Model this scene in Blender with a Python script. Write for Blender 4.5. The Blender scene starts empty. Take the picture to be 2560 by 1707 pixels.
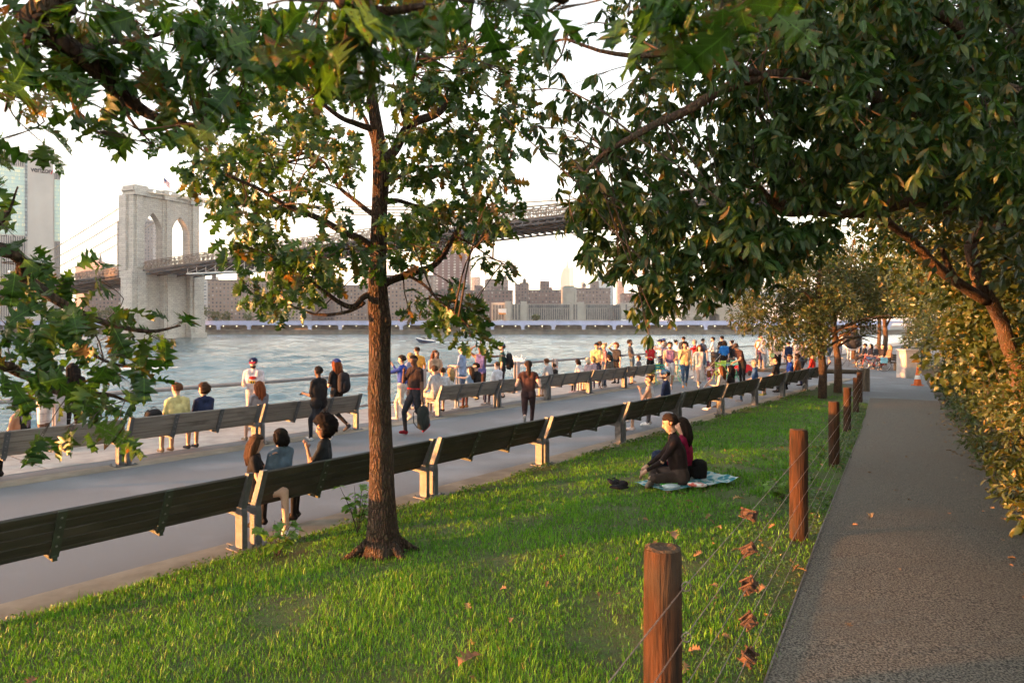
import bpy, bmesh, math, random
import numpy as np
from mathutils import Vector, Matrix, noise as mnoise

random.seed(7); RNG = np.random.default_rng(7)
scene = bpy.context.scene
COL = scene.collection
R = math.radians

# ------------------------------------------------------------------ camera
F, CX, HY, HC = 1706.7, 1280.0, 811.0, 2.5      # focal length, centre and horizon in photo pixels; eye height
cam_d = bpy.data.cameras.new('camera'); cam = bpy.data.objects.new('camera', cam_d); COL.objects.link(cam)
cam.location = (0, 0, HC); cam.rotation_euler = (R(90), 0, 0)
cam_d.sensor_width = 36; cam_d.lens = 24.0
cam_d.shift_y = -(853.5 - HY) / 2560.0
cam_d.clip_start = 0.05; cam_d.clip_end = 20000
cam_d.dof.use_dof = True; cam_d.dof.focus_distance = 9.0; cam_d.dof.aperture_fstop = 7.0
scene.camera = cam

# ------------------------------------------------------------------ light
SUN_EL = 1.9
SUN_DIR = Vector((-0.972, -0.235, 0)).normalized()              # towards the sun, on the ground plane
world = bpy.data.worlds.new('World'); scene.world = world; world.use_nodes = True
wn = world.node_tree; wn.nodes.clear()
sky = wn.nodes.new('ShaderNodeTexSky'); sky.sky_type = 'NISHITA'; sky.sun_disc = False
sky.sun_elevation = R(SUN_EL); sky.sun_rotation = math.atan2(SUN_DIR.x, SUN_DIR.y)
sky.air_density = 1.0; sky.dust_density = 0.6; sky.ozone_density = 1.0
hs = wn.nodes.new('ShaderNodeHueSaturation'); hs.inputs['Saturation'].default_value = 0.5     # a hazy, whitish evening sky
bg = wn.nodes.new('ShaderNodeBackground'); bg.inputs[1].default_value = 0.10
wo = wn.nodes.new('ShaderNodeOutputWorld')
wn.links.new(sky.outputs[0], hs.inputs['Color']); wn.links.new(hs.outputs[0], bg.inputs[0]); wn.links.new(bg.outputs[0], wo.inputs[0])
sun_d = bpy.data.lights.new('sun', 'SUN'); sun_d.energy = 1.7; sun_d.angle = R(0.6); sun_d.color = (1.0, 0.37, 0.09)
sun = bpy.data.objects.new('sun', sun_d); COL.objects.link(sun)
sv = Vector((SUN_DIR.x * math.cos(R(SUN_EL)), SUN_DIR.y * math.cos(R(SUN_EL)), math.sin(R(SUN_EL))))
sun.rotation_euler = (-sv).to_track_quat('-Z', 'Y').to_euler()
vs = scene.view_settings
vs.view_transform = 'Standard'; vs.look = 'None'; vs.gamma = 1.0; vs.use_curve_mapping = False
vs.exposure = 4.2
scene.render.engine = 'CYCLES'
cy = scene.cycles
cy.max_bounces = 5; cy.diffuse_bounces = 3; cy.glossy_bounces = 2; cy.transmission_bounces = 3
cy.transparent_max_bounces = 8; cy.volume_bounces = 0; cy.use_denoising = True
cy.sample_clamp_indirect = 6.0; cy.use_adaptive_sampling = True; cy.adaptive_threshold = 0.025; cy.adaptive_min_samples = 16

# ------------------------------------------------------------------ helpers
def at(px, py, Y):
    return Vector(((px - CX) / F * Y, Y, HC - (py - HY) / F * Y))
K = 2560 / 2352.0                                                # second ruler: the photo looked at 2352 px wide
def ov(x, y, Y): return at(x * K, y * K, Y)

def lerp(a, b, t): return a + (b - a) * t
def ipol(x, tab):
    if x <= tab[0][0]: return tab[0][1]
    for (x0, y0), (x1, y1) in zip(tab, tab[1:]):
        if x <= x1: return lerp(y0, y1, (x - x0) / (x1 - x0))
    return tab[-1][1]

_mats = {}
def nd(t, kind, **kw):
    n = t.nodes.new(kind)
    for k, v in kw.items(): setattr(n, k, v)
    return n
def M(name, c1, c2=None, scale=6.0, rough=0.75, metal=0.0, bump=0.0, bscale=None, detail=5.0, spec=0.35, stretch=None,
      rnd=True, c3=None, scale3=1.2, lo=0.35, hi=0.65, lo3=0.5, hi3=0.72, bdist=0.02):
    """a procedural material: two colours mixed by noise, a third in larger patches, noise relief"""
    if name in _mats: return _mats[name]
    m = bpy.data.materials.new(name); m.use_nodes = True; t = m.node_tree; L = t.links.new
    b = t.nodes['Principled BSDF']
    b.inputs['Roughness'].default_value = rough; b.inputs['Metallic'].default_value = metal
    b.inputs['Specular IOR Level'].default_value = spec
    tc = nd(t, 'ShaderNodeTexCoord'); vec = tc.outputs['Object']
    if rnd:
        oi = nd(t, 'ShaderNodeObjectInfo'); mul = nd(t, 'ShaderNodeVectorMath', operation='SCALE'); mul.inputs[0].default_value = (37, 71, 53)
        L(oi.outputs['Random'], mul.inputs['Scale']); ad = nd(t, 'ShaderNodeVectorMath', operation='ADD')
        L(vec, ad.inputs[0]); L(mul.outputs[0], ad.inputs[1]); vec = ad.outputs[0]
    if stretch:
        mp = nd(t, 'ShaderNodeMapping'); mp.inputs['Scale'].default_value = stretch; L(vec, mp.inputs[0]); svec = mp.outputs[0]
    else: svec = vec
    col = None
    if c2:
        nz = nd(t, 'ShaderNodeTexNoise'); nz.inputs['Scale'].default_value = scale; nz.inputs['Detail'].default_value = detail
        L(svec, nz.inputs['Vector'])
        mr = nd(t, 'ShaderNodeMapRange'); mr.inputs[1].default_value = lo; mr.inputs[2].default_value = hi; L(nz.outputs[0], mr.inputs[0])
        mx = nd(t, 'ShaderNodeMix', data_type='RGBA'); mx.inputs[6].default_value = (*c1, 1); mx.inputs[7].default_value = (*c2, 1)
        L(mr.outputs[0], mx.inputs[0]); col = mx.outputs[2]
        if c3:
            n3 = nd(t, 'ShaderNodeTexNoise'); n3.inputs['Scale'].default_value = scale3; n3.inputs['Detail'].default_value = 4; L(vec, n3.inputs['Vector'])
            m3 = nd(t, 'ShaderNodeMapRange'); m3.inputs[1].default_value = lo3; m3.inputs[2].default_value = hi3; L(n3.outputs[0], m3.inputs[0])
            x3 = nd(t, 'ShaderNodeMix', data_type='RGBA'); x3.inputs[7].default_value = (*c3, 1)
            L(m3.outputs[0], x3.inputs[0]); L(col, x3.inputs[6]); col = x3.outputs[2]
        L(col, b.inputs['Base Color'])
    else: b.inputs['Base Color'].default_value = (*c1, 1)
    if bump:
        bn = nd(t, 'ShaderNodeTexNoise'); bn.inputs['Scale'].default_value = bscale or scale; bn.inputs['Detail'].default_value = 6; L(svec, bn.inputs['Vector'])
        bp = nd(t, 'ShaderNodeBump'); bp.inputs['Strength'].default_value = bump; bp.inputs['Distance'].default_value = bdist
        L(bn.outputs[0], bp.inputs['Height']); L(bp.outputs[0], b.inputs['Normal'])
    _mats[name] = m
    return m

def tag(o, label=None, cat=None, group=None, kind=None):
    if label: o['label'] = label
    if cat: o['category'] = cat
    if group: o['group'] = group
    if kind: o['kind'] = kind
    return o
def empty(name, loc=(0, 0, 0), rz=0.0):
    o = bpy.data.objects.new(name, None); o.empty_display_size = 0.1
    o.location = loc; o.rotation_euler = (0, 0, rz); COL.objects.link(o); return o
def link(name, me, parent=None, mw=None):
    o = bpy.data.objects.new(name, me); COL.objects.link(o)
    if parent: o.parent = parent
    if mw is not None: o.matrix_basis = mw
    return o
def copy_tree(o, parent=None):
    c = o.copy(); COL.objects.link(c); c.parent = parent
    for ch in list(o.children): copy_tree(ch, c)
    return c

class MB:
    """collects shapes; build() links them as ONE mesh object"""
    def __init__(s): s.v, s.f, s.m = [], [], []
    def add(s, vs_, fs, mi=0):
        o = len(s.v); s.v += [tuple(p) for p in vs_]; s.f += [tuple(i + o for i in f) for f in fs]; s.m += [mi] * len(fs); return s
    def box(s, c, d, rot=None, mi=0, ch=0.0, top=None):
        x, y, z = d[0] / 2, d[1] / 2, d[2] / 2
        tx, ty = (top if top else (1, 1))
        if ch <= 0:
            p = [(-x, -y, -z), (x, -y, -z), (x, y, -z), (-x, y, -z), (-x * tx, -y * ty, z), (x * tx, -y * ty, z), (x * tx, y * ty, z), (-x * tx, y * ty, z)]
            f = [(3, 2, 1, 0), (4, 5, 6, 7), (0, 1, 5, 4), (1, 2, 6, 5), (2, 3, 7, 6), (3, 0, 4, 7)]
        else:
            bm = bmesh.new(); bmesh.ops.create_cube(bm, size=1.0)
            for q in bm.verts: q.co = (q.co.x * d[0], q.co.y * d[1], q.co.z * d[2])
            bmesh.ops.bevel(bm, geom=bm.edges[:], offset=ch, segments=1, affect='EDGES', profile=0.5)
            bm.verts.ensure_lookup_table(); bm.verts.index_update()
            p = [tuple(q.co) for q in bm.verts]; f = [tuple(q.index for q in g.verts) for g in bm.faces]; bm.free()
        if rot is not None: p = [rot @ Vector(q) for q in p]
        c = Vector(c)
        return s.add([Vector(q) + c for q in p], f, mi)
    def tube(s, pts, rad, n=8, mi=0, cap=True, flat=1.0):
        pts = [Vector(p) for p in pts]
        if not hasattr(rad, '__len__'): rad = [rad] * len(pts)
        N = len(pts); up = None; vs_, fs = [], []
        for i, p in enumerate(pts):
            d = (pts[min(i + 1, N - 1)] - pts[max(i - 1, 0)])
            d = d.normalized() if d.length > 1e-9 else Vector((0, 0, 1))
            if up is None:
                up = Vector((0, 0, 1)) if abs(d.z) < 0.9 else Vector((0, 1, 0))
            a = d.cross(up)
            if a.length < 1e-6: a = d.orthogonal()
            a.normalize(); b = a.cross(d).normalized(); up = b
            for k in range(n):
                t = 2 * math.pi * k / n
                vs_.append(p + a * (math.cos(t) * rad[i]) + b * (math.sin(t) * rad[i] * flat))
        for i in range(N - 1):
            for k in range(n):
                k2 = (k + 1) % n
                fs.append((i * n + k, i * n + k2, (i + 1) * n + k2, (i + 1) * n + k))
        if cap: fs += [tuple(range(n - 1, -1, -1)), tuple((N - 1) * n + k for k in range(n))]
        return s.add(vs_, fs, mi)
    def lathe(s, prof, n=16, c=(0, 0, 0), mi=0, rot=None, sx=1.0, sy=1.0):
        vs_, fs = [], []
        for r, z in prof:
            for k in range(n):
                t = 2 * math.pi * k / n; q = Vector((math.cos(t) * r * sx, math.sin(t) * r * sy, z))
                vs_.append((rot @ q if rot is not None else q) + Vector(c))
        for i in range(len(prof) - 1):
            for k in range(n):
                k2 = (k + 1) % n; fs.append((i * n + k, i * n + k2, (i + 1) * n + k2, (i + 1) * n + k))
        fs += [tuple(range(n - 1, -1, -1)), tuple((len(prof) - 1) * n + k for k in range(n))]
        return s.add(vs_, fs, mi)
    def ell(s, c, r, nu=12, nv=8, rot=None, mi=0, fn=None):
        vs_, fs = [], []
        for j in range(nv + 1):
            ph = math.pi * j / nv
            for i in range(nu):
                t = 2 * math.pi * i / nu
                q = Vector((math.sin(ph) * math.cos(t), math.sin(ph) * math.sin(t), math.cos(ph)))
                k = fn(q) if fn else 1.0
                q = Vector((q.x * r[0] * k, q.y * r[1] * k, q.z * r[2] * k))
                vs_.append((rot @ q if rot is not None else q) + Vector(c))
        for j in range(nv):
            for i in range(nu):
                i2 = (i + 1) % nu
                if j == 0: fs.append((i, nu + i, nu + i2))
                elif j == nv - 1: fs.append((j * nu + i, (j + 1) * nu + i, j * nu + i2))
                else: fs.append((j * nu + i, (j + 1) * nu + i, (j + 1) * nu + i2, j * nu + i2))
        return s.add(vs_, fs, mi)
    def prism(s, poly, ax, ay, an, o, th, mi=0):
        """polygon in the plane (ax, ay) at o, thickened by th along an"""
        ax, ay, an, o = Vector(ax), Vector(ay), Vector(an), Vector(o); n = len(poly)
        a = [o + ax * p[0] + ay * p[1] for p in poly]; b = [q + an * th for q in a]
        fs = [tuple(range(n - 1, -1, -1)), tuple(range(n, 2 * n))] + [(i, (i + 1) % n, n + (i + 1) % n, n + i) for i in range(n)]
        return s.add(a + b, fs, mi)
    def mesh(s, name, mats, smooth=False):
        me = bpy.data.meshes.new(name); me.from_pydata(s.v, [], s.f)
        for m in (mats if isinstance(mats, (list, tuple)) else [mats]): me.materials.append(m)
        if len(me.materials) > 1: me.polygons.foreach_set('material_index', s.m)
        if smooth: me.polygons.foreach_set('use_smooth', [True] * len(s.f))
        me.update(); return me
    def build(s, name, mats, parent=None, smooth=False, world=True):
        """world=True: the shapes were given in world coordinates, moved into the unrotated parent's frame"""
        if parent is not None and world:
            q = parent
            off = Vector((0, 0, 0))
            while q: off += Vector(q.location); q = q.parent
            s.v = [(p[0] - off.x, p[1] - off.y, p[2] - off.z) for p in s.v]
        return link(name, s.mesh(name, mats, smooth), parent)

# ---- leaves: one leaf outline, scattered by arrays
def leaf_shape(half, fold=0.25, curl=0.35):
    """half = [(width, along)]; returns verts, tris of a leaf of length 1 along +y, folded along the midrib and curled"""
    vs_, ts = [], []
    for w, y in half:
        for sx in (0, 1, -1):
            x = w * sx
            vs_.append((x, y, abs(x) * fold - curl * y * y + 0.03 * math.sin(y * 9 + sx * 2)))
    for i in range(len(half) - 1):
        a, b = i * 3, (i + 1) * 3
        if half[i][0] > 0 and half[i + 1][0] > 0:
            ts += [(a, a + 1, b), (a + 1, b + 1, b), (a, b, a + 2), (a + 2, b, b + 2)]
        elif half[i + 1][0] > 0: ts += [(a, b + 1, b), (a, b, b + 2)]
        else: ts += [(a, a + 1, b), (a, b, a + 2)]
    return np.array(vs_, float), np.array(ts, int)
OAK = [(0, -.18), (.012, -.02), (.13, .06), (.29, .10), (.11, .22), (.26, .28), (.40, .38), (.13, .42), (.27, .52), (.41, .66), (.15, .62), (.20, .76), (.24, .88), (.08, .86), (0, 1.0)]
OAK_S = [(0, -.12), (.13, .05), (.28, .10), (.11, .24), (.38, .36), (.13, .44), (.38, .64), (.14, .66), (.22, .86), (0, 1.0)]
LANCE = [(0, -.1), (.11, .18), (.16, .45), (.12, .75), (0, 1.0)]
OVAL = [(0, 0), (.24, .25), (.27, .5), (.15, .8), (0, 1.0)]
LOBED = [(0, -.1), (.30, .05), (.22, .25), (.45, .45), (.2, .6), (.16, .8), (0, 1.0)]
BLOB = [(0, 0), (.3, .4), (0, 1.0)]

def frames(d, n):
    """rotation matrices with column 1 = leaf direction, column 2 ~ leaf normal"""
    d = d / np.maximum(np.linalg.norm(d, axis=1, keepdims=True), 1e-9)
    s = np.cross(d, n); s /= np.maximum(np.linalg.norm(s, axis=1, keepdims=True), 1e-9)
    n2 = np.cross(s, d)
    return np.stack([s, d, n2], axis=2)
def np_mesh(name, V, T, tint=None, mat=None, smooth=False):
    me = bpy.data.meshes.new(name); nv, nt = len(V), len(T)
    me.vertices.add(nv); me.vertices.foreach_set('co', np.ascontiguousarray(V, dtype=np.float32).ravel())
    me.loops.add(nt * 3); me.loops.foreach_set('vertex_index', np.ascontiguousarray(T, dtype=np.int32).ravel())
    me.polygons.add(nt); me.polygons.foreach_set('loop_start', np.arange(0, nt * 3, 3, dtype=np.int32))
    if smooth: me.polygons.foreach_set('use_smooth', np.ones(nt, dtype=bool))
    if tint is not None:
        a = me.attributes.new('tint', 'FLOAT', 'POINT'); a.data.foreach_set('value', np.ascontiguousarray(tint, dtype=np.float32))
    if mat: me.materials.append(mat)
    me.update(calc_edges=True); return me
def scatter(name, shape, P, RM, S, tint, mat):
    V0, T0 = shape; n = len(P); k = len(V0)
    V = np.einsum('nij,kj->nki', RM, V0) * S[:, None, None] + P[:, None, :]
    T = (T0[None, :, :] + (np.arange(n) * k)[:, None, None]).reshape(-1, 3)
    return np_mesh(name, V.reshape(-1, 3), T, np.repeat(tint, k), mat)
def rnd_unit(n):
    a = RNG.normal(size=(n, 3)); return a / np.linalg.norm(a, axis=1, keepdims=True)

def leaf_mat(name, dark, mid, warm, warm_at=0.86, trans=0.35, rough=0.42, holes=0.0, veins=False):
    if name in _mats: return _mats[name]
    m = bpy.data.materials.new(name); m.use_nodes = True; t = m.node_tree; L = t.links.new
    b = t.nodes['Principled BSDF']; out = t.nodes['Material Output']
    b.inputs['Roughness'].default_value = rough; b.inputs['Specular IOR Level'].default_value = 0.45
    at_ = nd(t, 'ShaderNodeAttribute', attribute_name='tint'); oi = nd(t, 'ShaderNodeObjectInfo')
    ad = nd(t, 'ShaderNodeMath', operation='ADD'); L(at_.outputs['Fac'], ad.inputs[0]); L(oi.outputs['Random'], ad.inputs[1])
    fr = nd(t, 'ShaderNodeMath', operation='FRACT'); L(ad.outputs[0], fr.inputs[0])
    tc = nd(t, 'ShaderNodeTexCoord'); nz = nd(t, 'ShaderNodeTexNoise'); nz.inputs['Scale'].default_value = 14 if holes == 0 else 3.0; nz.inputs['Detail'].default_value = 3
    L(tc.outputs['Object'], nz.inputs['Vector'])
    mr = nd(t, 'ShaderNodeMapRange'); mr.inputs[3].default_value = -0.09; mr.inputs[4].default_value = 0.09; L(nz.outputs[0], mr.inputs[0])
    a2 = nd(t, 'ShaderNodeMath', operation='ADD'); L(fr.outputs[0], a2.inputs[0]); L(mr.outputs[0], a2.inputs[1])
    cr = nd(t, 'ShaderNodeValToRGB'); e = cr.color_ramp.elements
    e[0].position = 0.0; e[0].color = (*dark, 1); e[1].position = 1.0; e[1].color = (*warm, 1)
    q = e.new(0.6); q.color = (*mid, 1); q = e.new(warm_at); q.color = (*[lerp(x, y, .2) for x, y in zip(mid, warm)], 1)
    L(a2.outputs[0], cr.inputs[0]); leafcol = cr.outputs[0]
    if veins:                                                     # midrib, side veins and browned margins, in the leaf's own frame
        def mth(op, a, b_=None, c=None):
            n = nd(t, 'ShaderNodeMath', operation=op)
            for i, q in enumerate((a, b_, c)):
                if q is None: continue
                if isinstance(q, (int, float)): n.inputs[i].default_value = q
                else: L(q, n.inputs[i])
            return n.outputs[0]
        sp = nd(t, 'ShaderNodeSeparateXYZ'); L(tc.outputs['Object'], sp.inputs[0]); ax = mth('ABSOLUTE', sp.outputs[0])
        rib = mth('LESS_THAN', ax, .013); sv = mth('LESS_THAN', mth('FRACT', mth('MULTIPLY', mth('SUBTRACT', sp.outputs[1], mth('MULTIPLY', ax, .9)), 6.5)), .10)
        vm = mth('MAXIMUM', rib, mth('MULTIPLY', sv, .55))
        hi = nd(t, 'ShaderNodeMix', data_type='RGBA'); L(mth('MULTIPLY', vm, .5), hi.inputs[0]); L(leafcol, hi.inputs[6]); hi.inputs[7].default_value = (*[min(1, x * 2.6 + .02) for x in mid], 1)
        bn = nd(t, 'ShaderNodeTexNoise'); bn.inputs['Scale'].default_value = 4.5; bn.inputs['Detail'].default_value = 4; o3 = nd(t, 'ShaderNodeVectorMath', operation='ADD'); L(tc.outputs['Object'], o3.inputs[0]); ms = nd(t, 'ShaderNodeVectorMath', operation='SCALE'); ms.inputs[0].default_value = (17, 31, 11); L(oi.outputs['Random'], ms.inputs['Scale']); L(ms.outputs[0], o3.inputs[1]); L(o3.outputs[0], bn.inputs['Vector'])
        bm_ = nd(t, 'ShaderNodeMapRange'); bm_.inputs[1].default_value = .78; bm_.inputs[2].default_value = .88; L(mth('ADD', bn.outputs[0], mth('ADD', mth('MULTIPLY', ax, .55), mth('MULTIPLY', oi.outputs['Random'], .12))), bm_.inputs[0])
        br = nd(t, 'ShaderNodeMix', data_type='RGBA'); L(bm_.outputs[0], br.inputs[0]); L(hi.outputs[2], br.inputs[6]); br.inputs[7].default_value = (.12, .055, .02, 1); leafcol = br.outputs[2]
    L(leafcol, b.inputs['Base Color'])
    tr = nd(t, 'ShaderNodeBsdfTranslucent')
    gm = nd(t, 'ShaderNodeMix', data_type='RGBA', blend_type='MULTIPLY'); gm.inputs[0].default_value = 1.0; gm.inputs[7].default_value = (1.9, 1.7, 0.7, 1)
    L(leafcol, gm.inputs[6]); L(gm.outputs[2], tr.inputs[0])
    mx = nd(t, 'ShaderNodeMixShader'); mx.inputs[0].default_value = trans
    L(b.outputs[0], mx.inputs[1]); L(tr.outputs[0], mx.inputs[2]); last = mx.outputs[0]
    if holes > 0:                                                 # insect-eaten leaves
        v = nd(t, 'ShaderNodeTexNoise'); v.inputs['Scale'].default_value = 26.0; v.inputs['Detail'].default_value = 1.0
        sc = nd(t, 'ShaderNodeVectorMath', operation='SCALE'); sc.inputs['Scale'].default_value = 1.0
        o2 = nd(t, 'ShaderNodeVectorMath', operation='ADD'); L(tc.outputs['Object'], o2.inputs[0]); L(oi.outputs['Random'], o2.inputs[1]); L(o2.outputs[0], v.inputs['Vector'])
        g = nd(t, 'ShaderNodeMath', operation='GREATER_THAN'); L(v.outputs[0], g.inputs[0]); g.inputs[1].default_value = 1 - holes
        h2 = nd(t, 'ShaderNodeMath', operation='GREATER_THAN'); L(oi.outputs['Random'], h2.inputs[0]); h2.inputs[1].default_value = 0.55
        mu = nd(t, 'ShaderNodeMath', operation='MULTIPLY'); L(g.outputs[0], mu.inputs[0]); L(h2.outputs[0], mu.inputs[1])
        tp = nd(t, 'ShaderNodeBsdfTransparent'); m2 = nd(t, 'ShaderNodeMixShader'); L(mu.outputs[0], m2.inputs[0]); L(last, m2.inputs[1]); L(tp.outputs[0], m2.inputs[2]); last = m2.outputs[0]
    L(last, out.inputs[0])
    _mats[name] = m; return m

# along / across the waterfront: a runs along the benches, b from the near bench row towards the water
O = Vector((-2.91, 7.58, 0)); U = Vector((0.613, 0.790, 0)).normalized(); W = Vector((-U.y, U.x, 0))
def ab(a, b, z=0.0): return O + U * a + W * b + Vector((0, 0, z))
BENCH_A = math.atan2(W.x * -1, W.y)                               # turn that faces the water
def zpath(Y): return ipol(Y, [(3, .66), (6.23, .57), (10.45, .35), (15.2, .125), (19.2, .03), (23, 0.0)])
def xpath(Y): return 0.5525 * Y - 0.64                            # lawn-side edge of the path
PU = Vector((0.4836, 0.8753, 0)); PN = Vector((0.8753, -0.4836, 0))   # along the path / to its right
def zlawn(x, y):
    d = (Vector((x, y, 0)) - O).dot(W); d0 = -d - 0.15
    e = (xpath(y) - x) * 0.8753
    if d0 <= 0: return 0.02
    w = max(d0 + max(e, 0), 0.01); t = min(max(d0 / w, 0), 1)
    zc = 0.035
    return zc + (zpath(y) - 0.012 - zc) * (t ** 0.85) + 0.02 * mnoise.noise(Vector((x * .7, y * .7, 0))) * min(1, d0 * 2, max(e, 0) * 2)

def font_mesh(fd, mat):
    o = bpy.data.objects.new('tmp_text', fd); COL.objects.link(o); dg = bpy.context.evaluated_depsgraph_get(); dg.update()
    me = bpy.data.meshes.new_from_object(o.evaluated_get(dg)); bpy.data.objects.remove(o); me.materials.clear(); me.materials.append(mat); return me
# ------------------------------------------------------------------ the setting
def sheet(name, quads, mat, label=None):
    mb = MB()
    for q in quads: mb.add(q, [tuple(range(len(q)))])
    o = mb.build(name, mat); o['kind'] = 'structure'
    if label: o['label'] = label
    return o
WATER = -4.3
def water_mat():
    m = bpy.data.materials.new('river_water'); m.use_nodes = True; t = m.node_tree; L = t.links.new
    b = t.nodes['Principled BSDF']; b.inputs['Base Color'].default_value = (.06, .135, .16, 1); b.inputs['Roughness'].default_value = 0.10
    b.inputs['IOR'].default_value = 1.33
    tc = nd(t, 'ShaderNodeTexCoord')
    prev = None; first = None
    for sc, st, w in ((0.35, (1, 1.7, 1), .10), (1.3, (1, 1.5, 1), .055), (4.0, (1, 1.3, 1), .02)):
        mp = nd(t, 'ShaderNodeMapping'); mp.inputs['Scale'].default_value = st; mp.inputs['Rotation'].default_value = (0, 0, sc)
        L(tc.outputs['Object'], mp.inputs[0]); n = nd(t, 'ShaderNodeTexNoise'); n.inputs['Scale'].default_value = sc; n.inputs['Detail'].default_value = 4; n.inputs['Roughness'].default_value = .55
        L(mp.outputs[0], n.inputs['Vector'])
        mu = nd(t, 'ShaderNodeMath', operation='MULTIPLY'); L(n.outputs[0], mu.inputs[0]); mu.inputs[1].default_value = w * 2.2
        if prev is None: prev = mu.outputs[0]
        else:
            a = nd(t, 'ShaderNodeMath', operation='ADD'); L(prev, a.inputs[0]); L(mu.outputs[0], a.inputs[1]); prev = a.outputs[0]
    bp = nd(t, 'ShaderNodeBump'); bp.inputs['Strength'].default_value = 1.0; bp.inputs['Distance'].default_value = 1.0
    L(prev, bp.inputs['Height']); L(bp.outputs[0], b.inputs['Normal'])
    return m
# the river is one sheet; near the park it is a real surface of small waves
def river():
    """one sheet of small wind waves in view, flat water beyond"""
    nr, nc = 560, 420; Y = 9.0 * (470 / 9.0) ** (np.arange(nr) / (nr - 1)); u = np.linspace(-1, 1, nc)
    X = u[None, :] * (.95 * Y + 14)[:, None]; YY = np.repeat(Y[:, None], nc, 1); cell = np.maximum(np.gradient(Y), (1.9 * Y + 28) / nc)[:, None]
    Z = np.zeros_like(X)
    for k in range(34):
        lam = 1.1 * (14 / 1.1) ** (k / 33.0) * RNG.uniform(.85, 1.15); th = RNG.normal(-.5, .65); ph = RNG.uniform(0, 6.28)
        q = (X * math.cos(th) + YY * math.sin(th)) * 2 * np.pi / lam + ph
        mod = .6 + .4 * np.sin(X * RNG.uniform(.02, .09) + YY * RNG.uniform(.02, .09) + ph * 3)
        Z += (1 - np.abs(np.sin(q * .5)) * 2 + .3) * lam * .0105 * mod * np.clip(lam / (cell * 2.6) - .6, 0, 1)
    edge_ = np.clip((1 - np.abs(u)) * 12, 0, 1)[None, :] * np.clip((470 - YY) / 8, 0, 1); Z = Z * edge_
    V = np.stack([X, YY, WATER + Z], 2).reshape(-1, 3); i0 = (np.arange(nr - 1)[:, None] * nc + np.arange(nc - 1)[None, :]).ravel()
    T = np.concatenate([np.stack([i0, i0 + 1, i0 + nc + 1], 1), np.stack([i0, i0 + nc + 1, i0 + nc], 1)])
    rest = [(-1350, -300), (1500, -300), (1500, 9), (-1350, 9), (-1350, 470), (1500, 470)]
    base = len(V); e = [(.95 * 9 + 14, 9), (.95 * 470 + 14, 470)]
    add = np.array([(-1350, -300, WATER), (1500, -300, WATER), (1500, 9, WATER), (-1350, 9, WATER), (-1350, 470, WATER), (1500, 470, WATER)])
    V = np.concatenate([V, add]); a, b, c, d, f, g = [base + i for i in range(6)]
    L0, R0, L1, R1 = 0, nc - 1, (nr - 1) * nc, nr * nc - 1
    T = np.concatenate([T, np.array([[a, b, c], [a, c, d], [d, L0, L1], [d, L1, f], [c, g, R1], [c, R1, R0], [d, c, R0], [d, R0, L0]])])
    me = np_mesh('river', V, T, None, water_mat(), smooth=True); o = link('river', me); o['kind'] = 'structure'; o['label'] = 'pale rippled river between the park and the far shore'
river()

m_asph = M('asphalt', (.182, .202, .222), (.105, .117, .13), scale=160, rough=.9, bump=.35, bscale=220, lo=.3, hi=.7, c3=(.21, .233, .257), scale3=.6, rnd=False, bdist=.006)
m_conc = M('concrete', (.40, .385, .36), (.30, .285, .265), scale=3.0, rough=.88, bump=.15, bscale=90, c3=(.22, .205, .18), scale3=.8, lo3=.55, hi3=.8, rnd=False, bdist=.005)
m_tan = M('tan_concrete', (.30, .27, .215), (.225, .20, .16), scale=5.0, rough=.9, bump=.2, bscale=80, c3=(.15, .135, .11), scale3=1.0, bdist=.005)
m_soil = M('soil', (.055, .042, .028), (.10, .078, .05), scale=9, rough=.95, bump=.6, bscale=25, rnd=False)
m_lawn = M('lawn_turf', (.05, .105, .014), (.06, .062, .026), scale=38, rough=.95, bump=.6, bscale=60, c3=(.06, .055, .028), scale3=2.2, lo3=.58, hi3=.75, rnd=False)
m_path = M('path_aggregate', (.205, .188, .152), (.036, .034, .029), scale=85, rough=.9, bump=.8, bscale=75, detail=2.5, lo=.40, hi=.60, c3=(.115, .098, .075), scale3=1.1, lo3=.5, hi3=.95, rnd=False, bdist=.012)

SEA = 8.9                                                         # edge of the embankment
A0, A1 = -22, 110
sheet('ground', [[ab(A0, SEA - .02, -.03), ab(A0, -120, -.03), ab(A1 + 60, -120, -.03), ab(A1 + 60, SEA - .02, -.03)]], m_soil, 'bare earth under the park')
sheet('promenade', [[ab(A0, .33, 0), ab(A1, .33, 0), ab(A1, 5.62, 0), ab(A0, 5.62, 0)],
                    [ab(A0, 6.12, 0), ab(A1, 6.12, 0), ab(A1, 6.62, 0), ab(A0, 6.62, 0)],
                    [ab(27.2, .33, 0), ab(27.2, -1.2, 0), ab(A1, -60, 0), ab(A1, .33, 0)],
                    [Vector((10.2, 22.4, 0)), Vector((12.6, 21.0, 0)), ab(A1, -60, -.002), ab(27.2, -1.2, -.002)]], m_asph, 'grey asphalt promenade between the two bench rows')
cs = MB()
for i in range(18):
    a = A0 + i * 7.4
    cs.box(ab(a + 3.69, (6.62 + SEA) / 2, -.12), (7.37, SEA - 6.62, .25), Matrix.Rotation(math.atan2(U.y, U.x), 3, 'Z'))
o = cs.build('waterside_pavement', m_conc); o['kind'] = 'structure'; o['label'] = 'pale concrete strip beside the river railing'
sw = MB(); sw.box(ab((A0 + A1) / 2, SEA - .2, -2.6), (A1 - A0, .4, 4.7), Matrix.Rotation(math.atan2(U.y, U.x), 3, 'Z'))
o = sw.build('sea_wall', m_conc); o['kind'] = 'structure'
RU = Matrix.Rotation(math.atan2(U.y, U.x), 3, 'Z')
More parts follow.
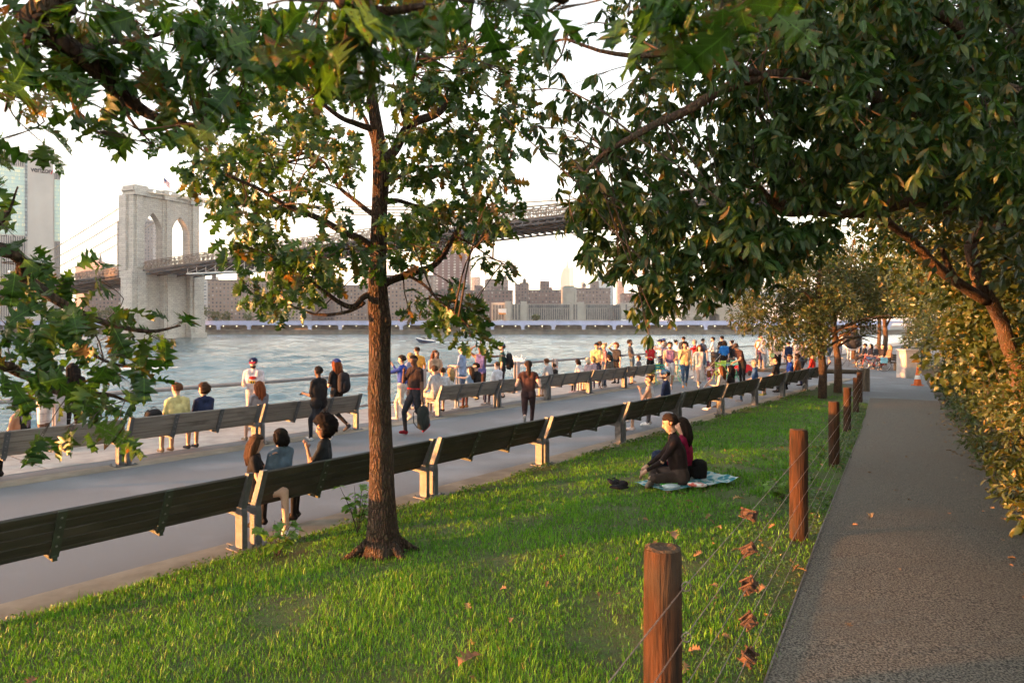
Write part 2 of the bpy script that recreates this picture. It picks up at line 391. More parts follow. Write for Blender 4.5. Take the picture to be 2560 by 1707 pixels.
# kerb slabs under the two rows, each slab a piece
def kerb(name, b0, b1, a0, a1, step, z, th, mat, label):
    root = empty(name); tag(root, label, kind='structure')
    mb = MB(); mb.box((0, 0, 0), (step - .012, b1 - b0, th), None, 0, .008); me = mb.mesh('slab', mat)
    a = a0
    while a < a1:
        p = ab(a + step / 2, (b0 + b1) / 2, z - th / 2 + random.uniform(-.003, .003))
        link('slab', me, root, Matrix.Translation(p) @ RU.to_4x4()); a += step
    return root
kerb('lawn_kerb', -.15, .33, -6.1, 27.0, 3.0, .035, .2, m_tan, 'worn concrete kerb between lawn and asphalt under the near benches')
kerb('bench_kerb', 5.62, 6.12, -8, 28, 3.0, .012, .2, m_tan, 'tan concrete strip under the far bench row')

# lawn
def grid_sheet(name, fn, na, nb, mat, label):
    V, Fc = [], []
    for i in range(na + 1):
        for j in range(nb + 1): V.append(fn(i / na, j / nb))
    for i in range(na):
        for j in range(nb):
            k = i * (nb + 1) + j; Fc.append((k, k + 1, k + nb + 2, k + nb + 1))
    mb = MB(); mb.add(V, Fc); o = mb.build(name, mat, smooth=True); o['kind'] = 'structure'; o['label'] = label
    return o
def lawn_pt(s, t):
    # s runs along the kerb from behind the camera to the far tip, t from kerb to path
    a = lerp(-7.5, 27.2, s); p = ab(a, -.16)
    # path point at matching run
    Y = lerp(-2.0, 23.6, s); q = Vector((xpath(Y) - .01, Y, 0)); r = p.lerp(q, t)
    return Vector((r.x, r.y, zlawn(r.x, r.y)))
grid_sheet('lawn', lawn_pt, 90, 30, m_lawn, 'sloping green lawn between the benches and the path')
PW = 1.95
def path_pt(s, t):
    Y = lerp(-4, 23.2, s); p = Vector((xpath(Y), Y, 0)) + PN * (PW * t); z = zpath(Y)
    return Vector((p.x, p.y, z + .012 * math.sin(t * math.pi) + .006))
grid_sheet('footpath', path_pt, 60, 8, m_path, 'brown speckled footpath running along the fence posts')
def bed_pt(s, t):
    Y = lerp(-6, 42, s); p = Vector((xpath(Y), Y, 0)) + PN * (PW - .03 + 7.0 * t); z = zpath(Y) - .004
    return Vector((p.x, p.y, z + .5 * min(t * 2, 1) ** 1.5 + .05 * mnoise.noise(p * 1.3) * min(1, t * 8)))
grid_sheet('planting_bed', bed_pt, 50, 14, m_soil, 'dark leaf-strewn earth under the shrubs beside the path')
ed = MB()
pts = [Vector((xpath(Y) - .004, Y, zpath(Y) + .012)) for Y in np.linspace(0.5, 22.5, 40)]
for p, q in zip(pts, pts[1:]):
    ed.add([p + Vector((-.006, 0, -.06)), q + Vector((-.006, 0, -.06)), q + Vector((-.006, 0, 0)), p + Vector((-.006, 0, 0)), p + Vector((.006, 0, 0)), q + Vector((.006, 0, 0))], [(0, 1, 2, 3), (3, 2, 5, 4)])
m_steel_d = M('edging_steel', (.16, .155, .15), (.09, .07, .05), scale=20, rough=.5, metal=.5)
o = ed.build('path_edging', m_steel_d); tag(o, 'thin metal edging strip between lawn and footpath', 'edging')

# grass
def grass_mat():
    m = bpy.data.materials.new('grass_blade'); m.use_nodes = True; t = m.node_tree; L = t.links.new
    b = t.nodes['Principled BSDF']; b.inputs['Roughness'].default_value = .5; b.inputs['Specular IOR Level'].default_value = .35
    at_ = nd(t, 'ShaderNodeAttribute', attribute_name='tint'); cr = nd(t, 'ShaderNodeValToRGB'); e = cr.color_ramp.elements
    e[0].position = 0; e[0].color = (.045, .125, .007, 1); e[1].position = 1; e[1].color = (.30, .24, .07, 1)
    for p, c in ((.35, (.085, .25, .010)), (.75, (.14, .335, .014)), (.93, (.20, .29, .03))):
        q = e.new(p); q.color = (*c, 1)
    L(at_.outputs['Fac'], cr.inputs[0]); L(cr.outputs[0], b.inputs['Base Color'])
    tr = nd(t, 'ShaderNodeBsdfTranslucent'); L(cr.outputs[0], tr.inputs[0]); mx = nd(t, 'ShaderNodeMixShader'); mx.inputs[0].default_value = .35
    L(b.outputs[0], mx.inputs[1]); L(tr.outputs[0], mx.inputs[2]); L(mx.outputs[0], t.nodes['Material Output'].inputs[0]); return m
def in_lawn(x, y, m=.02):
    d = (x - O.x) * W.x + (y - O.y) * W.y
    return (d < -.15 - m) & (x < .5525 * y - .64 - m)
def vnoise(x, y, sc, seed=0.0):
    return np.array([mnoise.noise(Vector((a * sc, b * sc, seed))) for a, b in zip(x, y)])
def grass():
    N = 640000
    Y = 1.6 + (RNG.random(N) ** 1.9) * 22.0
    X = RNG.uniform(-1, 1, N) * (Y * .95 + 1.2)
    ok = in_lawn(X, Y, -.05 * RNG.random(N) ** 3) & (np.abs(X) < Y * .80 + .6); X, Y = X[ok], Y[ok]
    n = len(X); dist = np.hypot(X, Y)
    g = 64                                                        # patchiness, from a coarse noise table
    tab = np.array([[mnoise.noise(Vector((i * .22, j * .22, 3.1))) for j in range(140)] for i in range(200)])
    tab2 = np.array([[mnoise.noise(Vector((i * .6, j * .6, 9.7))) for j in range(140)] for i in range(200)])
    ii = np.clip(((X + 12) * 6).astype(int), 0, 199); jj = np.clip((Y * 5.6).astype(int), 0, 139)
    pa, pb = tab[ii, jj], tab2[ii, jj]
    near_path = np.clip(1 - (.5525 * Y - .64 - X) / 1.0, 0, 1)
    keep = RNG.random(n) < np.clip(.95 + pb * .8 + np.minimum(pa + .08, 0) * 1.9 - near_path * .5, .08, 1)
    X, Y, dist, pa, pb, near_path = [q[keep] for q in (X, Y, dist, pa, pb, near_path)]; n = len(X)
    Z = np.array([zlawn(x, y) for x, y in zip(X, Y)])
    h = RNG.uniform(.024, .058, n) * (1 + pa * .6) * (1 - near_path * .35) * (1 + (RNG.random(n) < .04) * .9)
    w = RNG.uniform(.0018, .0034, n) * np.clip(dist / 4.5, .8, 3.2)
    th = RNG.uniform(0, 2 * np.pi, n); ph = th + RNG.normal(0, .5, n)
    lean = RNG.uniform(.15, 1.0, n) * h * (.75 + np.clip(-pb, 0, 1))
    P = np.stack([X, Y, Z - .004], 1); sd = np.stack([-np.sin(th), np.cos(th), np.zeros(n)], 1) * w[:, None]; ld = np.stack([np.cos(ph), np.sin(ph), np.zeros(n)], 1) * lean[:, None]
    up = np.array([0, 0, 1.0])
    v0, v1 = P - sd, P + sd
    mid = P + up * (h * .6)[:, None] + ld * .35
    v2, v3 = mid - sd * .75, mid + sd * .75
    v4 = P + up * (h * .97)[:, None] + ld
    V = np.stack([v0, v1, v2, v3, v4], 1).reshape(-1, 3)
    T = (np.array([[0, 1, 3], [0, 3, 2], [2, 3, 4]])[None] + (np.arange(n) * 5)[:, None, None]).reshape(-1, 3)
    tint = np.clip(.36 + RNG.normal(0, .16, n) + pa * .35 - pb * .12 + (RNG.random(n) < .035) * .5 + near_path * .10, 0, 1)
    me = np_mesh('grass', V, T, np.repeat(tint, 5), grass_mat())
    o = link('grass', me); tag(o, 'short uneven green grass covering the lawn', 'grass', kind='stuff')
grass()

# clover and creeping weeds along the edge of the path, and along the kerb
def clover():
    P, D = [], []
    for _ in range(9000):
        Y = 2.2 + random.random() ** 1.4 * 18; e = abs(random.gauss(0, .38)) + .02
        if mnoise.noise(Vector((Y * 1.1, e * 2, 1))) < -.12: continue
        x = xpath(Y) - e / .8753; P.append((x, Y, zlawn(x, Y) + random.uniform(.008, .035)))
    for _ in range(5200):
        a = random.uniform(-5, 26); e = abs(random.gauss(0, .07)) + .01
        if mnoise.noise(Vector((a * .9, 5, 1))) < -.05: continue
        p = ab(a, -.15 - e); P.append((p.x, p.y, zlawn(p.x, p.y) + random.uniform(.01, .06)))
    P = np.array(P); n = len(P); d = rnd_unit(n); d[:, 2] = np.abs(d[:, 2]) * .5 + .1
    nn = rnd_unit(n) * .6 + np.array([0, 0, 1.0])
    S = RNG.uniform(.014, .034, n) * np.clip(np.hypot(P[:, 0], P[:, 1]) / 6, .8, 2)
    m = leaf_mat('clover_leaf', (.02, .06, .012), (.05, .12, .02), (.20, .15, .05), .9, .25)
    o = link('clover', scatter('clover', leaf_shape(OVAL, .2, .2), P, frames(d, nn), S, RNG.random(n) * .97, m))
    tag(o, 'low clover and weeds along the lawn edges', 'weeds', kind='stuff')
clover()
# ------------------------------------------------------------------ benches
m_wood_d = M('bench_wood_damp_shaded', (.036, .033, .024), (.019, .019, .013), scale=5, rough=.62, bump=.3, bscale=30, stretch=(.25, 6, 6), c3=(.052, .046, .036), scale3=2.0, spec=.4, bdist=.004)  # damp greenish wood, with the shade of overhanging trees mixed into its colour
m_wood_g = M('bench_wood_grey', (.235, .215, .195), (.15, .135, .12), scale=5, rough=.75, bump=.35, bscale=30, stretch=(.25, 6, 6), c3=(.085, .075, .065), scale3=1.6, lo3=.55, hi3=.75, bdist=.004)
m_galv = M('galvanised_steel', (.115, .122, .13), (.08, .086, .092), scale=14, rough=.5, metal=.25, bump=.05, bscale=40)
m_strap = M('mossy_steel', (.045, .06, .04), (.03, .038, .028), scale=14, rough=.6, metal=.1, bump=.1, bscale=40)
m_bolt = M('bolt_steel', (.22, .22, .22), rough=.4, metal=.8)
LB = 2.80
def make_bench(L, wood, strap, front_wood):
    root = empty('park_bench')
    lean = Vector((0, -.19, .40)).normalized(); nrm = Vector((0, lean.z, -lean.y))    # the back rises and leans away from the water
    rb = Matrix(((1, 0, 0), (0, nrm.y, lean.y), (0, nrm.z, lean.z)))
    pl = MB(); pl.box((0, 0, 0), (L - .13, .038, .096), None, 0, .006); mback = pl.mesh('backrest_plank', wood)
    b0 = Vector((L / 2, .045, .47))
    for k in range(4):
        c = b0 + lean * (.045 + k * .1015) + Vector((0, random.uniform(-.001, .001), 0))
        link('backrest_plank', mback, root, Matrix.Translation(c) @ rb.to_4x4())
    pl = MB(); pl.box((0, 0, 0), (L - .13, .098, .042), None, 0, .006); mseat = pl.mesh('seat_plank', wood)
    for k in range(4):
        link('seat_plank', mseat, root, Matrix.Translation((L / 2, .105 + k * .107, .437 - .004 * k)))
    # end frames: leg below the seat, arm bent back above it
    for x in (.075, L - .075):
        mb = MB(); prof = [(-.06, 0), (.075, 0), (.075, .40), (.055, .47), (-.125, .855), (-.195, .855), (-.045, .45), (-.06, .38)]
        mb.prism(prof, (0, 1, 0), (0, 0, 1), (1, 0, 0), (x - .032, 0, 0), .064)
        mb.prism([(.05, .40), (.05, .345), (.46, .375), (.46, .40)], (0, 1, 0), (0, 0, 1), (1, 0, 0), (x - .02, 0, 0), .04)
        fr = mb.build('end_frame', m_galv, root, world=False)
        bp = MB(); bp.box((x, .01, .008), (.22, .26, .016), None, 0, .004)
        for sx in (-.08, .08):
            for sy in (-.09, .11): bp.lathe([(.012, .016), (.012, .03), (.006, .034)], 6, (x + sx, .01 + sy, 0))
        bp.build('base_plate', m_galv, fr, world=False)
    for x in (L / 3, 2 * L / 3):
        mb = MB(); c = b0 + lean * .165 - nrm * .032; c.x = x
        mb.box(c, (.075, .022, .50), rb)
        mb.prism([(.02, .40), (.02, .35), (.46, .375), (.46, .40)], (0, 1, 0), (0, 0, 1), (1, 0, 0), (x - .02, 0, 0), .04)
        st = mb.build('back_strap', strap, root, world=False)
        bt = MB()
        for k in range(4):
            q = b0 + lean * (.045 + k * .1015) - nrm * .043; q.x = x
            bt.lathe([(.011, -.004), (.011, .006), (.005, .009)], 6, q, rot=Matrix(((1, 0, 0), (0, lean.y, -nrm.y), (0, lean.z, -nrm.z))))
        q = bt.build('bolt', m_bolt, st, world=False); q['kind'] = 'stuff'
    return root
NTH = ['leftmost', 'second', 'third', 'fourth', 'fifth', 'sixth', 'seventh', 'eighth', 'ninth', 'tenth']
def bench_rows():
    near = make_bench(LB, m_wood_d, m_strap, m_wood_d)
    UA = math.atan2(U.y, U.x)
    for i in range(10):
        o = near if i == 0 else copy_tree(near)
        n = i - 1; o.location = Vector((-2.91 + 1.73 * n, 7.58 + 2.23 * n, .036)); o.rotation_euler.z = math.atan2(2.23, 1.73)
        tag(o, ('leftmost dark wooden bench beside the lawn, cut off by the picture edge' if i == 0 else
                f'{NTH[i]} dark wooden bench from the left in the row beside the lawn' if i < 9 else 'last dark wooden bench of the lawn row, beside the two small trees'), 'bench', 'benches in the row beside the lawn')
    far = make_bench(2.64, m_wood_g, m_galv, m_wood_g); k = 0
    for n in (-1, 0, 1, 3, 4, 5, 6, 7):
        o = far if k == 0 else copy_tree(far)
        o.location = Vector((-6.87 + 1.61 * n, 12.08 + 2.09 * n, .012)); o.rotation_euler.z = math.atan2(2.09, 1.61)
        tag(o, ('leftmost grey bench of the waterside row, half hidden by oak leaves' if k == 0 else
                'grey waterside bench holding the couple in yellow and navy' if k == 1 else
                'grey waterside bench ending at the gap in the row, behind the walking women' if k == 2 else
                'grey waterside bench just past the gap, holding a row of five sitters' if k == 3 else
                f'{NTH[k]} grey bench from the left in the waterside row'), 'bench', 'benches in the row beside the river')
        k += 1
bench_rows()
BU2 = Vector((1.61, 2.09, 0)).normalized(); BW2 = Vector((-BU2.y, BU2.x, 0))
BU1 = Vector((1.73, 2.23, 0)).normalized(); BW1 = Vector((-BU1.y, BU1.x, 0))
def seat_far(n, f=.22): return Vector((-6.87 + 1.61 * n, 12.08 + 2.09 * n, .012)) + BW2 * f
def seat_near(n, f=.22): return Vector((-2.91 + 1.73 * n, 7.58 + 2.23 * n, .036)) + BW1 * f

# ------------------------------------------------------------------ river railing
def railing():
    base = ab(-9, 8.42); root = empty('river_railing', base); tag(root, 'grey steel pipe railing with wire mesh along the river edge', 'railing')
    m_post = M('railing_paint', (.34, .34, .37), (.25, .25, .275), scale=7, rough=.6, bump=.1, c3=(.25, .20, .17), scale3=2.5, lo3=.6, hi3=.8)
    m_pipe = M('railing_pipe', (.20, .215, .235), (.15, .16, .175), scale=9, rough=.5, metal=.2)
    mb = MB(); mb.tube([ab(-9, 8.5, 1.05), ab(80, 8.5, 1.05)], .045, 10); mb.build('top_rail', m_pipe, root, smooth=True)
    mb = MB(); mb.tube([ab(-9, 8.5, .16), ab(80, 8.5, .16)], .035, 8); mb.build('bottom_rail', m_pipe, root, smooth=True)
    for k in range(5):
        mb = MB(); mb.tube([ab(-9, 8.5, .30 + k * .15), ab(80, 8.5, .30 + k * .15)], .0035, 5); mb.build('wire', m_pipe, root)
    tt = [-1.55, .98, 11.0, 12.6, 15.9, 18.4, 23.5, 29, 34, 37.6, 43, 49, 55, 61, 67, 73]
    me = None
    for q in tt:
        if me is None:
            mb = MB()
            for sy in (-.07, .07): mb.box((0, sy, .55), (.20, .025, 1.14), None, 0, .003)
            mb.box((0, 0, .55), (.03, .115, 1.12)); mb.box((0, 0, .008), (.3, .26, .016))
            me = mb.mesh('rail_post', m_post)
        p = ab(q, 8.42, .005) - base
        link('rail_post', me, root, Matrix.Translation(p) @ RU.to_4x4())
railing()

# ------------------------------------------------------------------ post-and-wire fence
def fence():
    m_post = M('fence_post_wood', (.055, .023, .010), (.014, .008, .005), scale=9, rough=.85, bump=.7, bscale=14, stretch=(5, 5, .5), c3=(.04, .03, .02), scale3=2.5, lo3=.5, hi3=.7, spec=.2)
    m_end = M('fence_post_end', (.05, .035, .022), (.10, .06, .03), scale=40, rough=.95, bump=1, bscale=60)
    m_wire = M('fence_wire', (.22, .21, .20), (.15, .12, .1), scale=60, rough=.5, metal=.6)
    m_rust = M('rusty_iron', (.10, .055, .034), (.032, .019, .013), scale=30, rough=.85, bump=.4, bscale=70)
    posts = []
    spec = [(1657, 2.6, 1.02, .073), (1997, 6.23, 1.0, .08), (2085, 10.45, 1.0, .08), (2118, 15.2, 1.0, .08), (2140, 19.2, 1.0, .08), (2149, 22.0, .98, .085)]
    labs = ['big weathered round fence post at the bottom edge, lit orange on one side', 'reddish brown round post standing between the wire tensioners and the bare fence posts beyond',
            'grey brown round fence post, third along the path', 'fourth round fence post along the path, brown with a red top', 'fifth and shorter looking round post along the path', 'last round post of the wire fence near the small trees']
    for i, (px, Y, h, r) in enumerate(spec):
        x = (px - CX) / F * Y; z = zpath(Y) - .03
        root = empty('fence_post', (x, Y, z)); tag(root, labs[i], 'post', 'round wooden posts of the wire fence')
        mb = MB(); n = 20; prof = [(1.0, -.15), (1.0, .1), (.99, .35), (1.0, .6), (.985, .85), (.98, h - .025), (.93, h)]
        vs_, fs = [], []
        for rr, zz in prof:
            for k in range(n):
                t = 2 * math.pi * k / n
                q = 1 + .035 * mnoise.noise(Vector((math.cos(t) * 2, math.sin(t) * 2, i * 7 + zz * .4))) + .018 * mnoise.noise(Vector((math.cos(t) * 7, math.sin(t) * 7, i * 3)))
                vs_.append((math.cos(t) * r * rr * q, math.sin(t) * r * rr * q, zz))
        for a in range(len(prof) - 1):
            for k in range(n): fs.append((a * n + k, a * n + (k + 1) % n, (a + 1) * n + (k + 1) % n, (a + 1) * n + k))
        mb.add(vs_, fs)
        mb.build('post', m_post, root, smooth=True, world=False)
        mb = MB(); top = vs_[-n:]; cv = [(v[0] * s, v[1] * s, v[2] + dz + .006 * mnoise.noise(Vector((v[0] * 60, v[1] * 60, dz)))) for s, dz in ((1.0, .0005), (.75, .006), (.4, .003)) for v in top] + [(0, 0, h + .001)]
        f2 = [(a * n + k, a * n + (k + 1) % n, (a + 1) * n + (k + 1) % n, (a + 1) * n + k) for a in range(2) for k in range(n)] + [(2 * n + k, 2 * n + (k + 1) % n, 3 * n) for k in range(n)]
        mb.add(cv, f2); mb.build('post_end', m_end, root, world=False)
        mb = MB()
        for k in range(5):
            zz = h - .13 - k * .19; c = Vector((-PU.y * -r * .98, -PU.x * r * .98, zz))
            mb.tube([c + PN * .0 + Vector((math.cos(t) * .018, 0, math.sin(t) * .018)) + PN * .018 for t in np.linspace(0, 6.0, 9)], .003, 5)
        q = mb.build('wire_eye', m_wire, root, world=False); q['kind'] = 'stuff'
        posts.append((x, Y, z, h, r))
    # wires: five strands from post to post, on the path side of the posts
    prev = Vector((xpath(-1.2) - .26, -1.2, .62))
    allp = [(prev.x, prev.y, prev.z, 1.02, .08)] + posts
    for k in range(5):
        mb = MB()
        pts = [Vector((x, y, z + h - .13 - k * .19)) + PN * (r + .012) for x, y, z, h, r in allp]
        mb.tube(pts, .0022, 5); o = mb.build('fence_wire', m_wire)
        tag(o, ['top strand', 'second strand', 'middle strand', 'fourth strand', 'lowest strand'][k] + ' of thin steel wire strung along the fence posts', 'wire', 'wires of the post fence')
    # tensioners hang on the wires between the first two posts
    (x0, y0, z0, h0, r0), (x1, y1, z1, h1, r1) = posts[0], posts[1]
    for k in range(5):
        t = .30; a = Vector((x0, y0, z0 + h0 - .13 - k * .19)) + PN * (r0 + .012); b = Vector((x1, y1, z1 + h1 - .13 - k * .19)) + PN * (r1 + .012)
        c = a.lerp(b, t); root = empty('wire_tensioner', c)
        tag(root, ['topmost', 'second from top', 'middle', 'second from bottom', 'lowest'][k] + ' rusty iron wire tensioner hanging on the fence wires', 'tensioner', 'rusty wire tensioners')
        root.rotation_euler = (random.uniform(-.9, .9) if k else .2, random.uniform(-.3, .3), math.atan2(PU.y, PU.x) + random.uniform(-.3, .3))
        mb = MB()
        for sy in (-.026, .026): mb.box((0, sy, 0), (.085, .005, .050), None, 0, .0015)
        mb.box((-.038, 0, .0), (.006, .05, .03)); mb.box((.038, 0, 0), (.006, .05, .03)); mb.tube([(-.04, 0, 0), (-.065, 0, .004), (-.075, 0, -.012)], .006, 6); mb.tube([(.04, 0, 0), (.062, 0, -.004), (.07, .01, .014)], .006, 6)
        mb.build('frame', m_rust, root, world=False)
        mb = MB(); mb.tube([(0, -.04, 0), (0, .04, 0)], .012, 10); mb.lathe([(.022, -.004), (.022, .004)], 10, (0, -.038, 0), rot=Matrix.Rotation(R(90), 3, 'X')); mb.build('spool', m_rust, root, world=False)
        mb = MB()
        for sx in (-.034, .034):
            for sz in (-.022, .022): mb.tube([(sx, -.042, sz), (sx, .042, sz)], .0055, 6); mb.lathe([(.010, -.004), (.010, .004)], 6, (sx, -.033, sz), rot=Matrix.Rotation(R(90), 3, 'X'))
        q = mb.build('bolt', m_rust, root, world=False); q['kind'] = 'stuff'
    # short timber barrier at the far end of the fence
    p = Vector((13.25, 25.6, 0)); root = empty('timber_barrier', p); tag(root, 'low timber rail on a squat dark post across the end of the lawn', 'barrier')
    m_t = M('grey_timber', (.16, .13, .10), (.09, .075, .06), scale=8, rough=.85, bump=.4, stretch=(1, 6, 6))
    mb = MB(); mb.tube([(0, 0, -.1), (0, 0, .86)], [.16, .15], 12); mb.build('post', m_t, root, world=False)
    mb = MB(); mb.tube([(-.1, .0, .72), (-1.9, .9, .70), (-3.6, 1.8, .68)], [.085, .085, .08], 10); mb.build('rail', m_t, root, smooth=True, world=False)
    mb = MB(); mb.tube([(-3.5, 1.75, -.1), (-3.5, 1.75, .62)], .09, 10); mb.build('post', m_t, root, world=False)
fence()
# ------------------------------------------------------------------ the far shore
LAND = -1.6
def grid_mat(name, wall, win, cw, ch, fw, fh, rough=.8, wall2=None, lit=None):
    """a wall too far away to tell its windows apart: a window grid in metres over a slightly uneven wall colour"""
    if name in _mats: return _mats[name]
    m = bpy.data.materials.new(name); m.use_nodes = True; t = m.node_tree; L = t.links.new
    b = t.nodes['Principled BSDF']; b.inputs['Roughness'].default_value = rough
    tc = nd(t, 'ShaderNodeTexCoord'); sp = nd(t, 'ShaderNodeSeparateXYZ'); L(tc.outputs['Object'], sp.inputs[0])
    a = nd(t, 'ShaderNodeMath', operation='ADD'); L(sp.outputs[0], a.inputs[0]); L(sp.outputs[1], a.inputs[1])
    def cell(src, step, frac):
        d = nd(t, 'ShaderNodeMath', operation='DIVIDE'); L(src, d.inputs[0]); d.inputs[1].default_value = step
        f = nd(t, 'ShaderNodeMath', operation='FRACT'); L(d.outputs[0], f.inputs[0])
        l = nd(t, 'ShaderNodeMath', operation='LESS_THAN'); L(f.outputs[0], l.inputs[0]); l.inputs[1].default_value = frac
        return l.outputs[0], d.outputs[0]
    cx, dx = cell(a.outputs[0], cw, fw); cz, dz = cell(sp.outputs[2], ch, fh)
    mu = nd(t, 'ShaderNodeMath', operation='MULTIPLY'); L(cx, mu.inputs[0]); L(cz, mu.inputs[1])
    fx = nd(t, 'ShaderNodeMath', operation='FLOOR'); L(dx, fx.inputs[0]); fz = nd(t, 'ShaderNodeMath', operation='FLOOR'); L(dz, fz.inputs[0])
    cb = nd(t, 'ShaderNodeCombineXYZ'); L(fx.outputs[0], cb.inputs[0]); L(fz.outputs[0], cb.inputs[1])
    wn_ = nd(t, 'ShaderNodeTexWhiteNoise', noise_dimensions='3D'); L(cb.outputs[0], wn_.inputs['Vector'])
    nz = nd(t, 'ShaderNodeTexNoise'); nz.inputs['Scale'].default_value = .15; nz.inputs['Detail'].default_value = 6; L(tc.outputs['Object'], nz.inputs['Vector'])
    w2 = wall2 or tuple(c * .8 for c in wall)
    mw = nd(t, 'ShaderNodeMix', data_type='RGBA'); mw.inputs[6].default_value = (*wall, 1); mw.inputs[7].default_value = (*w2, 1); L(nz.outputs[0], mw.inputs[0])
    mg = nd(t, 'ShaderNodeMix', data_type='RGBA'); mg.inputs[6].default_value = (*win, 1); mg.inputs[7].default_value = (*(lit or tuple(min(1, c * 2.2 + .05) for c in win)), 1)
    cu = nd(t, 'ShaderNodeMath', operation='POWER'); L(wn_.outputs['Value'], cu.inputs[0]); cu.inputs[1].default_value = 3.0; L(cu.outputs[0], mg.inputs[0])
    mx = nd(t, 'ShaderNodeMix', data_type='RGBA'); L(mu.outputs[0], mx.inputs[0]); L(mw.outputs[2], mx.inputs[6]); L(mg.outputs[2], mx.inputs[7]); L(mx.outputs[2], b.inputs['Base Color'])
    rr = nd(t, 'ShaderNodeMath', operation='MULTIPLY_ADD'); L(mu.outputs[0], rr.inputs[0]); rr.inputs[1].default_value = .25 - rough; rr.inputs[2].default_value = rough; L(rr.outputs[0], b.inputs['Roughness'])
    _mats[name] = m; return m

sheet('far_shore', [[(-1300, 466, LAND), (1500, 466, LAND), (2400, 5900, LAND), (-1300, 5900, LAND)]], M('far_ground', (.12, .12, .10), (.2, .19, .17), scale=.05, rough=.95, rnd=False), 'low far bank of the river')
bw = MB(); bw.box((0, 466, -2.95), (2400, 2.0, 2.9)); bw.box((0, 465.2, -1.3), (2400, 2.6, .5))
o = bw.build('river_bulkhead', M('bulkhead', (.22, .2, .17), (.13, .12, .11), scale=.3, rough=.9, rnd=False)); o['kind'] = 'structure'; o['label'] = 'grey stone bulkhead along the far bank'

# ---- suspension bridge
BN = Vector((.89, -.45, 0)).normalized(); BS = Vector((-BN.y, BN.x, 0))      # along the deck (towards us and to the right) / across it
BT = Vector((-169, 335, 0))
def bp_(t, s, z): return BT + BN * t + BS * s + Vector((0, 0, z))
def zdeck(t): return 28.2 + .06 * t - .00005 * t * t
def stone_mat():
    m = bpy.data.materials.new('granite_courses'); m.use_nodes = True; t = m.node_tree; L = t.links.new; b = t.nodes['Principled BSDF']; b.inputs['Roughness'].default_value = .9
    tc = nd(t, 'ShaderNodeTexCoord'); sp = nd(t, 'ShaderNodeSeparateXYZ'); L(tc.outputs['Object'], sp.inputs[0]); a = nd(t, 'ShaderNodeMath', operation='ADD'); L(sp.outputs[0], a.inputs[0]); L(sp.outputs[1], a.inputs[1])
    c = nd(t, 'ShaderNodeCombineXYZ'); L(a.outputs[0], c.inputs[0]); L(sp.outputs[2], c.inputs[1])
    br = nd(t, 'ShaderNodeTexBrick'); L(c.outputs[0], br.inputs['Vector']); br.inputs['Scale'].default_value = 1.0
    br.inputs['Brick Width'].default_value = 2.6; br.inputs['Row Height'].default_value = .95; br.inputs['Mortar Size'].default_value = .06
    br.inputs['Color1'].default_value = (.50, .48, .45, 1); br.inputs['Color2'].default_value = (.39, .375, .355, 1); br.inputs['Mortar'].default_value = (.26, .25, .24, 1)
    nz = nd(t, 'ShaderNodeTexNoise'); nz.inputs['Scale'].default_value = .12; nz.inputs['Detail'].default_value = 5; L(tc.outputs['Object'], nz.inputs['Vector'])
    mp = nd(t, 'ShaderNodeMapRange'); mp.inputs[3].default_value = .72; mp.inputs[4].default_value = 1.22; L(nz.outputs[0], mp.inputs[0])
    mx = nd(t, 'ShaderNodeMix', data_type='RGBA', blend_type='MULTIPLY'); mx.inputs[0].default_value = 1; L(br.outputs[0], mx.inputs[6]); L(mp.outputs[0], mx.inputs[7]); L(mx.outputs[2], b.inputs['Base Color'])
    return m
m_stone = stone_mat()
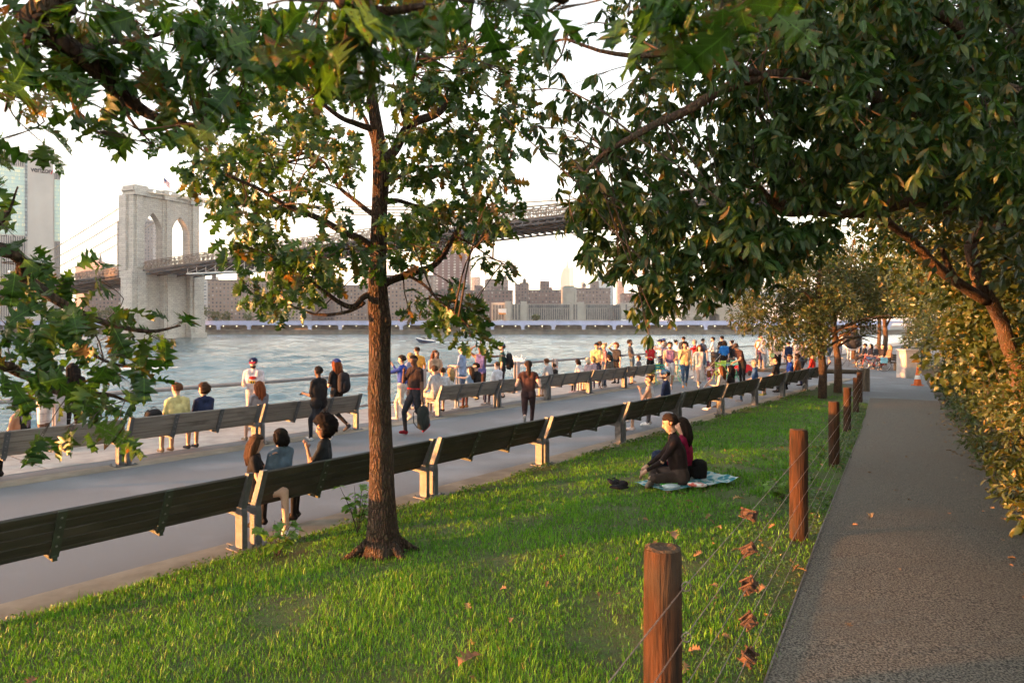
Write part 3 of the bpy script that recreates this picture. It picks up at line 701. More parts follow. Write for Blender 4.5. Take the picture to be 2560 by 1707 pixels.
def bridge():
    root = empty('suspension_bridge', (BT.x, BT.y, WATER)); tag(root, 'stone towered suspension bridge with steel truss deck crossing the river', 'bridge')
    TH = 5.0; X3, Z3, N3 = BS, Vector((0, 0, 1)), -BN
    mb = MB()
    def blk(s0, s1, z0, z1, out=0.0, back=0.0): mb.prism([(s0, z0), (s1, z0), (s1, z1), (s0, z1)], X3, Z3, N3, BT + BN * out, TH + out + back)
    piers = [(-18, -12.2), (-2.6, 2.6), (12.2, 18)]
    for i, (s0, s1) in enumerate(piers):
        e = -1.0 if i == 0 else 0; g = 1.0 if i == 2 else 0
        blk(s0, s1, 27.5, 63.51, 0, 4.0 if i == 0 else 0)
        blk(s0 + 1.4, s1 - 1.4, 29.38, 63.42, 1.1, 1.1)                       # buttress up the pier
        blk(s0 - .6 + e, s1 + .6 + g, WATER - 1, 24.5, 1.6, 1.6); blk(s0 + .9, s1 - .9, WATER - 1, 26.8, 2.7, 2.7)
        blk(s0 - .9 + e, s1 + .9 + g, 24.5, 27.6, 2.1, 2.1)
        blk(s0 - 1.2 + e, s1 + 1.2 + g, WATER - 1, -1.5, 3.2, 3.2); blk(s0 - .9 + e, s1 + .9 + g, -1.52, 7.5, 2.2, 2.2)
    # end buttresses on the narrow sides
    for s in (-18, 18):
        sg = -1 if s < 0 else 1
        mb.prism([(min(s, s + sg * 1.3), 28), (max(s, s + sg * 1.3), 28), (max(s, s + sg * 1.3), 63.33), (min(s, s + sg * 1.3), 63.33)], X3, Z3, N3, BT - BN * 3.5, 5.0)
    for s0, s1 in ((-12.6, -2.2), (2.2, 12.6)): blk(s0, s1, WATER - 1, 26.5, -1.2, -1.2)   # recessed wall below the road
    for s0, s1 in ((-12.2, -2.6), (2.6, 12.2)):                              # pointed arches
        c = (s0 + s1) / 2; hw = (s1 - s0) / 2; sp, ap = 46.86, 56.34; k = 10
        lft = [(s0 + hw * (1 - math.cos(math.pi / 2 * j / k)) ** 1.0 * 1.0, 0) for j in range(k + 1)]
        arc = [(s0 + hw * (j / k) ** 1.75, sp + (ap - sp) * (j / k) ** .82) for j in range(k + 1)]
        arc2 = [(2 * c - x, z) for x, z in arc[::-1]]
        for A_, side in ((arc, s0), (arc2, s1)):
            for (xa, za), (xb, zb) in zip(A_, A_[1:]):
                mb.prism([(xa, za), (xb, zb), (xb, 63.51), (xa, 63.51)], X3, Z3, N3, BT - BN * .5, TH - 1.0)
    mb.prism([(-18.2, 63.51), (18.2, 63.51), (18.2, 64.98), (-18.2, 64.98)], X3, Z3, N3, BT + BN * .5, TH + 1.0)
    mb.prism([(-19.4, 64.98), (19.4, 64.98), (19.4, 66.09), (-19.4, 66.09)], X3, Z3, N3, BT + BN * 1.6, TH + 3.2)
    mb.prism([(-18.8, 66.09), (18.8, 66.09), (18.8, 67.19), (-18.8, 67.19)], X3, Z3, N3, BT + BN * 1.0, TH + 2.0)
    for s0, s1 in piers: mb.prism([(s0 - .4, 63.14), (s1 + .4, 63.14), (s1 + .4, 67.74), (s0 - .4, 67.74)], X3, Z3, N3, BT + BN * 2.2, TH + 4.4)
    mb.build('tower', m_stone, root)
    m_deck = M('deck_steel', (.085, .082, .085), (.055, .055, .06), scale=.5, rough=.8, rnd=False)
    m_truss = M('truss_paint', (.24, .20, .17), (.17, .14, .12), scale=.4, rough=.75, rnd=False)
    m_cable = M('bridge_cable', (.42, .36, .29), rough=.7)
    T0, T1, ST = -190, 520, 3.0; tt = np.arange(T0, T1 + .1, ST)
    dk = MB(); 
    for a, b in zip(tt[::4], tt[4::4]):
        q = [bp_(a, -13, zdeck(a)), bp_(b, -13, zdeck(b)), bp_(b, 13, zdeck(b)), bp_(a, 13, zdeck(a))]
        dn = Vector((0, 0, -.7)); dk.add(q + [p + dn for p in q], [(0, 1, 2, 3), (7, 6, 5, 4), (0, 4, 5, 1), (1, 5, 6, 2), (2, 6, 7, 3), (3, 7, 4, 0)])
    for a in tt: 
        if -12 < a < 3: continue
        dk.tube([bp_(a, -13.2, zdeck(a) - 1.3), bp_(a, 13.2, zdeck(a) - 1.3)], .42, 4)
    for s in (-13, -4.6, 4.6, 13):
        dk.tube([bp_(a, s, zdeck(a) - 1.9) for a in tt[::4]], .35, 4)
    d = dk.build('deck', m_deck, root)
    tr = MB(); bar = .19
    for s, h in ((-13, 3.2), (13, 3.2), (-4.6, 5.8), (4.6, 5.8)):
        for hh, rr in ((0.2, .2), (h, .2), (h * .55, .12)): tr.tube([bp_(a, s, zdeck(a) + hh) for a in tt[::4]], rr, 4)
        for i, a in enumerate(tt[:-1]):
            b = a + ST
            tr.tube([bp_(a, s, zdeck(a)), bp_(a, s, zdeck(a) + h)], bar, 3, cap=False)
            tr.tube([bp_(a, s, zdeck(a)), bp_(b, s, zdeck(b) + h)], bar * .8, 3, cap=False)
            tr.tube([bp_(b, s, zdeck(b)), bp_(a, s, zdeck(a) + h)], bar * .8, 3, cap=False)
    for a in tt[::2]: tr.tube([bp_(a, -4.6, zdeck(a) + 5.6), bp_(a, 4.6, zdeck(a) + 5.6)], .14, 3, cap=False)
    o = tr.build('truss', m_truss, root); o['kind'] = 'stuff'
    mid = 243.0
    def zc(t): return (43.5 + 21.9 * ((mid - t) / mid) ** 2) if t >= 0 else 65.4 + .355 * t + .00045 * t * t
    su = MB()
    for s in (-12.6, -4.4, 4.4, 12.6):
        cb = MB(); cb.tube([bp_(t, s, zc(t)) for t in list(range(-180, -12, 8)) + [-6.0]], .26, 6, cap=False)
        cb.tube([bp_(t, s, zc(t)) for t in [-6.0] + list(range(0, 500, 10))], .26, 6, cap=False)
        cb.build('main_cable', m_cable, root)
        for t in list(range(-160, -12, 5)) + list(range(6, 480, 5)):
            if zc(t) > zdeck(t) + 3: su.tube([bp_(t, s, zdeck(t)), bp_(t, s, zc(t))], .045, 3, cap=False)
        for k in range(10):                                                # stays fanning out from the tower top
            for sg in (1, -1): su.tube([bp_(-4, s, 64), bp_(-6 + sg * (18 + k * 11), s, zdeck(sg * (12 + k * 11)) + 2.5)], .04, 3, cap=False)
    o = su.build('suspender_cables', m_cable, root); o['kind'] = 'stuff'
    m_lamp = bpy.data.materials.new('cable_lamp'); m_lamp.use_nodes = True; b = m_lamp.node_tree.nodes['Principled BSDF']; b.inputs['Emission Color'].default_value = (1, .85, .6, 1); b.inputs['Emission Strength'].default_value = .5
    lm = MB(); lm.ell((0, 0, 0), (.42, .42, .42), 8, 6); me = lm.mesh('lamp', m_lamp)
    off = Vector(root.location)
    for t in range(8, 130, 11): link('lamp', me, root, Matrix.Translation(bp_(t, -12.6, zc(t) + .8) - off))
    for t in range(-150, -12, 18): link('lamp', me, root, Matrix.Translation(bp_(t, -12.6, zc(t) + .8) - off))
    # lamp standard on the deck and work platform slung under it
    ls = MB(); p = bp_(190, 3, zdeck(190) + 5.6); ls.tube([p, p + Vector((0, 0, 4.5))], .16, 6); ls.ell(p + Vector((0, 0, 5.1)), (.5, .5, .9), 8, 6); ls.build('lamp_standard', m_deck, root)
    wp = MB()
    for t in range(30, 95, 6):
        wp.tube([bp_(t, -12, zdeck(t) - 2), bp_(t, -12, 26.0)], .14, 4); wp.tube([bp_(t, -12, 26.0), bp_(t + 6, -12, zdeck(t) - 2.5)], .1, 4)
    wp.box(bp_(62, -9, 25.6), (66, 6, .5), Matrix.Rotation(math.atan2(BN.y, BN.x), 3, 'Z')); wp.build('work_platform', M('platform_white', (.6, .6, .6), rough=.7), root)
    fl = empty('flag', bp_(-3, 0, 67.6)); tag(fl, 'small red white and blue flag on the bridge tower', 'flag')
    q = MB(); q.tube([(0, 0, 0), (0, 0, 7.5)], .12, 6); q.build('pole', M('white_paint', (.75, .75, .75), rough=.5), fl, world=False)
    q = MB(); n = 8
    for r in range(5):
        q.add([(.15 + i * .42, .25 * math.sin(i * .9), 7.3 - r * .5 - i * .42) for i in range(n)] + [(.15 + i * .42, .25 * math.sin(i * .9), 6.8 - r * .5 - i * .42) for i in range(n)], [(i, i + 1, n + i + 1, n + i) for i in range(n - 1)], r % 2)
    q.build('cloth', [M('flag_red', (.45, .03, .04), rough=.8), M('flag_white', (.7, .7, .72), rough=.8)], fl, world=False)
    q = MB(); q.add([(.13 + i * .42, .25 * math.sin(i * .9) - .03, z - i * .42) for z in (7.31, 5.95) for i in range(4)], [(0, 1, 5, 4), (1, 2, 6, 5), (2, 3, 7, 6)]); q.build('canton', M('flag_blue', (.03, .05, .2), rough=.8), fl, world=False)
bridge()

# ---- elevated roadway along the far bank
def viaduct():
    root = empty('elevated_highway', (0, 470, LAND)); tag(root, 'pale lavender blue elevated roadway on columns along the far bank', 'viaduct')
    mv = M('viaduct_paint', (.44, .49, .70), (.37, .42, .62), scale=.2, rough=.7, rnd=False); mc = M('viaduct_concrete', (.3, .29, .27), (.2, .19, .18), scale=.4, rough=.9, rnd=False)
    mb = MB(); mb.box((-60, 471, 3.55), (640, 1.0, 2.3)); mb.box((-60, 470.2, 4.95), (640, .5, .35)); mb.box((-60, 470.25, 2.3), (640, .55, .25)); mb.build('girder', mv, root)
    mb = MB(); mb.box((-60, 480, 4.4), (640, 17, .5)); mb.build('road_slab', mc, root)
    mb = MB(); mb.box((430, 480, 3.9), (340, 17, .8)); mb.box((430, 471, 4.6), (340, .3, .6)); mb.build('far_slab', mv, root)
    off = Vector(root.location); mb = MB(); mb.box((0, 0, 2.1), (2.2, 1.6, 6.0)); mb.prism([(-3.2, 3.9), (3.2, 3.9), (1.1, 1.4), (-1.1, 1.4)], (1, 0, 0), (0, 0, 1), (0, 1, 0), (0, -.5, 0), 1.0); me = mb.mesh('column', mv)
    mb = MB(); mb.box((0, 0, -2.6), (3.4, 3, 3.2)); mf = mb.mesh('footing', mc)
    for k in range(-18, 22):
        x = -1.5 + k * 21.0 - 12; link('column', me, root, Matrix.Translation(Vector((x, 471.2, 0)) - off + Vector((0, 0, LAND + 1.0)))); link('footing', mf, root, Matrix.Translation(Vector((x, 471.2, LAND)) - off + Vector((0, 0, 1.0))))
    mb = MB(); mb.box((-60, 487, .8), (640, .5, 6.4)); mb.build('back_wall', mc, root)
    ml = bpy.data.materials.new('viaduct_lamp'); ml.use_nodes = True; b = ml.node_tree.nodes['Principled BSDF']; b.inputs['Emission Color'].default_value = (1, .82, .5, 1); b.inputs['Emission Strength'].default_value = .35
    mb = MB(); mb.ell((0, 0, 0), (.35, .35, .3), 6, 4); me = mb.mesh('lamp', ml)
    for k in range(44): link('lamp', me, root, Matrix.Translation(Vector((-230 + k * 9.3, 478, 1.3)) - off))
viaduct()

# ---- buildings
BRICK = [('brick_a', (.22, .165, .15), (.17, .13, .12)), ('brick_b', (.26, .195, .17), (.20, .15, .13)), ('brick_c', (.18, .125, .115), (.14, .10, .095)), ('brick_d', (.38, .33, .29), (.31, .26, .23))]
def bmat(i): n, a, b = BRICK[i]; return grid_mat(n, a, (.06, .06, .07), 3.1, 3.0, .42, .5, .85, b, (.42, .40, .38))
m_roof = M('roof_tar', (.10, .095, .09), (.16, .15, .14), scale=.3, rough=.9)
def bld(x0, x1, top, Y, mat, label, depth=None, base=None, extra=(), cat='building', name='apartment_building', win=None):
    X0, X1 = (x0 - CX) / F * Y, (x1 - CX) / F * Y; zt = HC + (HY - top) / F * Y; zb = LAND if base is None else HC + (HY - base) / F * Y
    w = X1 - X0; dp = depth or max(14, min(w * .6, 40)); root = empty(name, ((X0 + X1) / 2, Y + dp / 2, zb)); tag(root, label, cat)
    h = zt - zb; mb = MB(); mb.box((0, 0, h / 2), (w, dp, h)); mb.build('walls', mat, root, world=False)
    k = Y / F
    mb = MB(); mb.box((0, 0, h + .4), (w + .4, dp + .4, .9)); mb.build('parapet', m_roof, root, world=False)
    rb = random.Random(int(x0 * 7 + x1)); tk = MB()
    for _ in range(max(1, int(w / 16))):                            # water tanks and lift houses on the roof
        tx, ty, th = rb.uniform(-w * .42, w * .42), rb.uniform(-dp * .3, dp * .1), rb.uniform(2.5, 5.5)
        if rb.random() < .5:
            tk = MB(); tk.lathe([(1.7, h + 2.0), (1.7, h + 2 + th * .7), (.2, h + 2.8 + th * .8)], 8, (tx, ty, 0))
            for sx, sy in ((1, 1), (1, -1), (-1, 1), (-1, -1)): tk.tube([(tx + sx, ty + sy, h), (tx + sx, ty + sy, h + 2.1)], .16, 4)
            tk.build('water_tank', m_roof, root, world=False)
        else: tk = MB(); tk.box((tx, ty, h + th * .4 + .4), (rb.uniform(3, 7), rb.uniform(3, 6), th * .8)); tk.build('lift_house', mat, root, world=False)
    for (ex0, ex1, etop) in extra:
        a, b = (ex0 - CX) / F * Y - (X0 + X1) / 2, (ex1 - CX) / F * Y - (X0 + X1) / 2; zt2 = HC + (HY - etop) / F * Y - zb
        mb = MB(); mb.box(((a + b) / 2, 0, (h + zt2) / 2), (b - a, dp * .6, zt2 - h)); mb.build('rooftop_block', mat, root, world=False)
    return root, w, dp, h
bld(210, 306, 716, 560, bmat(0), 'brick block seen through the bridge left of the stone tower', extra=((230, 260, 706),))
bld(293, 382, 557, 760, grid_mat('pale_tower', (.34, .31, .31), (.16, .16, .18), 3.4, 3.3, .45, .6), 'pale slab tower behind the arches of the stone bridge tower', 22, extra=((310, 372, 548),))
bld(505, 532, 700, 640, grid_mat('white_balconies', (.5, .5, .5), (.18, .2, .22), 6, 3.0, .5, .5), 'narrow white apartment slab with balconies right of the bridge tower', 16)
bld(519, 645, 702, 555, bmat(1), 'wide brown brick apartment block just right of the bridge tower', 22, extra=((587, 605, 671), (620, 640, 694)))
bld(640, 760, 712, 600, bmat(3), 'brick block behind the oak, second right of the bridge tower', 22, extra=((660, 690, 704),))
bld(752, 845, 697, 640, bmat(0), 'brown brick slab left of the oak trunk above the elevated road', 22, extra=((780, 812, 688),))
bld(836, 925, 715, 600, bmat(1), 'brick block hidden behind the oak trunk', 22)
bld(962, 1082, 690, 560, bmat(1), 'tall brown brick apartment block right of the oak trunk', 22, extra=((985, 1010, 684), (1030, 1062, 686)))
r_, w_, d_, h_ = bld(1083, 1173, 588, 720, grid_mat('brown_tower', (.225, .135, .125), (.34, .30, .29), 6.2, 2.9, .35, .6, .8, (.18, .11, .10), (.6, .56, .52)), 'very tall brown residential tower rising under the bridge deck', 30)
bld(1080, 1282, 728, 575, bmat(2), 'long low brown brick block beneath the tall brown tower', 26, extra=((1100, 1126, 721), (1185, 1206, 713), (1228, 1258, 716)))
bld(1212, 1270, 702, 640, grid_mat('scaffolded', (.30, .24, .22), (.12, .11, .11), 3.4, 3.2, .5, .5), 'brick block wrapped in scaffolding at its top', 24, extra=((1216, 1240, 696),))
bld(1288, 1322, 712, 690, bmat(0), 'small brick tower left of the pale spired skyscraper', 18, extra=((1300, 1321, 706),))
bld(1322, 1408, 727, 620, bmat(2), 'brown brick block left of the green capped tower', 24, extra=((1352, 1374, 702),))
bld(1440, 1526, 722, 630, bmat(0), 'brown brick block right of the green capped tower', 24, extra=((1480, 1499, 702),))
bld(1497, 1515, 700, 760, grid_mat('white_glass', (.62, .64, .66), (.35, .4, .45), 4, 3.2, .5, .5), 'white glass apartment tower right of the spired skyscraper', 14, extra=((1500, 1514, 696),))
bld(1513, 1533, 711, 800, grid_mat('pale_glass', (.55, .58, .62), (.35, .4, .45), 3, 3.2, .5, .6), 'pale stepped glass tower beside the white glass tower', 14)
bld(1518, 1527, 677, 2600, grid_mat('pencil_tower', (.50, .46, .48), (.38, .38, .42), 4, 4, .5, .5), 'slim far pencil tower right of the spired skyscraper', 14)
bld(1452, 1463, 707, 2200, grid_mat('dome_glass', (.48, .48, .52), (.36, .38, .42), 4, 4, .5, .5), 'small pale far tower with a rounded top', 12)
bld(1790, 1853, 700, 720, bmat(3), 'red brick block above the stone anchorage with the arch', 24, extra=((1815, 1838, 695),))
bld(1868, 1905, 707, 740, bmat(1), 'red brick block behind the small lawn trees', 24)
bld(1560, 1640, 735, 700, bmat(2), 'hazy brown block right of the grey hall behind the leaves', 24)
for (a, b, tp, Y, mi, lab) in ((662, 690, 655, 1500, 3, 'faint pale tower far behind the oak, left one'), (704, 730, 672, 1300, 1, 'faint brownish tower far behind the oak branches'), (800, 824, 664, 1400, 3, 'hazy pale tower just left of the oak trunk'), (905, 930, 650, 1700, 0, 'tall hazy tower right behind the oak trunk'), (930, 960, 680, 1200, 3, 'short hazy tower right of the oak trunk'), (1178, 1200, 694, 1500, 3, 'faint tower right of the tall brown tower'), (1545, 1560, 705, 1500, 0, 'faint slim tower beside the hanging leaves'), (430, 452, 668, 1300, 1, 'hazy tower behind the bridge deck right of the stone tower')):
    bld(a, b, tp, Y, bmat(mi), lab, 24)
# domed civic building left of the bridge tower
r_, w_, d_, h_ = bld(188, 262, 668, 980, grid_mat('civic_stone', (.50, .36, .30), (.28, .2, .18), 4, 4, .4, .5), 'pink stone civic building with small spires left of the bridge tower', 30, extra=((196, 235, 650), (240, 250, 655)))
mb = MB()
for px, tp in ((197, 628), (235, 632)):
    x = (px - 225) / F * 980; z0 = h_; mb.tube([(x, 0, z0), (x, 0, z0 + 12), (x, 0, z0 + (668 - tp) / F * 980)], [3.2, 2.2, .3], 8)
mb.build('spire', m_roof, r_, world=False)

def empire():
    Y = 5000; k = Y / F; cx = (1417 - CX) * k; mt = grid_mat('pink_limestone', (.36, .28, .265), (.25, .205, .20), 14, 400, .4, 1.0, .8)
    root = empty('skyscraper', (cx, Y, LAND)); tag(root, 'pale pink stepped skyscraper with a tall needle spire', 'skyscraper')
    z = lambda y: HC + (HY - y) * k - LAND
    mb = MB()
    for x0, x1, yt in ((1400, 1434, 716), (1401, 1433, 693), (1403.5, 1430.5, 681), (1406, 1427, 675), (1408, 1425, 671)):
        mb.box(((x0 + x1) / 2 * k - 1417 * k, 0, z(yt) / 2), ((x1 - x0) * k, (x1 - x0) * k * .8, z(yt)))
    mb.build('tower', mt, root, world=False)
    mb = MB(); mb.lathe([(5.2 * k, z(671)), (4.2 * k, z(667)), (2.6 * k, z(664)), (2.3 * k, z(652)), (1.3 * k, z(650))], 10); mb.build('mast', mt, root, world=False)
    mb = MB(); mb.tube([(0, 0, z(650)), (0, 0, z(640)), (0, 0, z(632))], [.9 * k, .6 * k, .2 * k], 6); mb.build('antenna', mt, root, world=False)
    r2, w2, d2, h2 = bld(1425, 1434, 668, 4600, grid_mat('pink_glass', (.55, .48, .47), (.45, .42, .44), 12, 12, .5, .5), 'slim pale tower close beside the spired skyscraper', 26)
empire()

# grey hall with green capped tower: its windows are built
def hall():
    Y = 520; k = Y / F; X = lambda px: (px - CX) * k; Z = lambda y: HC + (HY - y) * k
    mg = M('grey_limestone', (.36, .35, .32), (.29, .28, .255), scale=.15, rough=.85, rnd=False); mw = M('dark_pane', (.07, .075, .085), (.16, .165, .17), scale=.2, rough=.25)
    root = empty('grey_hall', (X(1415), Y, LAND)); tag(root, 'long grey stone institutional hall with rows of windows and green capped tower', 'building')
    off = Vector(root.location); mb = MB()
    mb.box((X(1390), Y + 10, (Z(760) + LAND) / 2), (X(1520) - X(1262), 20, Z(760) - LAND)); 
    for a, b, t in ((1262, 1278, 753), (1302, 1317, 753), (1427, 1460, 755), (1552, 1600, 757)): mb.box((X((a + b) / 2), Y + 9.5, (Z(t) + LAND) / 2), (X(b) - X(a), 21.6, Z(t) - LAND))
    mb.box((X(1575), Y + 11, (Z(762) + LAND) / 2), (X(1600) - X(1522), 19, Z(762) - LAND)); mb.box((X(1245), Y + 12, (Z(756) + LAND) / 2), (X(1262) - X(1228), 18, Z(756) - LAND))
    mb.build('walls', mg, root)
    mb = MB(); mb.box((X(1425.5), Y + 14, (Z(716) + Z(760)) / 2), (X(1443) - X(1408), 14, Z(716) - Z(760)))
    for s in (1410, 1441): mb.box((X(s), Y + 6.6, (Z(724) + Z(760)) / 2), (1.6, 1.2, Z(724) - Z(760)))
    mb.box((X(1425.5), Y + 6.7, (Z(722) + Z(732)) / 2), (1.2, .8, Z(722) - Z(732)), None, 0); tw = mb.build('tower', mg, root)
    mb = MB(); mb.prism([(X(1412), Z(716)), (X(1439), Z(716)), (X(1437), Z(713)), (X(1414), Z(713))], (1, 0, 0), (0, 0, 1), (0, 1, 0), (0, Y + 8, 0), 11); mb.build('copper_cap', M('copper_green', (.16, .30, .24), (.11, .22, .18), scale=.3, rough=.7), root)
    mb = MB(); mb.box((0, 0, 0), (1.5, .5, 2.6)); me = mb.mesh('window', mw)
    mb = MB(); mb.box((0, 0, 0), (1.1, .5, 3.0)); me2 = mb.mesh('window', mw)
    for r, y in enumerate((766, 776.5, 785, 794)):
        for a, b, n in ((1321, 1424, 19), (1464, 1549, 16)):
            for i in range(n): link('window', me if r == 0 else me2, root, Matrix.Translation(Vector((X(a + (b - a) * (i + .5) / n), Y - .1, Z(y))) - off))
        for px in (1283, 1290, 1298, 1435, 1441, 1565, 1585): link('window', me2, root, Matrix.Translation(Vector((X(px), Y - 1.35 if px in (1435, 1441, 1565, 1585) else Y - .1, Z(y))) - off))
        for px in (1234, 1242, 1250, 1257): link('window', me2, root, Matrix.Translation(Vector((X(px), Y + 2.9, Z(y + 1))) - off))
    mb = MB(); mb.box((X(1256), Y - 1.6, Z(779)), (X(1266) - X(1246), .4, Z(772) - Z(786))); mb.box((X(1256), Y - 1.62, Z(784)), (X(1265) - X(1247), .42, 1.2), None, 1); mb.build('banner', [M('banner_white', (.7, .68, .66), rough=.8), M('banner_orange', (.6, .25, .05), rough=.8)], root)
hall()

def verizon():
    Y = 650; k = Y / F; X = lambda px: (px - CX) * k; Z = lambda y: HC + (HY - y) * k
    ml = M('pale_limestone', (.52, .50, .475), (.46, .44, .42), scale=.06, rough=.85, rnd=False); ms = M('dark_slit', (.10, .105, .12), rough=.4)
    mglass = grid_mat('green_glass', (.45, .62, .60), (.52, .70, .66), 1.6, 3.6, .9, .75, .3, (.38, .55, .55), (.85, .86, .62)); mdk = grid_mat('dark_glass', (.15, .19, .23), (.25, .32, .36), 1.6, 3.6, .8, .7, .3)
    root = empty('office_tower', (X(80), Y, LAND)); tag(root, 'white office tower with green glass bands and a company name near its top', 'office tower')
    root.rotation_euler.z = R(35); root.scale.x = .83                # it faces the river mouth, turned towards the park
    mb = MB(); mb.box((X(5), Y + 20, (Z(387) + LAND) / 2), (X(69) - X(-60), 36, Z(387) - LAND)); mb.box((X(142), Y + 20, (Z(424) + LAND) / 2), (X(152) - X(132), 34, Z(424) - LAND)); mb.build('walls', ml, root)
    mb = MB(); mb.box((X(101), Y + 14, (Z(377) + LAND) / 2), (X(133) - X(69), 34, Z(377) - LAND)); mb.build('pylon', ml, root)
    mb = MB(); mb.box((X(2), Y + 1.9, (Z(421) + Z(589)) / 2), (X(62) - X(-58), .8, Z(421) - Z(589))); mb.box((X(143.5), Y + 2.9, (Z(442) + Z(598)) / 2), (X(151) - X(136), .8, Z(442) - Z(598))); mb.build('glass_band', mglass, root)
    mb = MB(); mb.box((X(65.5), Y + 1.85, (Z(400) + Z(591)) / 2), (X(69) - X(62), .9, Z(400) - Z(591))); mb.build('corner_glazing', mdk, root)
    off = Vector(root.location)
    for (a, b, n, y0, y1, dy) in ((-56, 60, 22, 392, 418, 1.9), (-56, 64, 22, 592, 800, 1.9), (136, 151, 4, 426, 441, 2.9), (136, 151, 4, 600, 800, 2.9)):
        mb = MB(); mb.box((0, 0, 0), (.9, .5, Z(y0) - Z(y1))); me = mb.mesh('window_slit', ms)
        for i in range(n): link('window_slit', me, root, Matrix.Translation(Vector((X(a + (b - a) * (i + .5) / n), Y + dy, (Z(y0) + Z(y1)) / 2)) - off))
    mb = MB()
    for px in (8, 20, 34, 48): mb.box((X(px), Y + 14, Z(385)), (1.2, 6, 3.5))
    mb.build('roof_plant', m_roof, root)
    fd = bpy.data.curves.new('lettering', 'FONT'); fd.body = 'verizon'; fd.size = 7.4; fd.extrude = .25; fd.align_x = 'CENTER'; fd.space_character = .92; fd.offset = .10
    fo = link('lettering', font_mesh(fd, M('letter_black', (.02, .02, .025), rough=.5)), root)
    fo.location = Vector((X(103.5), Y - 3.3, Z(431))) - off; fo.rotation_euler = (R(90), 0, 0); fo['label'] = 'black lettering reading verizon'
    mb = MB(); mb.prism([(0, 0), (.9, -1.4), (3.2, 3.6), (2.3, 3.6), (.9, .6), (.45, .5)], (1, 0, 0), (0, 0, 1), (0, 1, 0), (X(126), Y - 3.6, Z(430)), .4); mb.build('check_mark', M('logo_red', (.55, .03, .03), rough=.5), root)
verizon()

def anchorage():
    Y = 560; k = Y / F; X = lambda px: (px - CX) * k; Z = lambda y: HC + (HY - y) * k
    root = empty('bridge_anchorage', (X(1800), Y, LAND)); tag(root, 'stone bridge anchorage with a round arch and pale steel truss deck', 'bridge')
    ms = M('anchorage_stone', (.40, .36, .31), (.30, .27, .235), scale=.15, rough=.9, rnd=False); mt = M('truss_white', (.55, .60, .64), rough=.7); md = M('truss_blue', (.22, .28, .32), rough=.8)
    a0, a1 = 1773, 1799; sp, ap = 793, 783; mb = MB()
    def blk(x0, x1, y0, y1, dy=0, th=30): mb.box((X((x0 + x1) / 2), Y + th / 2 + dy, (Z(y0) + Z(y1)) / 2), (X(x1) - X(x0), th, Z(y0) - Z(y1)))
    blk(1728, a0, 745, 803); blk(a1, 1826, 745, 803); blk(a0, a1, 745, ap - 1)
    n = 10
    for i in range(n):
        t0, t1 = math.pi * i / n, math.pi * (i + 1) / n; c = (a0 + a1) / 2; h = (a1 - a0) / 2
        xa, xb = c - h * math.cos(t0), c - h * math.cos(t1); ya = min(sp - 10 * math.sin(t0), sp - 10 * math.sin(t1))
        blk(xa, xb, ap - 1, max(ya, ap - .9), .2, 29)
    blk(1790, 1818, 722, 745, 2, 20); blk(1786, 1822, 720, 724, 1, 22); blk(1740, 1760, 736, 745, 2, 20); blk(1722, 1830, 743, 747, -1, 32)
    mb.prism([(X(1826), Z(803)), (X(1880), Z(803)), (X(1846), Z(748)), (X(1826), Z(748))], (1, 0, 0), (0, 0, 1), (0, 1, 0), (0, Y + 4, 0), 24)
    mb.build('anchor_block', ms, root)
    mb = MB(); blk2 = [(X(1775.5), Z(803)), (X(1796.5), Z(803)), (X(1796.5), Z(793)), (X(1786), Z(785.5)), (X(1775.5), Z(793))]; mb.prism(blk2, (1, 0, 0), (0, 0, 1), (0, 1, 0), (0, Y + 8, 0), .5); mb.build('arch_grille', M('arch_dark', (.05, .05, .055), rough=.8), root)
    mb = MB(); mb.box((X(1930), Y + 10, Z(741)), (X(2040) - X(1818), 18, Z(735) - Z(747))); mb.build('deck', md, root)
    mb = MB()
    for y in (722.5, 733.5): mb.box((X(1930), Y + 1, Z(y)), (X(2040) - X(1822), .7, .9))
    for i in range(34):
        x0 = 1824 + i * 6.4; s = i % 2
        mb.tube([(X(x0), Y + 1, Z(733.5 if s else 722.5)), (X(x0 + 6.4), Y + 1, Z(722.5 if s else 733.5))], .4, 4)
    mb.build('truss', mt, root)
anchorage()

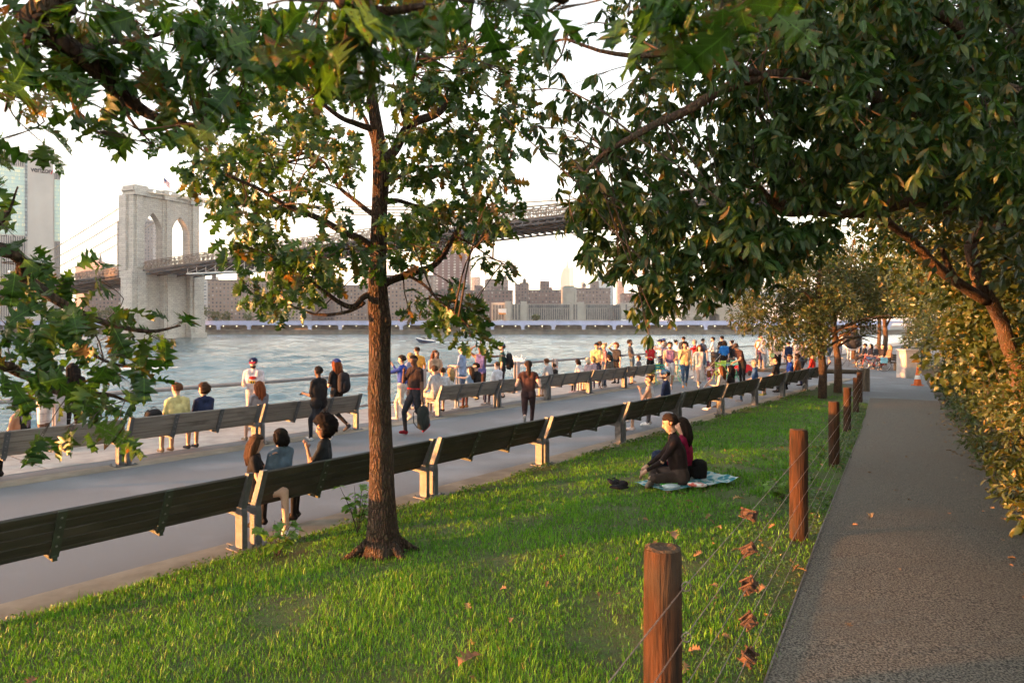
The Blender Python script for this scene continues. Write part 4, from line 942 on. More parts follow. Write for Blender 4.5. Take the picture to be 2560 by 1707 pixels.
# trees and traffic on the far bank
def far_trees():
    m = leaf_mat('far_foliage', (.05, .075, .03), (.08, .10, .035), (.14, .12, .05), .85, .2, .7); mt = M('far_bark', (.09, .07, .055), rough=.9)
    spots = [(508, 790, 520, 7), (540, 797, 515, 6), (565, 799, 500, 5), (620, 800, 505, 5), (700, 799, 500, 6), (1205, 798, 505, 6), (1340, 799, 505, 4), (1625, 792, 520, 8), (1650, 795, 520, 7), (1680, 793, 530, 8), (1705, 796, 530, 7), (1745, 801, 530, 4), (250, 795, 520, 7), (275, 790, 520, 8)]
    words = ['right beside the bridge tower', 'second right of the bridge tower', 'third right of the bridge tower', 'below the wide brick block', 'behind the oak branches', 'left of the grey hall', 'in front of the grey hall', 'right of the grey hall',
             'behind hanging leaves right of the hall', 'rounder one left of the stone anchorage', 'close against the stone anchorage', 'in front of the stone anchorage', 'left of the bridge tower, half hidden', 'touching the bridge tower on its left']
    for (px, py, Y, r), wd in zip(spots, words):
        c = at(px, py, Y); root = empty('far_tree', (c.x, c.y, LAND)); tag(root, f'hazy green tree on the far bank {wd}', 'tree', 'trees on the far bank')
        h = max(c.z - LAND, 3) + r * .4
        mb = MB(); mb.tube([(0, 0, 0), (.2, 0, h * .5), (.1, .1, h * .8)], [.4, .3, .1], 6); mb.build('trunk', mt, root, world=False)
        n = 260; d = rnd_unit(n); P = d * (RNG.random((n, 1)) ** .4) * np.array([r * .75, r * .6, r * .6]) + np.array([0, 0, h])
        P += np.sin(P * 1.7) * .5
        o = link('crown', scatter('crown', leaf_shape(BLOB, .3, .3), P, frames(rnd_unit(n), rnd_unit(n)), RNG.uniform(1.0, 2.2, n), RNG.random(n) * .95, m), root)
far_trees()
def far_cars():
    mw = M('car_tyre', (.03, .03, .03), rough=.9); mg = M('car_glass', (.05, .06, .07), rough=.15)
    for i, (px, Y, z, c, nm, lab) in enumerate(((1560, 474, 4.66, (.7, .7, .7), 'white_van', 'small white van on the elevated road below the grey hall'), (1757, 545, LAND + .01, (.75, .42, .03), 'yellow_taxi', 'yellow taxi in front of the stone anchorage, left of its arch'),
            (1803, 545, LAND + .01, (.72, .40, .03), 'yellow_taxi', 'yellow taxi just right of the anchorage arch'), (1838, 545, LAND + .01, (.7, .4, .04), 'yellow_taxi', 'yellow taxi furthest right below the anchorage'), (1395, 474, 4.66, (.3, .32, .36), 'grey_car', 'small grey car on the elevated road below the green capped tower'),
            (1250, 474, 4.66, (.55, .56, .58), 'silver_car', 'small silver car on the elevated road left of the grey hall'), (1110, 474, 4.66, (.12, .12, .14), 'dark_car', 'small dark car on the elevated road right of the oak'), (1004, 474, 4.66, (.5, .08, .06), 'red_car', 'small red car on the elevated road close to the oak trunk'))):
        x = (px - CX) / F * Y; root = empty(nm, (x, Y, z)); tag(root, lab, 'van' if 'van' in nm else 'car', 'vehicles on the far bank')
        mp = M('car_paint_%d' % i, c, rough=.35); v = 1.25 if 'van' in nm else 1.0
        mb = MB(); mb.prism([(-2.3, .35), (2.3, .35), (2.3, .9 * v), (1.2, 1.0 * v), (.7, 1.5 * v), (-1.2, 1.5 * v), (-1.9, 1.0 * v), (-2.3, .95 * v)], (1, 0, 0), (0, 0, 1), (0, 1, 0), (0, -.9, 0), 1.8); mb.build('body', mp, root, world=False)
        mb = MB(); mb.prism([(1.0, 1.02 * v), (.6, 1.42 * v), (-1.1, 1.42 * v), (-1.6, 1.02 * v)], (1, 0, 0), (0, 0, 1), (0, 1, 0), (0, -.92, 0), .05); mb.build('window', mg, root, world=False)
        for sx in (-1.4, 1.4):
            mb = MB(); mb.lathe([(.34, -.1), (.34, .1)], 10, (sx, -.85, .34), rot=Matrix.Rotation(R(90), 3, 'X')); mb.build('wheel', mw, root, world=False)
far_cars()

# ---- boats and foam on the river
def boats():
    Y = 250; p = at(1063, 857, Y); root = empty('motorboat', (p.x, p.y, WATER + .15)); root.rotation_euler = (0, R(-4), R(172)); tag(root, 'small navy and white motorboat speeding on the river', 'boat')
    mw = M('boat_white', (.75, .75, .75), rough=.35); mn = M('boat_navy', (.03, .06, .13), rough=.3)
    def ring(x, w, z0, z1): return [(x, -w, z1), (x, -w * .85, (z0 + z1) / 2), (x, 0, z0), (x, w * .85, (z0 + z1) / 2), (x, w, z1)]
    st = [ring(-3.4, 1.15, -.3, .95), ring(-1.5, 1.25, -.35, 1.0), ring(.8, 1.2, -.3, 1.15), ring(2.4, .8, -.05, 1.35), ring(3.6, .08, .9, 1.55)]
    mb = MB(); V = [q for s in st for q in s]; mb.add(V, [(i * 5 + j, i * 5 + j + 1, i * 5 + j + 6, i * 5 + j + 5) for i in range(4) for j in range(4)] + [(0, 1, 2, 3, 4)]); mb.build('hull', mn, root, world=False)
    mb = MB(); st2 = [(-3.4, 1.17, .95), (-1.5, 1.27, 1.0), (.8, 1.22, 1.15), (2.4, .83, 1.35), (3.65, .1, 1.56)]
    mb.add([(x, s * w, z + dz) for x, w, z in st2 for s in (-1, 1) for dz in (-.14, .12)], [(i * 4 + a, i * 4 + b, (i + 1) * 4 + b, (i + 1) * 4 + a) for i in range(4) for a, b in ((0, 1), (1, 3), (3, 2))] + [(0, 1, 3, 2)]); mb.build('gunwale', mw, root, world=False)
    mb = MB(); mb.prism([(-.6, 1.1), (1.2, 1.2), (.5, 1.9), (-.2, 1.95)], (1, 0, 0), (0, 0, 1), (0, 1, 0), (0, -.8, 0), 1.6); mb.build('windscreen', M('smoked_glass', (.06, .07, .08), rough=.1), root, world=False)
    mb = MB()
    for sy in (-.8, .8): mb.tube([(-1.2, sy, 1.0), (-.9, sy, 2.3), (.4, sy, 2.4)], .05, 6)
    mb.box((-.3, 0, 2.42), (1.6, 1.8, .06)); mb.build('bimini', mn, root, world=False)
    mf = M('foam', (.85, .88, .88), (.7, .75, .76), scale=2, rough=.9)
    def foam(name, label, pts, n, sx, sy, sz, sc):
        P = []
        for _ in range(n):
            q = random.choice(pts); P.append((q[0] + random.gauss(0, sx), q[1] + random.gauss(0, sy), WATER + abs(random.gauss(0, sz))))
        P = np.array(P); sh = MB(); sh.ell((0, 0, 0), (1, 1, .7), 6, 4); V0 = np.array(sh.v); T0 = []
        for f in sh.f: T0 += [(f[0], f[i], f[i + 1]) for i in range(1, len(f) - 1)]
        S = RNG.uniform(.3, 1, n) * sc
        o = link(name, scatter(name, (V0, np.array(T0)), P, frames(rnd_unit(n), rnd_unit(n)), S, np.zeros(n), mf)); tag(o, label, 'foam', kind='stuff')
    foam('wake_foam', 'white wake streak behind the motorboat', [(p.x + 5 + i * 1.0, p.y + 1, 0) for i in range(26)], 420, .6, .8, .10, .32)
    q = at(1298, 905, 121); foam('spray', 'white splash of spray beyond the railing post', [(q.x - 1.4 + i * .10, q.y, 0) for i in range(22)], 700, .25, .6, .38, .12)
    q = at(395, 921, 104); foam('wake_streak', 'white wake streak near the left leaves', [(q.x - 5 + i * .32, q.y + i * .08, 0) for i in range(34)], 700, .6, .7, .05, .15)
boats()

# ---- unseen downtown towers left of the picture, added to shade the bridge
def downtown():
    cols = [((.30, .29, .28), (.12, .13, .15)), ((.42, .40, .37), (.16, .17, .19)), ((.16, .18, .20), (.30, .34, .38)), ((.33, .27, .23), (.12, .12, .13))]
    spots = [(-560, 70, 60, 120), (-590, 135, 62, 165), (-560, 205, 66, 140), (-610, 275, 64, 185), (-570, 345, 66, 150), (-620, 415, 64, 200), (-580, 485, 66, 145), (-640, 555, 66, 190), (-680, 630, 70, 170), (-720, 710, 80, 180)]
    for i, (x, y, w, h) in enumerate(spots):
        a, b = cols[i % 4]; root = empty('downtown_tower', (x, y, LAND)); tag(root, f'{NTH[min(i, 9)] if i else "nearest"} unseen downtown office tower beyond the left picture edge, shading the bridge', 'office tower', 'downtown towers')
        mt = grid_mat('downtown_%d' % (i % 4), a, b, 3.0, 3.8, .6, .6)
        mb = MB(); mb.box((0, 0, h * .42), (50, w, h * .84)); mb.build('walls', mt, root, world=False); mb = MB(); mb.box((0, 0, h * .84 + h * .08), (36, w * .7, h * .16)); mb.build('crown_storeys', mt, root, world=False)
        mb = MB(); mb.box((0, 0, h + 2.5), (14, 14, 5)); mb.build('roof_plant', m_roof, root, world=False)
downtown()
# ------------------------------------------------------------------ trees and shrubs
def bark_mat(name, a, b, c, bump=1.0):
    '''furrowed bark: stretched cells with dark cracks between plates, patches of a third colour'''
    m = bpy.data.materials.new(name); m.use_nodes = True; t = m.node_tree; L = t.links.new; bs = t.nodes['Principled BSDF']; bs.inputs['Roughness'].default_value = .93; bs.inputs['Specular IOR Level'].default_value = .15
    tc = nd(t, 'ShaderNodeTexCoord'); n0 = nd(t, 'ShaderNodeTexNoise'); n0.inputs['Scale'].default_value = 9; n0.inputs['Detail'].default_value = 4; L(tc.outputs['Object'], n0.inputs['Vector'])
    mp = nd(t, 'ShaderNodeMapping'); mp.inputs['Scale'].default_value = (34, 34, 8); L(tc.outputs['Object'], mp.inputs[0])
    ds = nd(t, 'ShaderNodeVectorMath', operation='MULTIPLY_ADD'); ds.inputs[1].default_value = (2.4, 2.4, 2.4); L(n0.outputs['Color'], ds.inputs[0]); L(mp.outputs[0], ds.inputs[2])
    v = nd(t, 'ShaderNodeTexVoronoi', feature='DISTANCE_TO_EDGE'); v.inputs['Scale'].default_value = 1.0; L(ds.outputs[0], v.inputs['Vector'])
    mr = nd(t, 'ShaderNodeMapRange'); mr.inputs[1].default_value = .0; mr.inputs[2].default_value = .32; L(v.outputs['Distance'], mr.inputs[0])
    n1 = nd(t, 'ShaderNodeTexNoise'); n1.inputs['Scale'].default_value = 45; n1.inputs['Detail'].default_value = 5; L(tc.outputs['Object'], n1.inputs['Vector'])
    x1 = nd(t, 'ShaderNodeMix', data_type='RGBA'); x1.inputs[6].default_value = (*b, 1); x1.inputs[7].default_value = (*a, 1); L(mr.outputs[0], x1.inputs[0])
    n2 = nd(t, 'ShaderNodeTexNoise'); n2.inputs['Scale'].default_value = 3.0; n2.inputs['Detail'].default_value = 5; L(tc.outputs['Object'], n2.inputs['Vector']); m2 = nd(t, 'ShaderNodeMapRange'); m2.inputs[1].default_value = .48; m2.inputs[2].default_value = .7; L(n2.outputs[0], m2.inputs[0])
    x2 = nd(t, 'ShaderNodeMix', data_type='RGBA'); x2.inputs[7].default_value = (*c, 1); L(x1.outputs[2], x2.inputs[6]); L(m2.outputs[0], x2.inputs[0])
    x3 = nd(t, 'ShaderNodeMix', data_type='RGBA', blend_type='MULTIPLY'); x3.inputs[0].default_value = .6; L(x2.outputs[2], x3.inputs[6]); L(n1.outputs['Color'], x3.inputs[7])
    gn = nd(t, 'ShaderNodeMix', data_type='RGBA', blend_type='MULTIPLY'); gn.inputs[0].default_value = 1.0; gn.inputs[7].default_value = (1.35, 1.35, 1.35, 1); L(x3.outputs[2], gn.inputs[6]); L(gn.outputs[2], bs.inputs['Base Color'])
    ad = nd(t, 'ShaderNodeMath', operation='MULTIPLY_ADD'); ad.inputs[1].default_value = .35; L(n1.outputs[0], ad.inputs[0]); L(mr.outputs[0], ad.inputs[2])
    bp = nd(t, 'ShaderNodeBump'); bp.inputs['Strength'].default_value = min(1.0, bump * .55); bp.inputs['Distance'].default_value = .018; L(ad.outputs[0], bp.inputs['Height']); L(bp.outputs[0], bs.inputs['Normal'])
    return m
m_bark = bark_mat('oak_bark', (.095, .062, .042), (.024, .017, .013), (.06, .047, .037), 1.8)
m_bark2 = bark_mat('smooth_bark', (.13, .082, .052), (.055, .036, .025), (.05, .041, .033), 1.2)
m_twig = M('twig_bark', (.065, .048, .036), (.04, .03, .024), scale=20, rough=.9)
m_oak = leaf_mat('oak_leaf', (0.0135, 0.0440, 0.0100), (0.0270, 0.0760, 0.0115), (0.1312, 0.0656, 0.0148), .92, .35, .40)
m_oak_fg = leaf_mat('oak_leaf_near', (0.0140, 0.0480, 0.0075), (0.0300, 0.0860, 0.0090), (0.1230, 0.0656, 0.0131), .94, .45, .40, holes=.36)
m_oak_v = leaf_mat('oak_leaf_veined', (0.0135, 0.0440, 0.0100), (0.0270, 0.0760, 0.0115), (0.1312, 0.0656, 0.0148), .92, .35, .40, veins=True)
m_fg_v = leaf_mat('oak_leaf_near_veined', (0.0140, 0.0480, 0.0075), (0.0300, 0.0860, 0.0090), (0.1230, 0.0656, 0.0131), .94, .45, .40, holes=.36, veins=True)
m_lan_v = leaf_mat('long_leaf_veined', (0.0105, 0.0368, 0.0079), (0.0228, 0.0650, 0.0105), (0.1318, 0.0791, 0.0176), .93, .36, .48, veins=True)
m_lan = leaf_mat('long_leaf', (0.0105, 0.0351, 0.0079), (0.0228, 0.0632, 0.0105), (0.1318, 0.0791, 0.0176), .93, .36, .48)
m_hedge = [leaf_mat('hedge_leaf_a', (0.0176, 0.0400, 0.0096), (0.0400, 0.0640, 0.0128), (0.1280, 0.0800, 0.0176), .9, .3), leaf_mat('hedge_leaf_b', (0.0208, 0.0416, 0.0096), (0.0416, 0.0640, 0.0128), (0.1280, 0.0800, 0.0160), .9, .3),
           leaf_mat('hedge_leaf_c', (0.0144, 0.0352, 0.0128), (0.0280, 0.0544, 0.0176), (0.0960, 0.0720, 0.0240), .93, .25), leaf_mat('hedge_leaf_d', (0.0272, 0.0448, 0.0104), (0.0528, 0.0688, 0.0144), (0.1440, 0.0880, 0.0160), .88, .3)]

def smooth_path(pts, n=4):
    """Catmull-Rom through points, n steps per span"""
    P = [Vector(p) for p in pts]; P = [P[0] * 2 - P[1]] + P + [P[-1] * 2 - P[-2]]; out = []
    for i in range(1, len(P) - 2):
        for k in range(n):
            t = k / n; a, b, c, d = P[i - 1], P[i], P[i + 1], P[i + 2]
            out.append(.5 * ((2 * b) + (c - a) * t + (2 * a - 5 * b + 4 * c - d) * t * t + (3 * b - a - 3 * c + d) * t ** 3))
    out.append(P[-2]); return out
def limb(mb, pts, r0, r1, n=8, k=4, wob=.0):
    q = smooth_path(pts, k); N = len(q)
    if wob: q = [p + Vector((mnoise.noise(p * 3), mnoise.noise(p * 3 + Vector((9, 0, 0))), mnoise.noise(p * 3 + Vector((0, 9, 0))))) * wob for p in q]
    mb.tube(q, [lerp(r0, r1, i / (N - 1)) for i in range(N)], n, cap=True); return q

def leaves_from_clusters(CL, per, size, droop=.5, up=.75, flat=.55, whorl=False):
    """CL: (centre, radius, n). returns P, RM, S: leaves hung through each cluster's volume, pointing outward and down"""
    Ps, Ds, Ns, Ss = [], [], [], []
    for c, r, n in CL:
        c = np.array(c)
        if whorl:
            m = max(1, int(n / 7)); tips = rnd_unit(m) * (RNG.random((m, 1)) ** .5) * r * np.array([1, 1, .85]) + c
            for tp in tips:
                k = RNG.integers(5, 10); ax = rnd_unit(1)[0] * .6 + np.array([0, 0, -.6]); a = rnd_unit(k); a = a + ax * droop; a[:, 2] -= droop * .5
                Ps.append(tp + rnd_unit(k) * .012); Ds.append(a); Ns.append(rnd_unit(k) * .6 + np.array([0, 0, up])); Ss.append(RNG.uniform(.7, 1.2, k) * size)
        else:
            v = rnd_unit(n) * (RNG.random((n, 1)) ** .45) * r * np.array([1, 1, .8])
            d = v / r * .8 + rnd_unit(n) * .8; d[:, 2] -= droop
            Ps.append(c + v); Ds.append(d); Ns.append(rnd_unit(n) * flat + np.array([0, 0, up])); Ss.append(RNG.uniform(.65, 1.25, n) * size)
    P, D, N_, S = map(np.concatenate, (Ps, Ds, Ns, Ss))
    return P, frames(D, N_), S
def make_crown(root, shape, P, RM, S, mat, nobj, mats_obj=None, shapes_obj=None):
    """the crown: the largest-looking leaves as leaf objects, the rest joined"""
    off = np.array(root.location); cam_p = np.array(cam.location); v = P - cam_p
    px = CX + F * v[:, 0] / np.maximum(v[:, 1], .01); py = HY - F * v[:, 2] / np.maximum(v[:, 1], .01)
    vis = (v[:, 1] > .3) & (px > -20) & (px < 2580) & (py > -20) & (py < 1727)
    scr = np.where(vis, S / np.maximum(np.linalg.norm(v, axis=1), .2), 0)
    idx = np.argsort(-scr)[:nobj] if nobj else np.array([], int); idx = idx[scr[idx] > 0]
    rest = np.setdiff1d(np.arange(len(P)), idx)
    if len(rest):
        me = scatter('crown', shape, P[rest] - off, RM[rest], S[rest], RNG.random(len(rest)), mat); cr = link('crown', me, root); cr['kind'] = 'stuff'
    else: cr = empty('crown'); cr.parent = root
    if len(idx):
        ms = []
        for sh in (shapes_obj or [shape]):
            ms.append(np_mesh('leaf', sh[0], sh[1], np.zeros(len(sh[0])), mats_obj or mat, smooth=True))
        for i in idx:
            A = Matrix(RM[i].tolist()).to_4x4()
            for r in range(3):
                for c in range(3): A[r][c] *= float(S[i])
            A.translation = Vector((P[i] - off).tolist()); link('leaf', ms[int(i) % len(ms)], cr, A)
    return cr
def twigs(mb, limbs, CL, r=.006, sub=3):
    """each leaf cluster hangs on a twig from the nearest point of a limb"""
    pts = [p for l in limbs for p in l]; arr = np.array([tuple(p) for p in pts])
    for c, rad, n in CL:
        c = Vector(c); dd = ((arr - np.array(c)) ** 2).sum(1) + .15 * (arr[:, 2] > c.z + .2); j = int(np.argmin(dd * RNG.uniform(.7, 1.6, len(dd)))); s = pts[j]
        m = s.lerp(c, .5) + Vector((random.uniform(-.08, .08), random.uniform(-.08, .08), random.uniform(0, .12) * (c - s).length))
        q = smooth_path([s, m, c], 3); L_ = (c - s).length; mb.tube(q, [lerp(r * (1 + .7 * min(L_, 2)), r * .6, i / (len(q) - 1)) for i in range(len(q))], 5, cap=False)
        for _ in range(sub):
            d = Vector(rnd_unit(1)[0].tolist()) * rad * .9; d.z *= .6; mb.tube([q[-3], c + d * .5, c + d], [r * .6, r * .45, r * .25], 4, cap=False)

# ---- the oak in the middle of the lawn
def centre_oak():
    D = 6.8; base = ov(880, 1285, D); base.z = zlawn(base.x, base.y)
    root = empty('oak_tree', base); tag(root, 'slender oak with an orange lit trunk standing on the lawn', 'tree')
    tr = MB(); prof = [(878, 1300, 58), (879, 1268, 46), (880, 1235, 38), (879, 1195, 34), (877, 1120, 29.5), (876, 1050, 27), (873, 980, 26), (871, 900, 25.5), (872, 830, 25), (872, 770, 25), (873, 740, 26), (869, 700, 24), (867, 650, 21), (868, 600, 19.5), (870, 540, 19), (872, 470, 18.5), (875, 420, 19.5), (876, 370, 20), (868, 310, 15), (858, 250, 13.5), (850, 190, 12), (846, 120, 11), (840, 30, 9), (838, -80, 7), (842, -220, 5), (838, -330, 2)]
    n = 18; vs_, fs = [], []
    rk = 1 / (F / K / D)
    for i, (x, y, r) in enumerate(prof):
        p = ov(x, y, D)
        for k in range(n):
            t = 2 * math.pi * k / n; q = 1 + .05 * mnoise.noise(Vector((math.cos(t) * 1.6, math.sin(t) * 1.6, p.z * 1.5))) + .03 * mnoise.noise(Vector((math.cos(t) * 5, math.sin(t) * 5, p.z * 3)))
            if i < 3: q *= 1 + (.22 if i == 0 else .1) * math.sin(t * 4 + 1.0) * (1 if i < 2 else .5)
            vs_.append((p.x + math.cos(t) * r * rk * q, p.y + math.sin(t) * r * rk * q, p.z))
    for a in range(len(prof) - 1):
        for k in range(n): fs.append((a * n + k, a * n + (k + 1) % n, (a + 1) * n + (k + 1) % n, (a + 1) * n + k))
    tr.add(vs_, fs)
    for (x, y, rx, rz, dx) in ((854, 892, 10, 16, -.03), (886, 738, 11, 22, .02), (857, 682, 10, 11, -.03)):
        tr.ell(ov(x, y, D - .05), (rx * rk, rx * rk, rz * rk), 10, 8)
    for a in (0, 2, 3, 5):                                        # surface roots
        t = a * 1.05 + .3; e = Vector((math.cos(t), math.sin(t), 0)); tr.tube([base + e * .12 + Vector((0, 0, .16)), base + e * .30 + Vector((0, 0, .03)), base + e * .50 + Vector((0, 0, -.06))], [.05, .034, .02], 8)
    tr.build('trunk', m_bark, root, smooth=True)
    limbs = []
    def lb(pts, r0, r1, dd=0.0):
        N = len(pts); mb = MB(); q = limb(mb, [ov(x, y, D + dd * i / max(1, N - 1) + random.uniform(-.05, .05)) for i, (x, y) in enumerate(pts)], r0 * rk, r1 * rk, 8, 4, .02)
        mb.build('limb', m_bark, root, smooth=True); limbs.append(q)
    lb([(880, 375), (905, 345), (938, 290), (1000, 262), (1035, 225), (1062, 150), (1075, 80), (1090, -20)], 13, 5, .5)
    lb([(862, 300), (820, 285), (785, 272), (735, 230), (690, 180)], 8, 3, -.6)
    lb([(866, 500), (820, 462), (775, 425), (745, 375), (700, 340)], 6.5, 2.5, .7)
    lb([(862, 580), (835, 552), (780, 528), (735, 502), (690, 482), (640, 462), (590, 430), (520, 400)], 9.5, 3, -.8)
    lb([(866, 350), (850, 310), (835, 270), (800, 210), (770, 150)], 6, 2.5, .9)
    lb([(868, 668), (895, 645), (940, 628), (990, 612), (1020, 582), (1045, 540), (1085, 490), (1130, 440), (1180, 350)], 10.5, 3.5, .8)
    lb([(865, 676), (835, 682), (815, 702), (785, 697), (745, 672), (700, 640), (650, 610)], 8, 2.5, -.7)
    lb([(835, 695), (800, 715), (740, 722), (680, 706), (610, 690)], 5, 2, .6)
    lb([(935, 632), (985, 665), (1030, 710), (1075, 745)], 4, 2, -.6)
    lb([(880, 465), (905, 460), (920, 462), (985, 478), (1030, 470)], 8, 3, .9)
    lb([(1045, 545), (1080, 560), (1130, 595), (1160, 610)], 2.5, 1.2, .2)
    lb([(938, 292), (925, 250), (945, 190), (960, 120)], 5, 2.5, -.9)
    lb([(878, 420), (910, 410), (960, 390), (1030, 380), (1100, 370)], 5, 2.5, 1.0)
    CLp = [(470, 400, 62), (520, 345, 58), (560, 420, 70), (600, 300, 62), (620, 380, 62), (680, 250, 62), (700, 330, 60), (560, 500, 58), (620, 560, 50), (500, 460, 40), (700, 420, 50), (740, 200, 60), (640, 200, 55), (780, 330, 50), (760, 480, 40),
           (800, 400, 42), (560, 645, 32), (600, 685, 48), (640, 640, 42), (700, 640, 48), (660, 590, 50), (720, 590, 48), (760, 640, 40), (700, 690, 40), (640, 720, 22), (800, 570, 40), (830, 620, 34), (560, 210, 50), (600, 130, 55), (680, 130, 55), (760, 120, 55), (800, 220, 42), (440, 430, 26),
           (540, 560, 40), (580, 350, 50), (650, 470, 44), (930, 220, 50), (980, 180, 52), (960, 300, 48), (1040, 220, 58), (1050, 300, 54), (930, 400, 52), (1000, 400, 60), (1080, 380, 60), (1150, 330, 52), (1130, 420, 52), (1180, 270, 50), (1000, 480, 58), (930, 500, 52), (1070, 480, 58), (1135, 500, 42), (1190, 462, 18),
           (920, 560, 42), (980, 560, 50), (1060, 560, 40), (1105, 540, 30), (880, 600, 32), (960, 610, 24), (1155, 612, 34), (1110, 600, 18), (975, 690, 34), (945, 722, 20), (1050, 700, 44), (1090, 720, 40), (1080, 770, 36), (1112, 790, 20), (1000, 738, 34), (1100, 150, 52), (1180, 180, 52), (1060, 100, 52), (960, 100, 52),
           (1130, 80, 45), (1210, 110, 40), (900, 330, 36), (1040, 650, 20), (1095, 690, 26), (880, 120, 40), (700, 60, 50), (900, 20, 60), (1000, 20, 60)]
    CL = []
    for x, y, r in CLp:
        c = ov(x, y, D + random.uniform(-1.3, 1.3) * (1 if r > 30 else .5)); CL.append((tuple(c), r * rk, int(27 * (r / 50) ** 1.7) + 5))
        if r > 40: c = ov(x + random.uniform(-20, 20), y + random.uniform(-20, 20), D + random.uniform(-1.2, 1.8)); CL.append((tuple(c), r * rk * .8, int(17 * (r / 50) ** 1.7) + 4))
    top = ov(842, -60, D); limbs.append([ov(840, y, D) for y in (20, -40, -100, -160, -220, -280)])
    for _ in range(46):                                           # the crown goes on above the picture
        u = rnd_unit(1)[0]; q = random.random() ** .5; c = (top.x + u[0] * 1.7 * q, top.y + u[1] * 1.7 * q, 6.6 + u[2] * 1.3 * q)
        if c[2] > HC + .475 * c[1] + .15: CL.append((c, .30, 26))
    tw = MB(); twigs(tw, limbs, CL, .006, 3); o = tw.build('twigs', m_twig, root); o['kind'] = 'stuff'
    P, RM, S = leaves_from_clusters(CL, 0, .132, .5, .7, .75)
    make_crown(root, leaf_shape(OAK_S, .3, .35), P, RM, S, m_oak, 290, m_oak_v, [leaf_shape(OAK_S, .35, .2), leaf_shape(OAK_S, .15, .5)])
centre_oak()

# ---- the oak beside the camera, whose branches hang into the picture
def near_oak():
    base = Vector((-5.2, 1.75, 0)); base.z = zlawn(base.x, base.y)
    root = empty('overhanging_oak', base); tag(root, 'oak whose leafy branches hang in from the top and left edge', 'tree')
    mb = MB(); trunk = limb(mb, [base + Vector((0, 0, -.1)), base + Vector((.05, 0, 1.2)), base + Vector((.02, .1, 2.6)), base + Vector((.2, .1, 4.2)), base + Vector((.3, .3, 6.5))], .17, .08, 14); mb.build('trunk', m_bark, root, smooth=True)
    limbs = []
    def lb(pts, r0, r1):
        mb = MB(); q = limb(mb, pts, r0, r1, 8, 4, .01); mb.build('limb', m_bark, root, smooth=True); limbs.append(q)
    lb([trunk[10], Vector((-3.0, 1.6, 3.6)), ov(40, -60, 1.7), ov(75, 45, 1.75), ov(180, 118, 1.8), ov(270, 205, 1.85), ov(340, 262, 1.9), ov(430, 290, 1.9), ov(520, 302, 1.95)], .05, .0045)
    lb([ov(75, 45, 1.75), ov(60, 130, 1.7), ov(30, 180, 1.7), ov(10, 260, 1.7)], .012, .003)
    lb([ov(180, 118, 1.8), ov(240, 100, 1.9), ov(330, 90, 2.0), ov(430, 60, 2.1), ov(560, 50, 2.2)], .010, .003)
    lb([ov(270, 205, 1.85), ov(300, 270, 1.8), ov(350, 330, 1.75)], .007, .002)
    lb([trunk[9], Vector((-3.4, 2.2, 2.9)), ov(-60, 560, 2.7), ov(60, 640, 2.9), ov(150, 700, 3.0), ov(240, 740, 3.1), ov(340, 760, 3.15), ov(415, 745, 3.2)], .04, .004)
    lb([trunk[8], Vector((-3.4, 2.3, 2.35)), ov(-80, 840, 2.8), ov(40, 855, 2.9), ov(130, 900, 3.0), ov(240, 905, 3.05), ov(300, 925, 3.1)], .035, .004)
    lb([ov(150, 700, 3.0), ov(200, 800, 3.0), ov(280, 840, 3.0), ov(340, 820, 3.05)], .010, .003)
    lb([ov(-60, 560, 2.7), ov(10, 500, 2.7), ov(40, 430, 2.7)], .010, .003)
    lb([trunk[14], Vector((-2.6, 1.2, 3.9)), ov(640, -170, 1.15), ov(760, -20, 1.15), ov(860, 20, 1.12), ov(980, 10, 1.1)], .03, .004)
    lb([trunk[14], Vector((-2.4, .6, 4.0)), ov(1000, -180, 1.05), ov(1180, -60, 1.05), ov(1300, -30, 1.1), ov(1500, -40, 1.1), ov(1720, -30, 1.15)], .03, .004)
    sets = [(1.85, .30, .088, 9, [(40, 40, 60), (120, 60, 70), (60, 140, 70), (150, 160, 60), (220, 110, 70), (30, 225, 40), (100, 220, 50), (190, 230, 55), (260, 195, 60), (300, 120, 80), (330, 60, 80), (385, 190, 70), (440, 110, 80), (430, 230, 60), (485, 290, 50), (415, 315, 42), (515, 180, 70), (560, 80, 80), (620, 40, 70),
                              (300, 312, 22), (90, 290, 24), (100, 330, 16), (4, 320, 22), (180, 30, 70), (250, 20, 70), (640, 110, 50), (500, 250, 50), (560, 230, 40), (20, 110, 60), (130, 110, 60), (340, 190, 50), (240, 270, 26), (170, 275, 26), (540, 130, 60), (430, 20, 70), (520, 20, 70), (600, 90, 60), (480, 80, 60)]),
            (2.95, .45, .115, 9, [(6, 420, 16), (14, 490, 26), (35, 545, 42), (60, 610, 55), (150, 640, 60), (220, 640, 40), (60, 700, 70), (150, 720, 70), (220, 720, 52), (280, 735, 36), (100, 790, 70), (30, 780, 52), (180, 800, 52), (250, 770, 52), (330, 770, 50), (380, 785, 40), (410, 740, 26), (290, 840, 50), (200, 860, 52), (110, 860, 52),
                              (50, 850, 42), (240, 910, 42), (170, 930, 50), (90, 900, 36), (300, 880, 42), (150, 985, 30), (100, 1000, 18), (200, 975, 30), (292, 1000, 14), (20, 900, 36), (30, 640, 50), (110, 660, 50), (20, 720, 50), (330, 830, 30), (130, 760, 50)]),
            (1.25, .12, .090, 6, [(715, 60, 70), (780, 30, 70), (850, 30, 70), (750, 120, 60), (800, 150, 60), (850, 110, 60), (700, 110, 50), (890, 60, 60), (950, 40, 60), (1140, 15, 50), (1200, 30, 55), (1255, 25, 40), (1110, -10, 50), (1450, 25, 50), (1530, 40, 60), (1600, 45, 60), (1690, 40, 60), (1745, 15, 50), (1640, 0, 60), (1560, 0, 60), (1000, 10, 50)])]
    CL, Ps, Rs, Ss = [], [], [], []
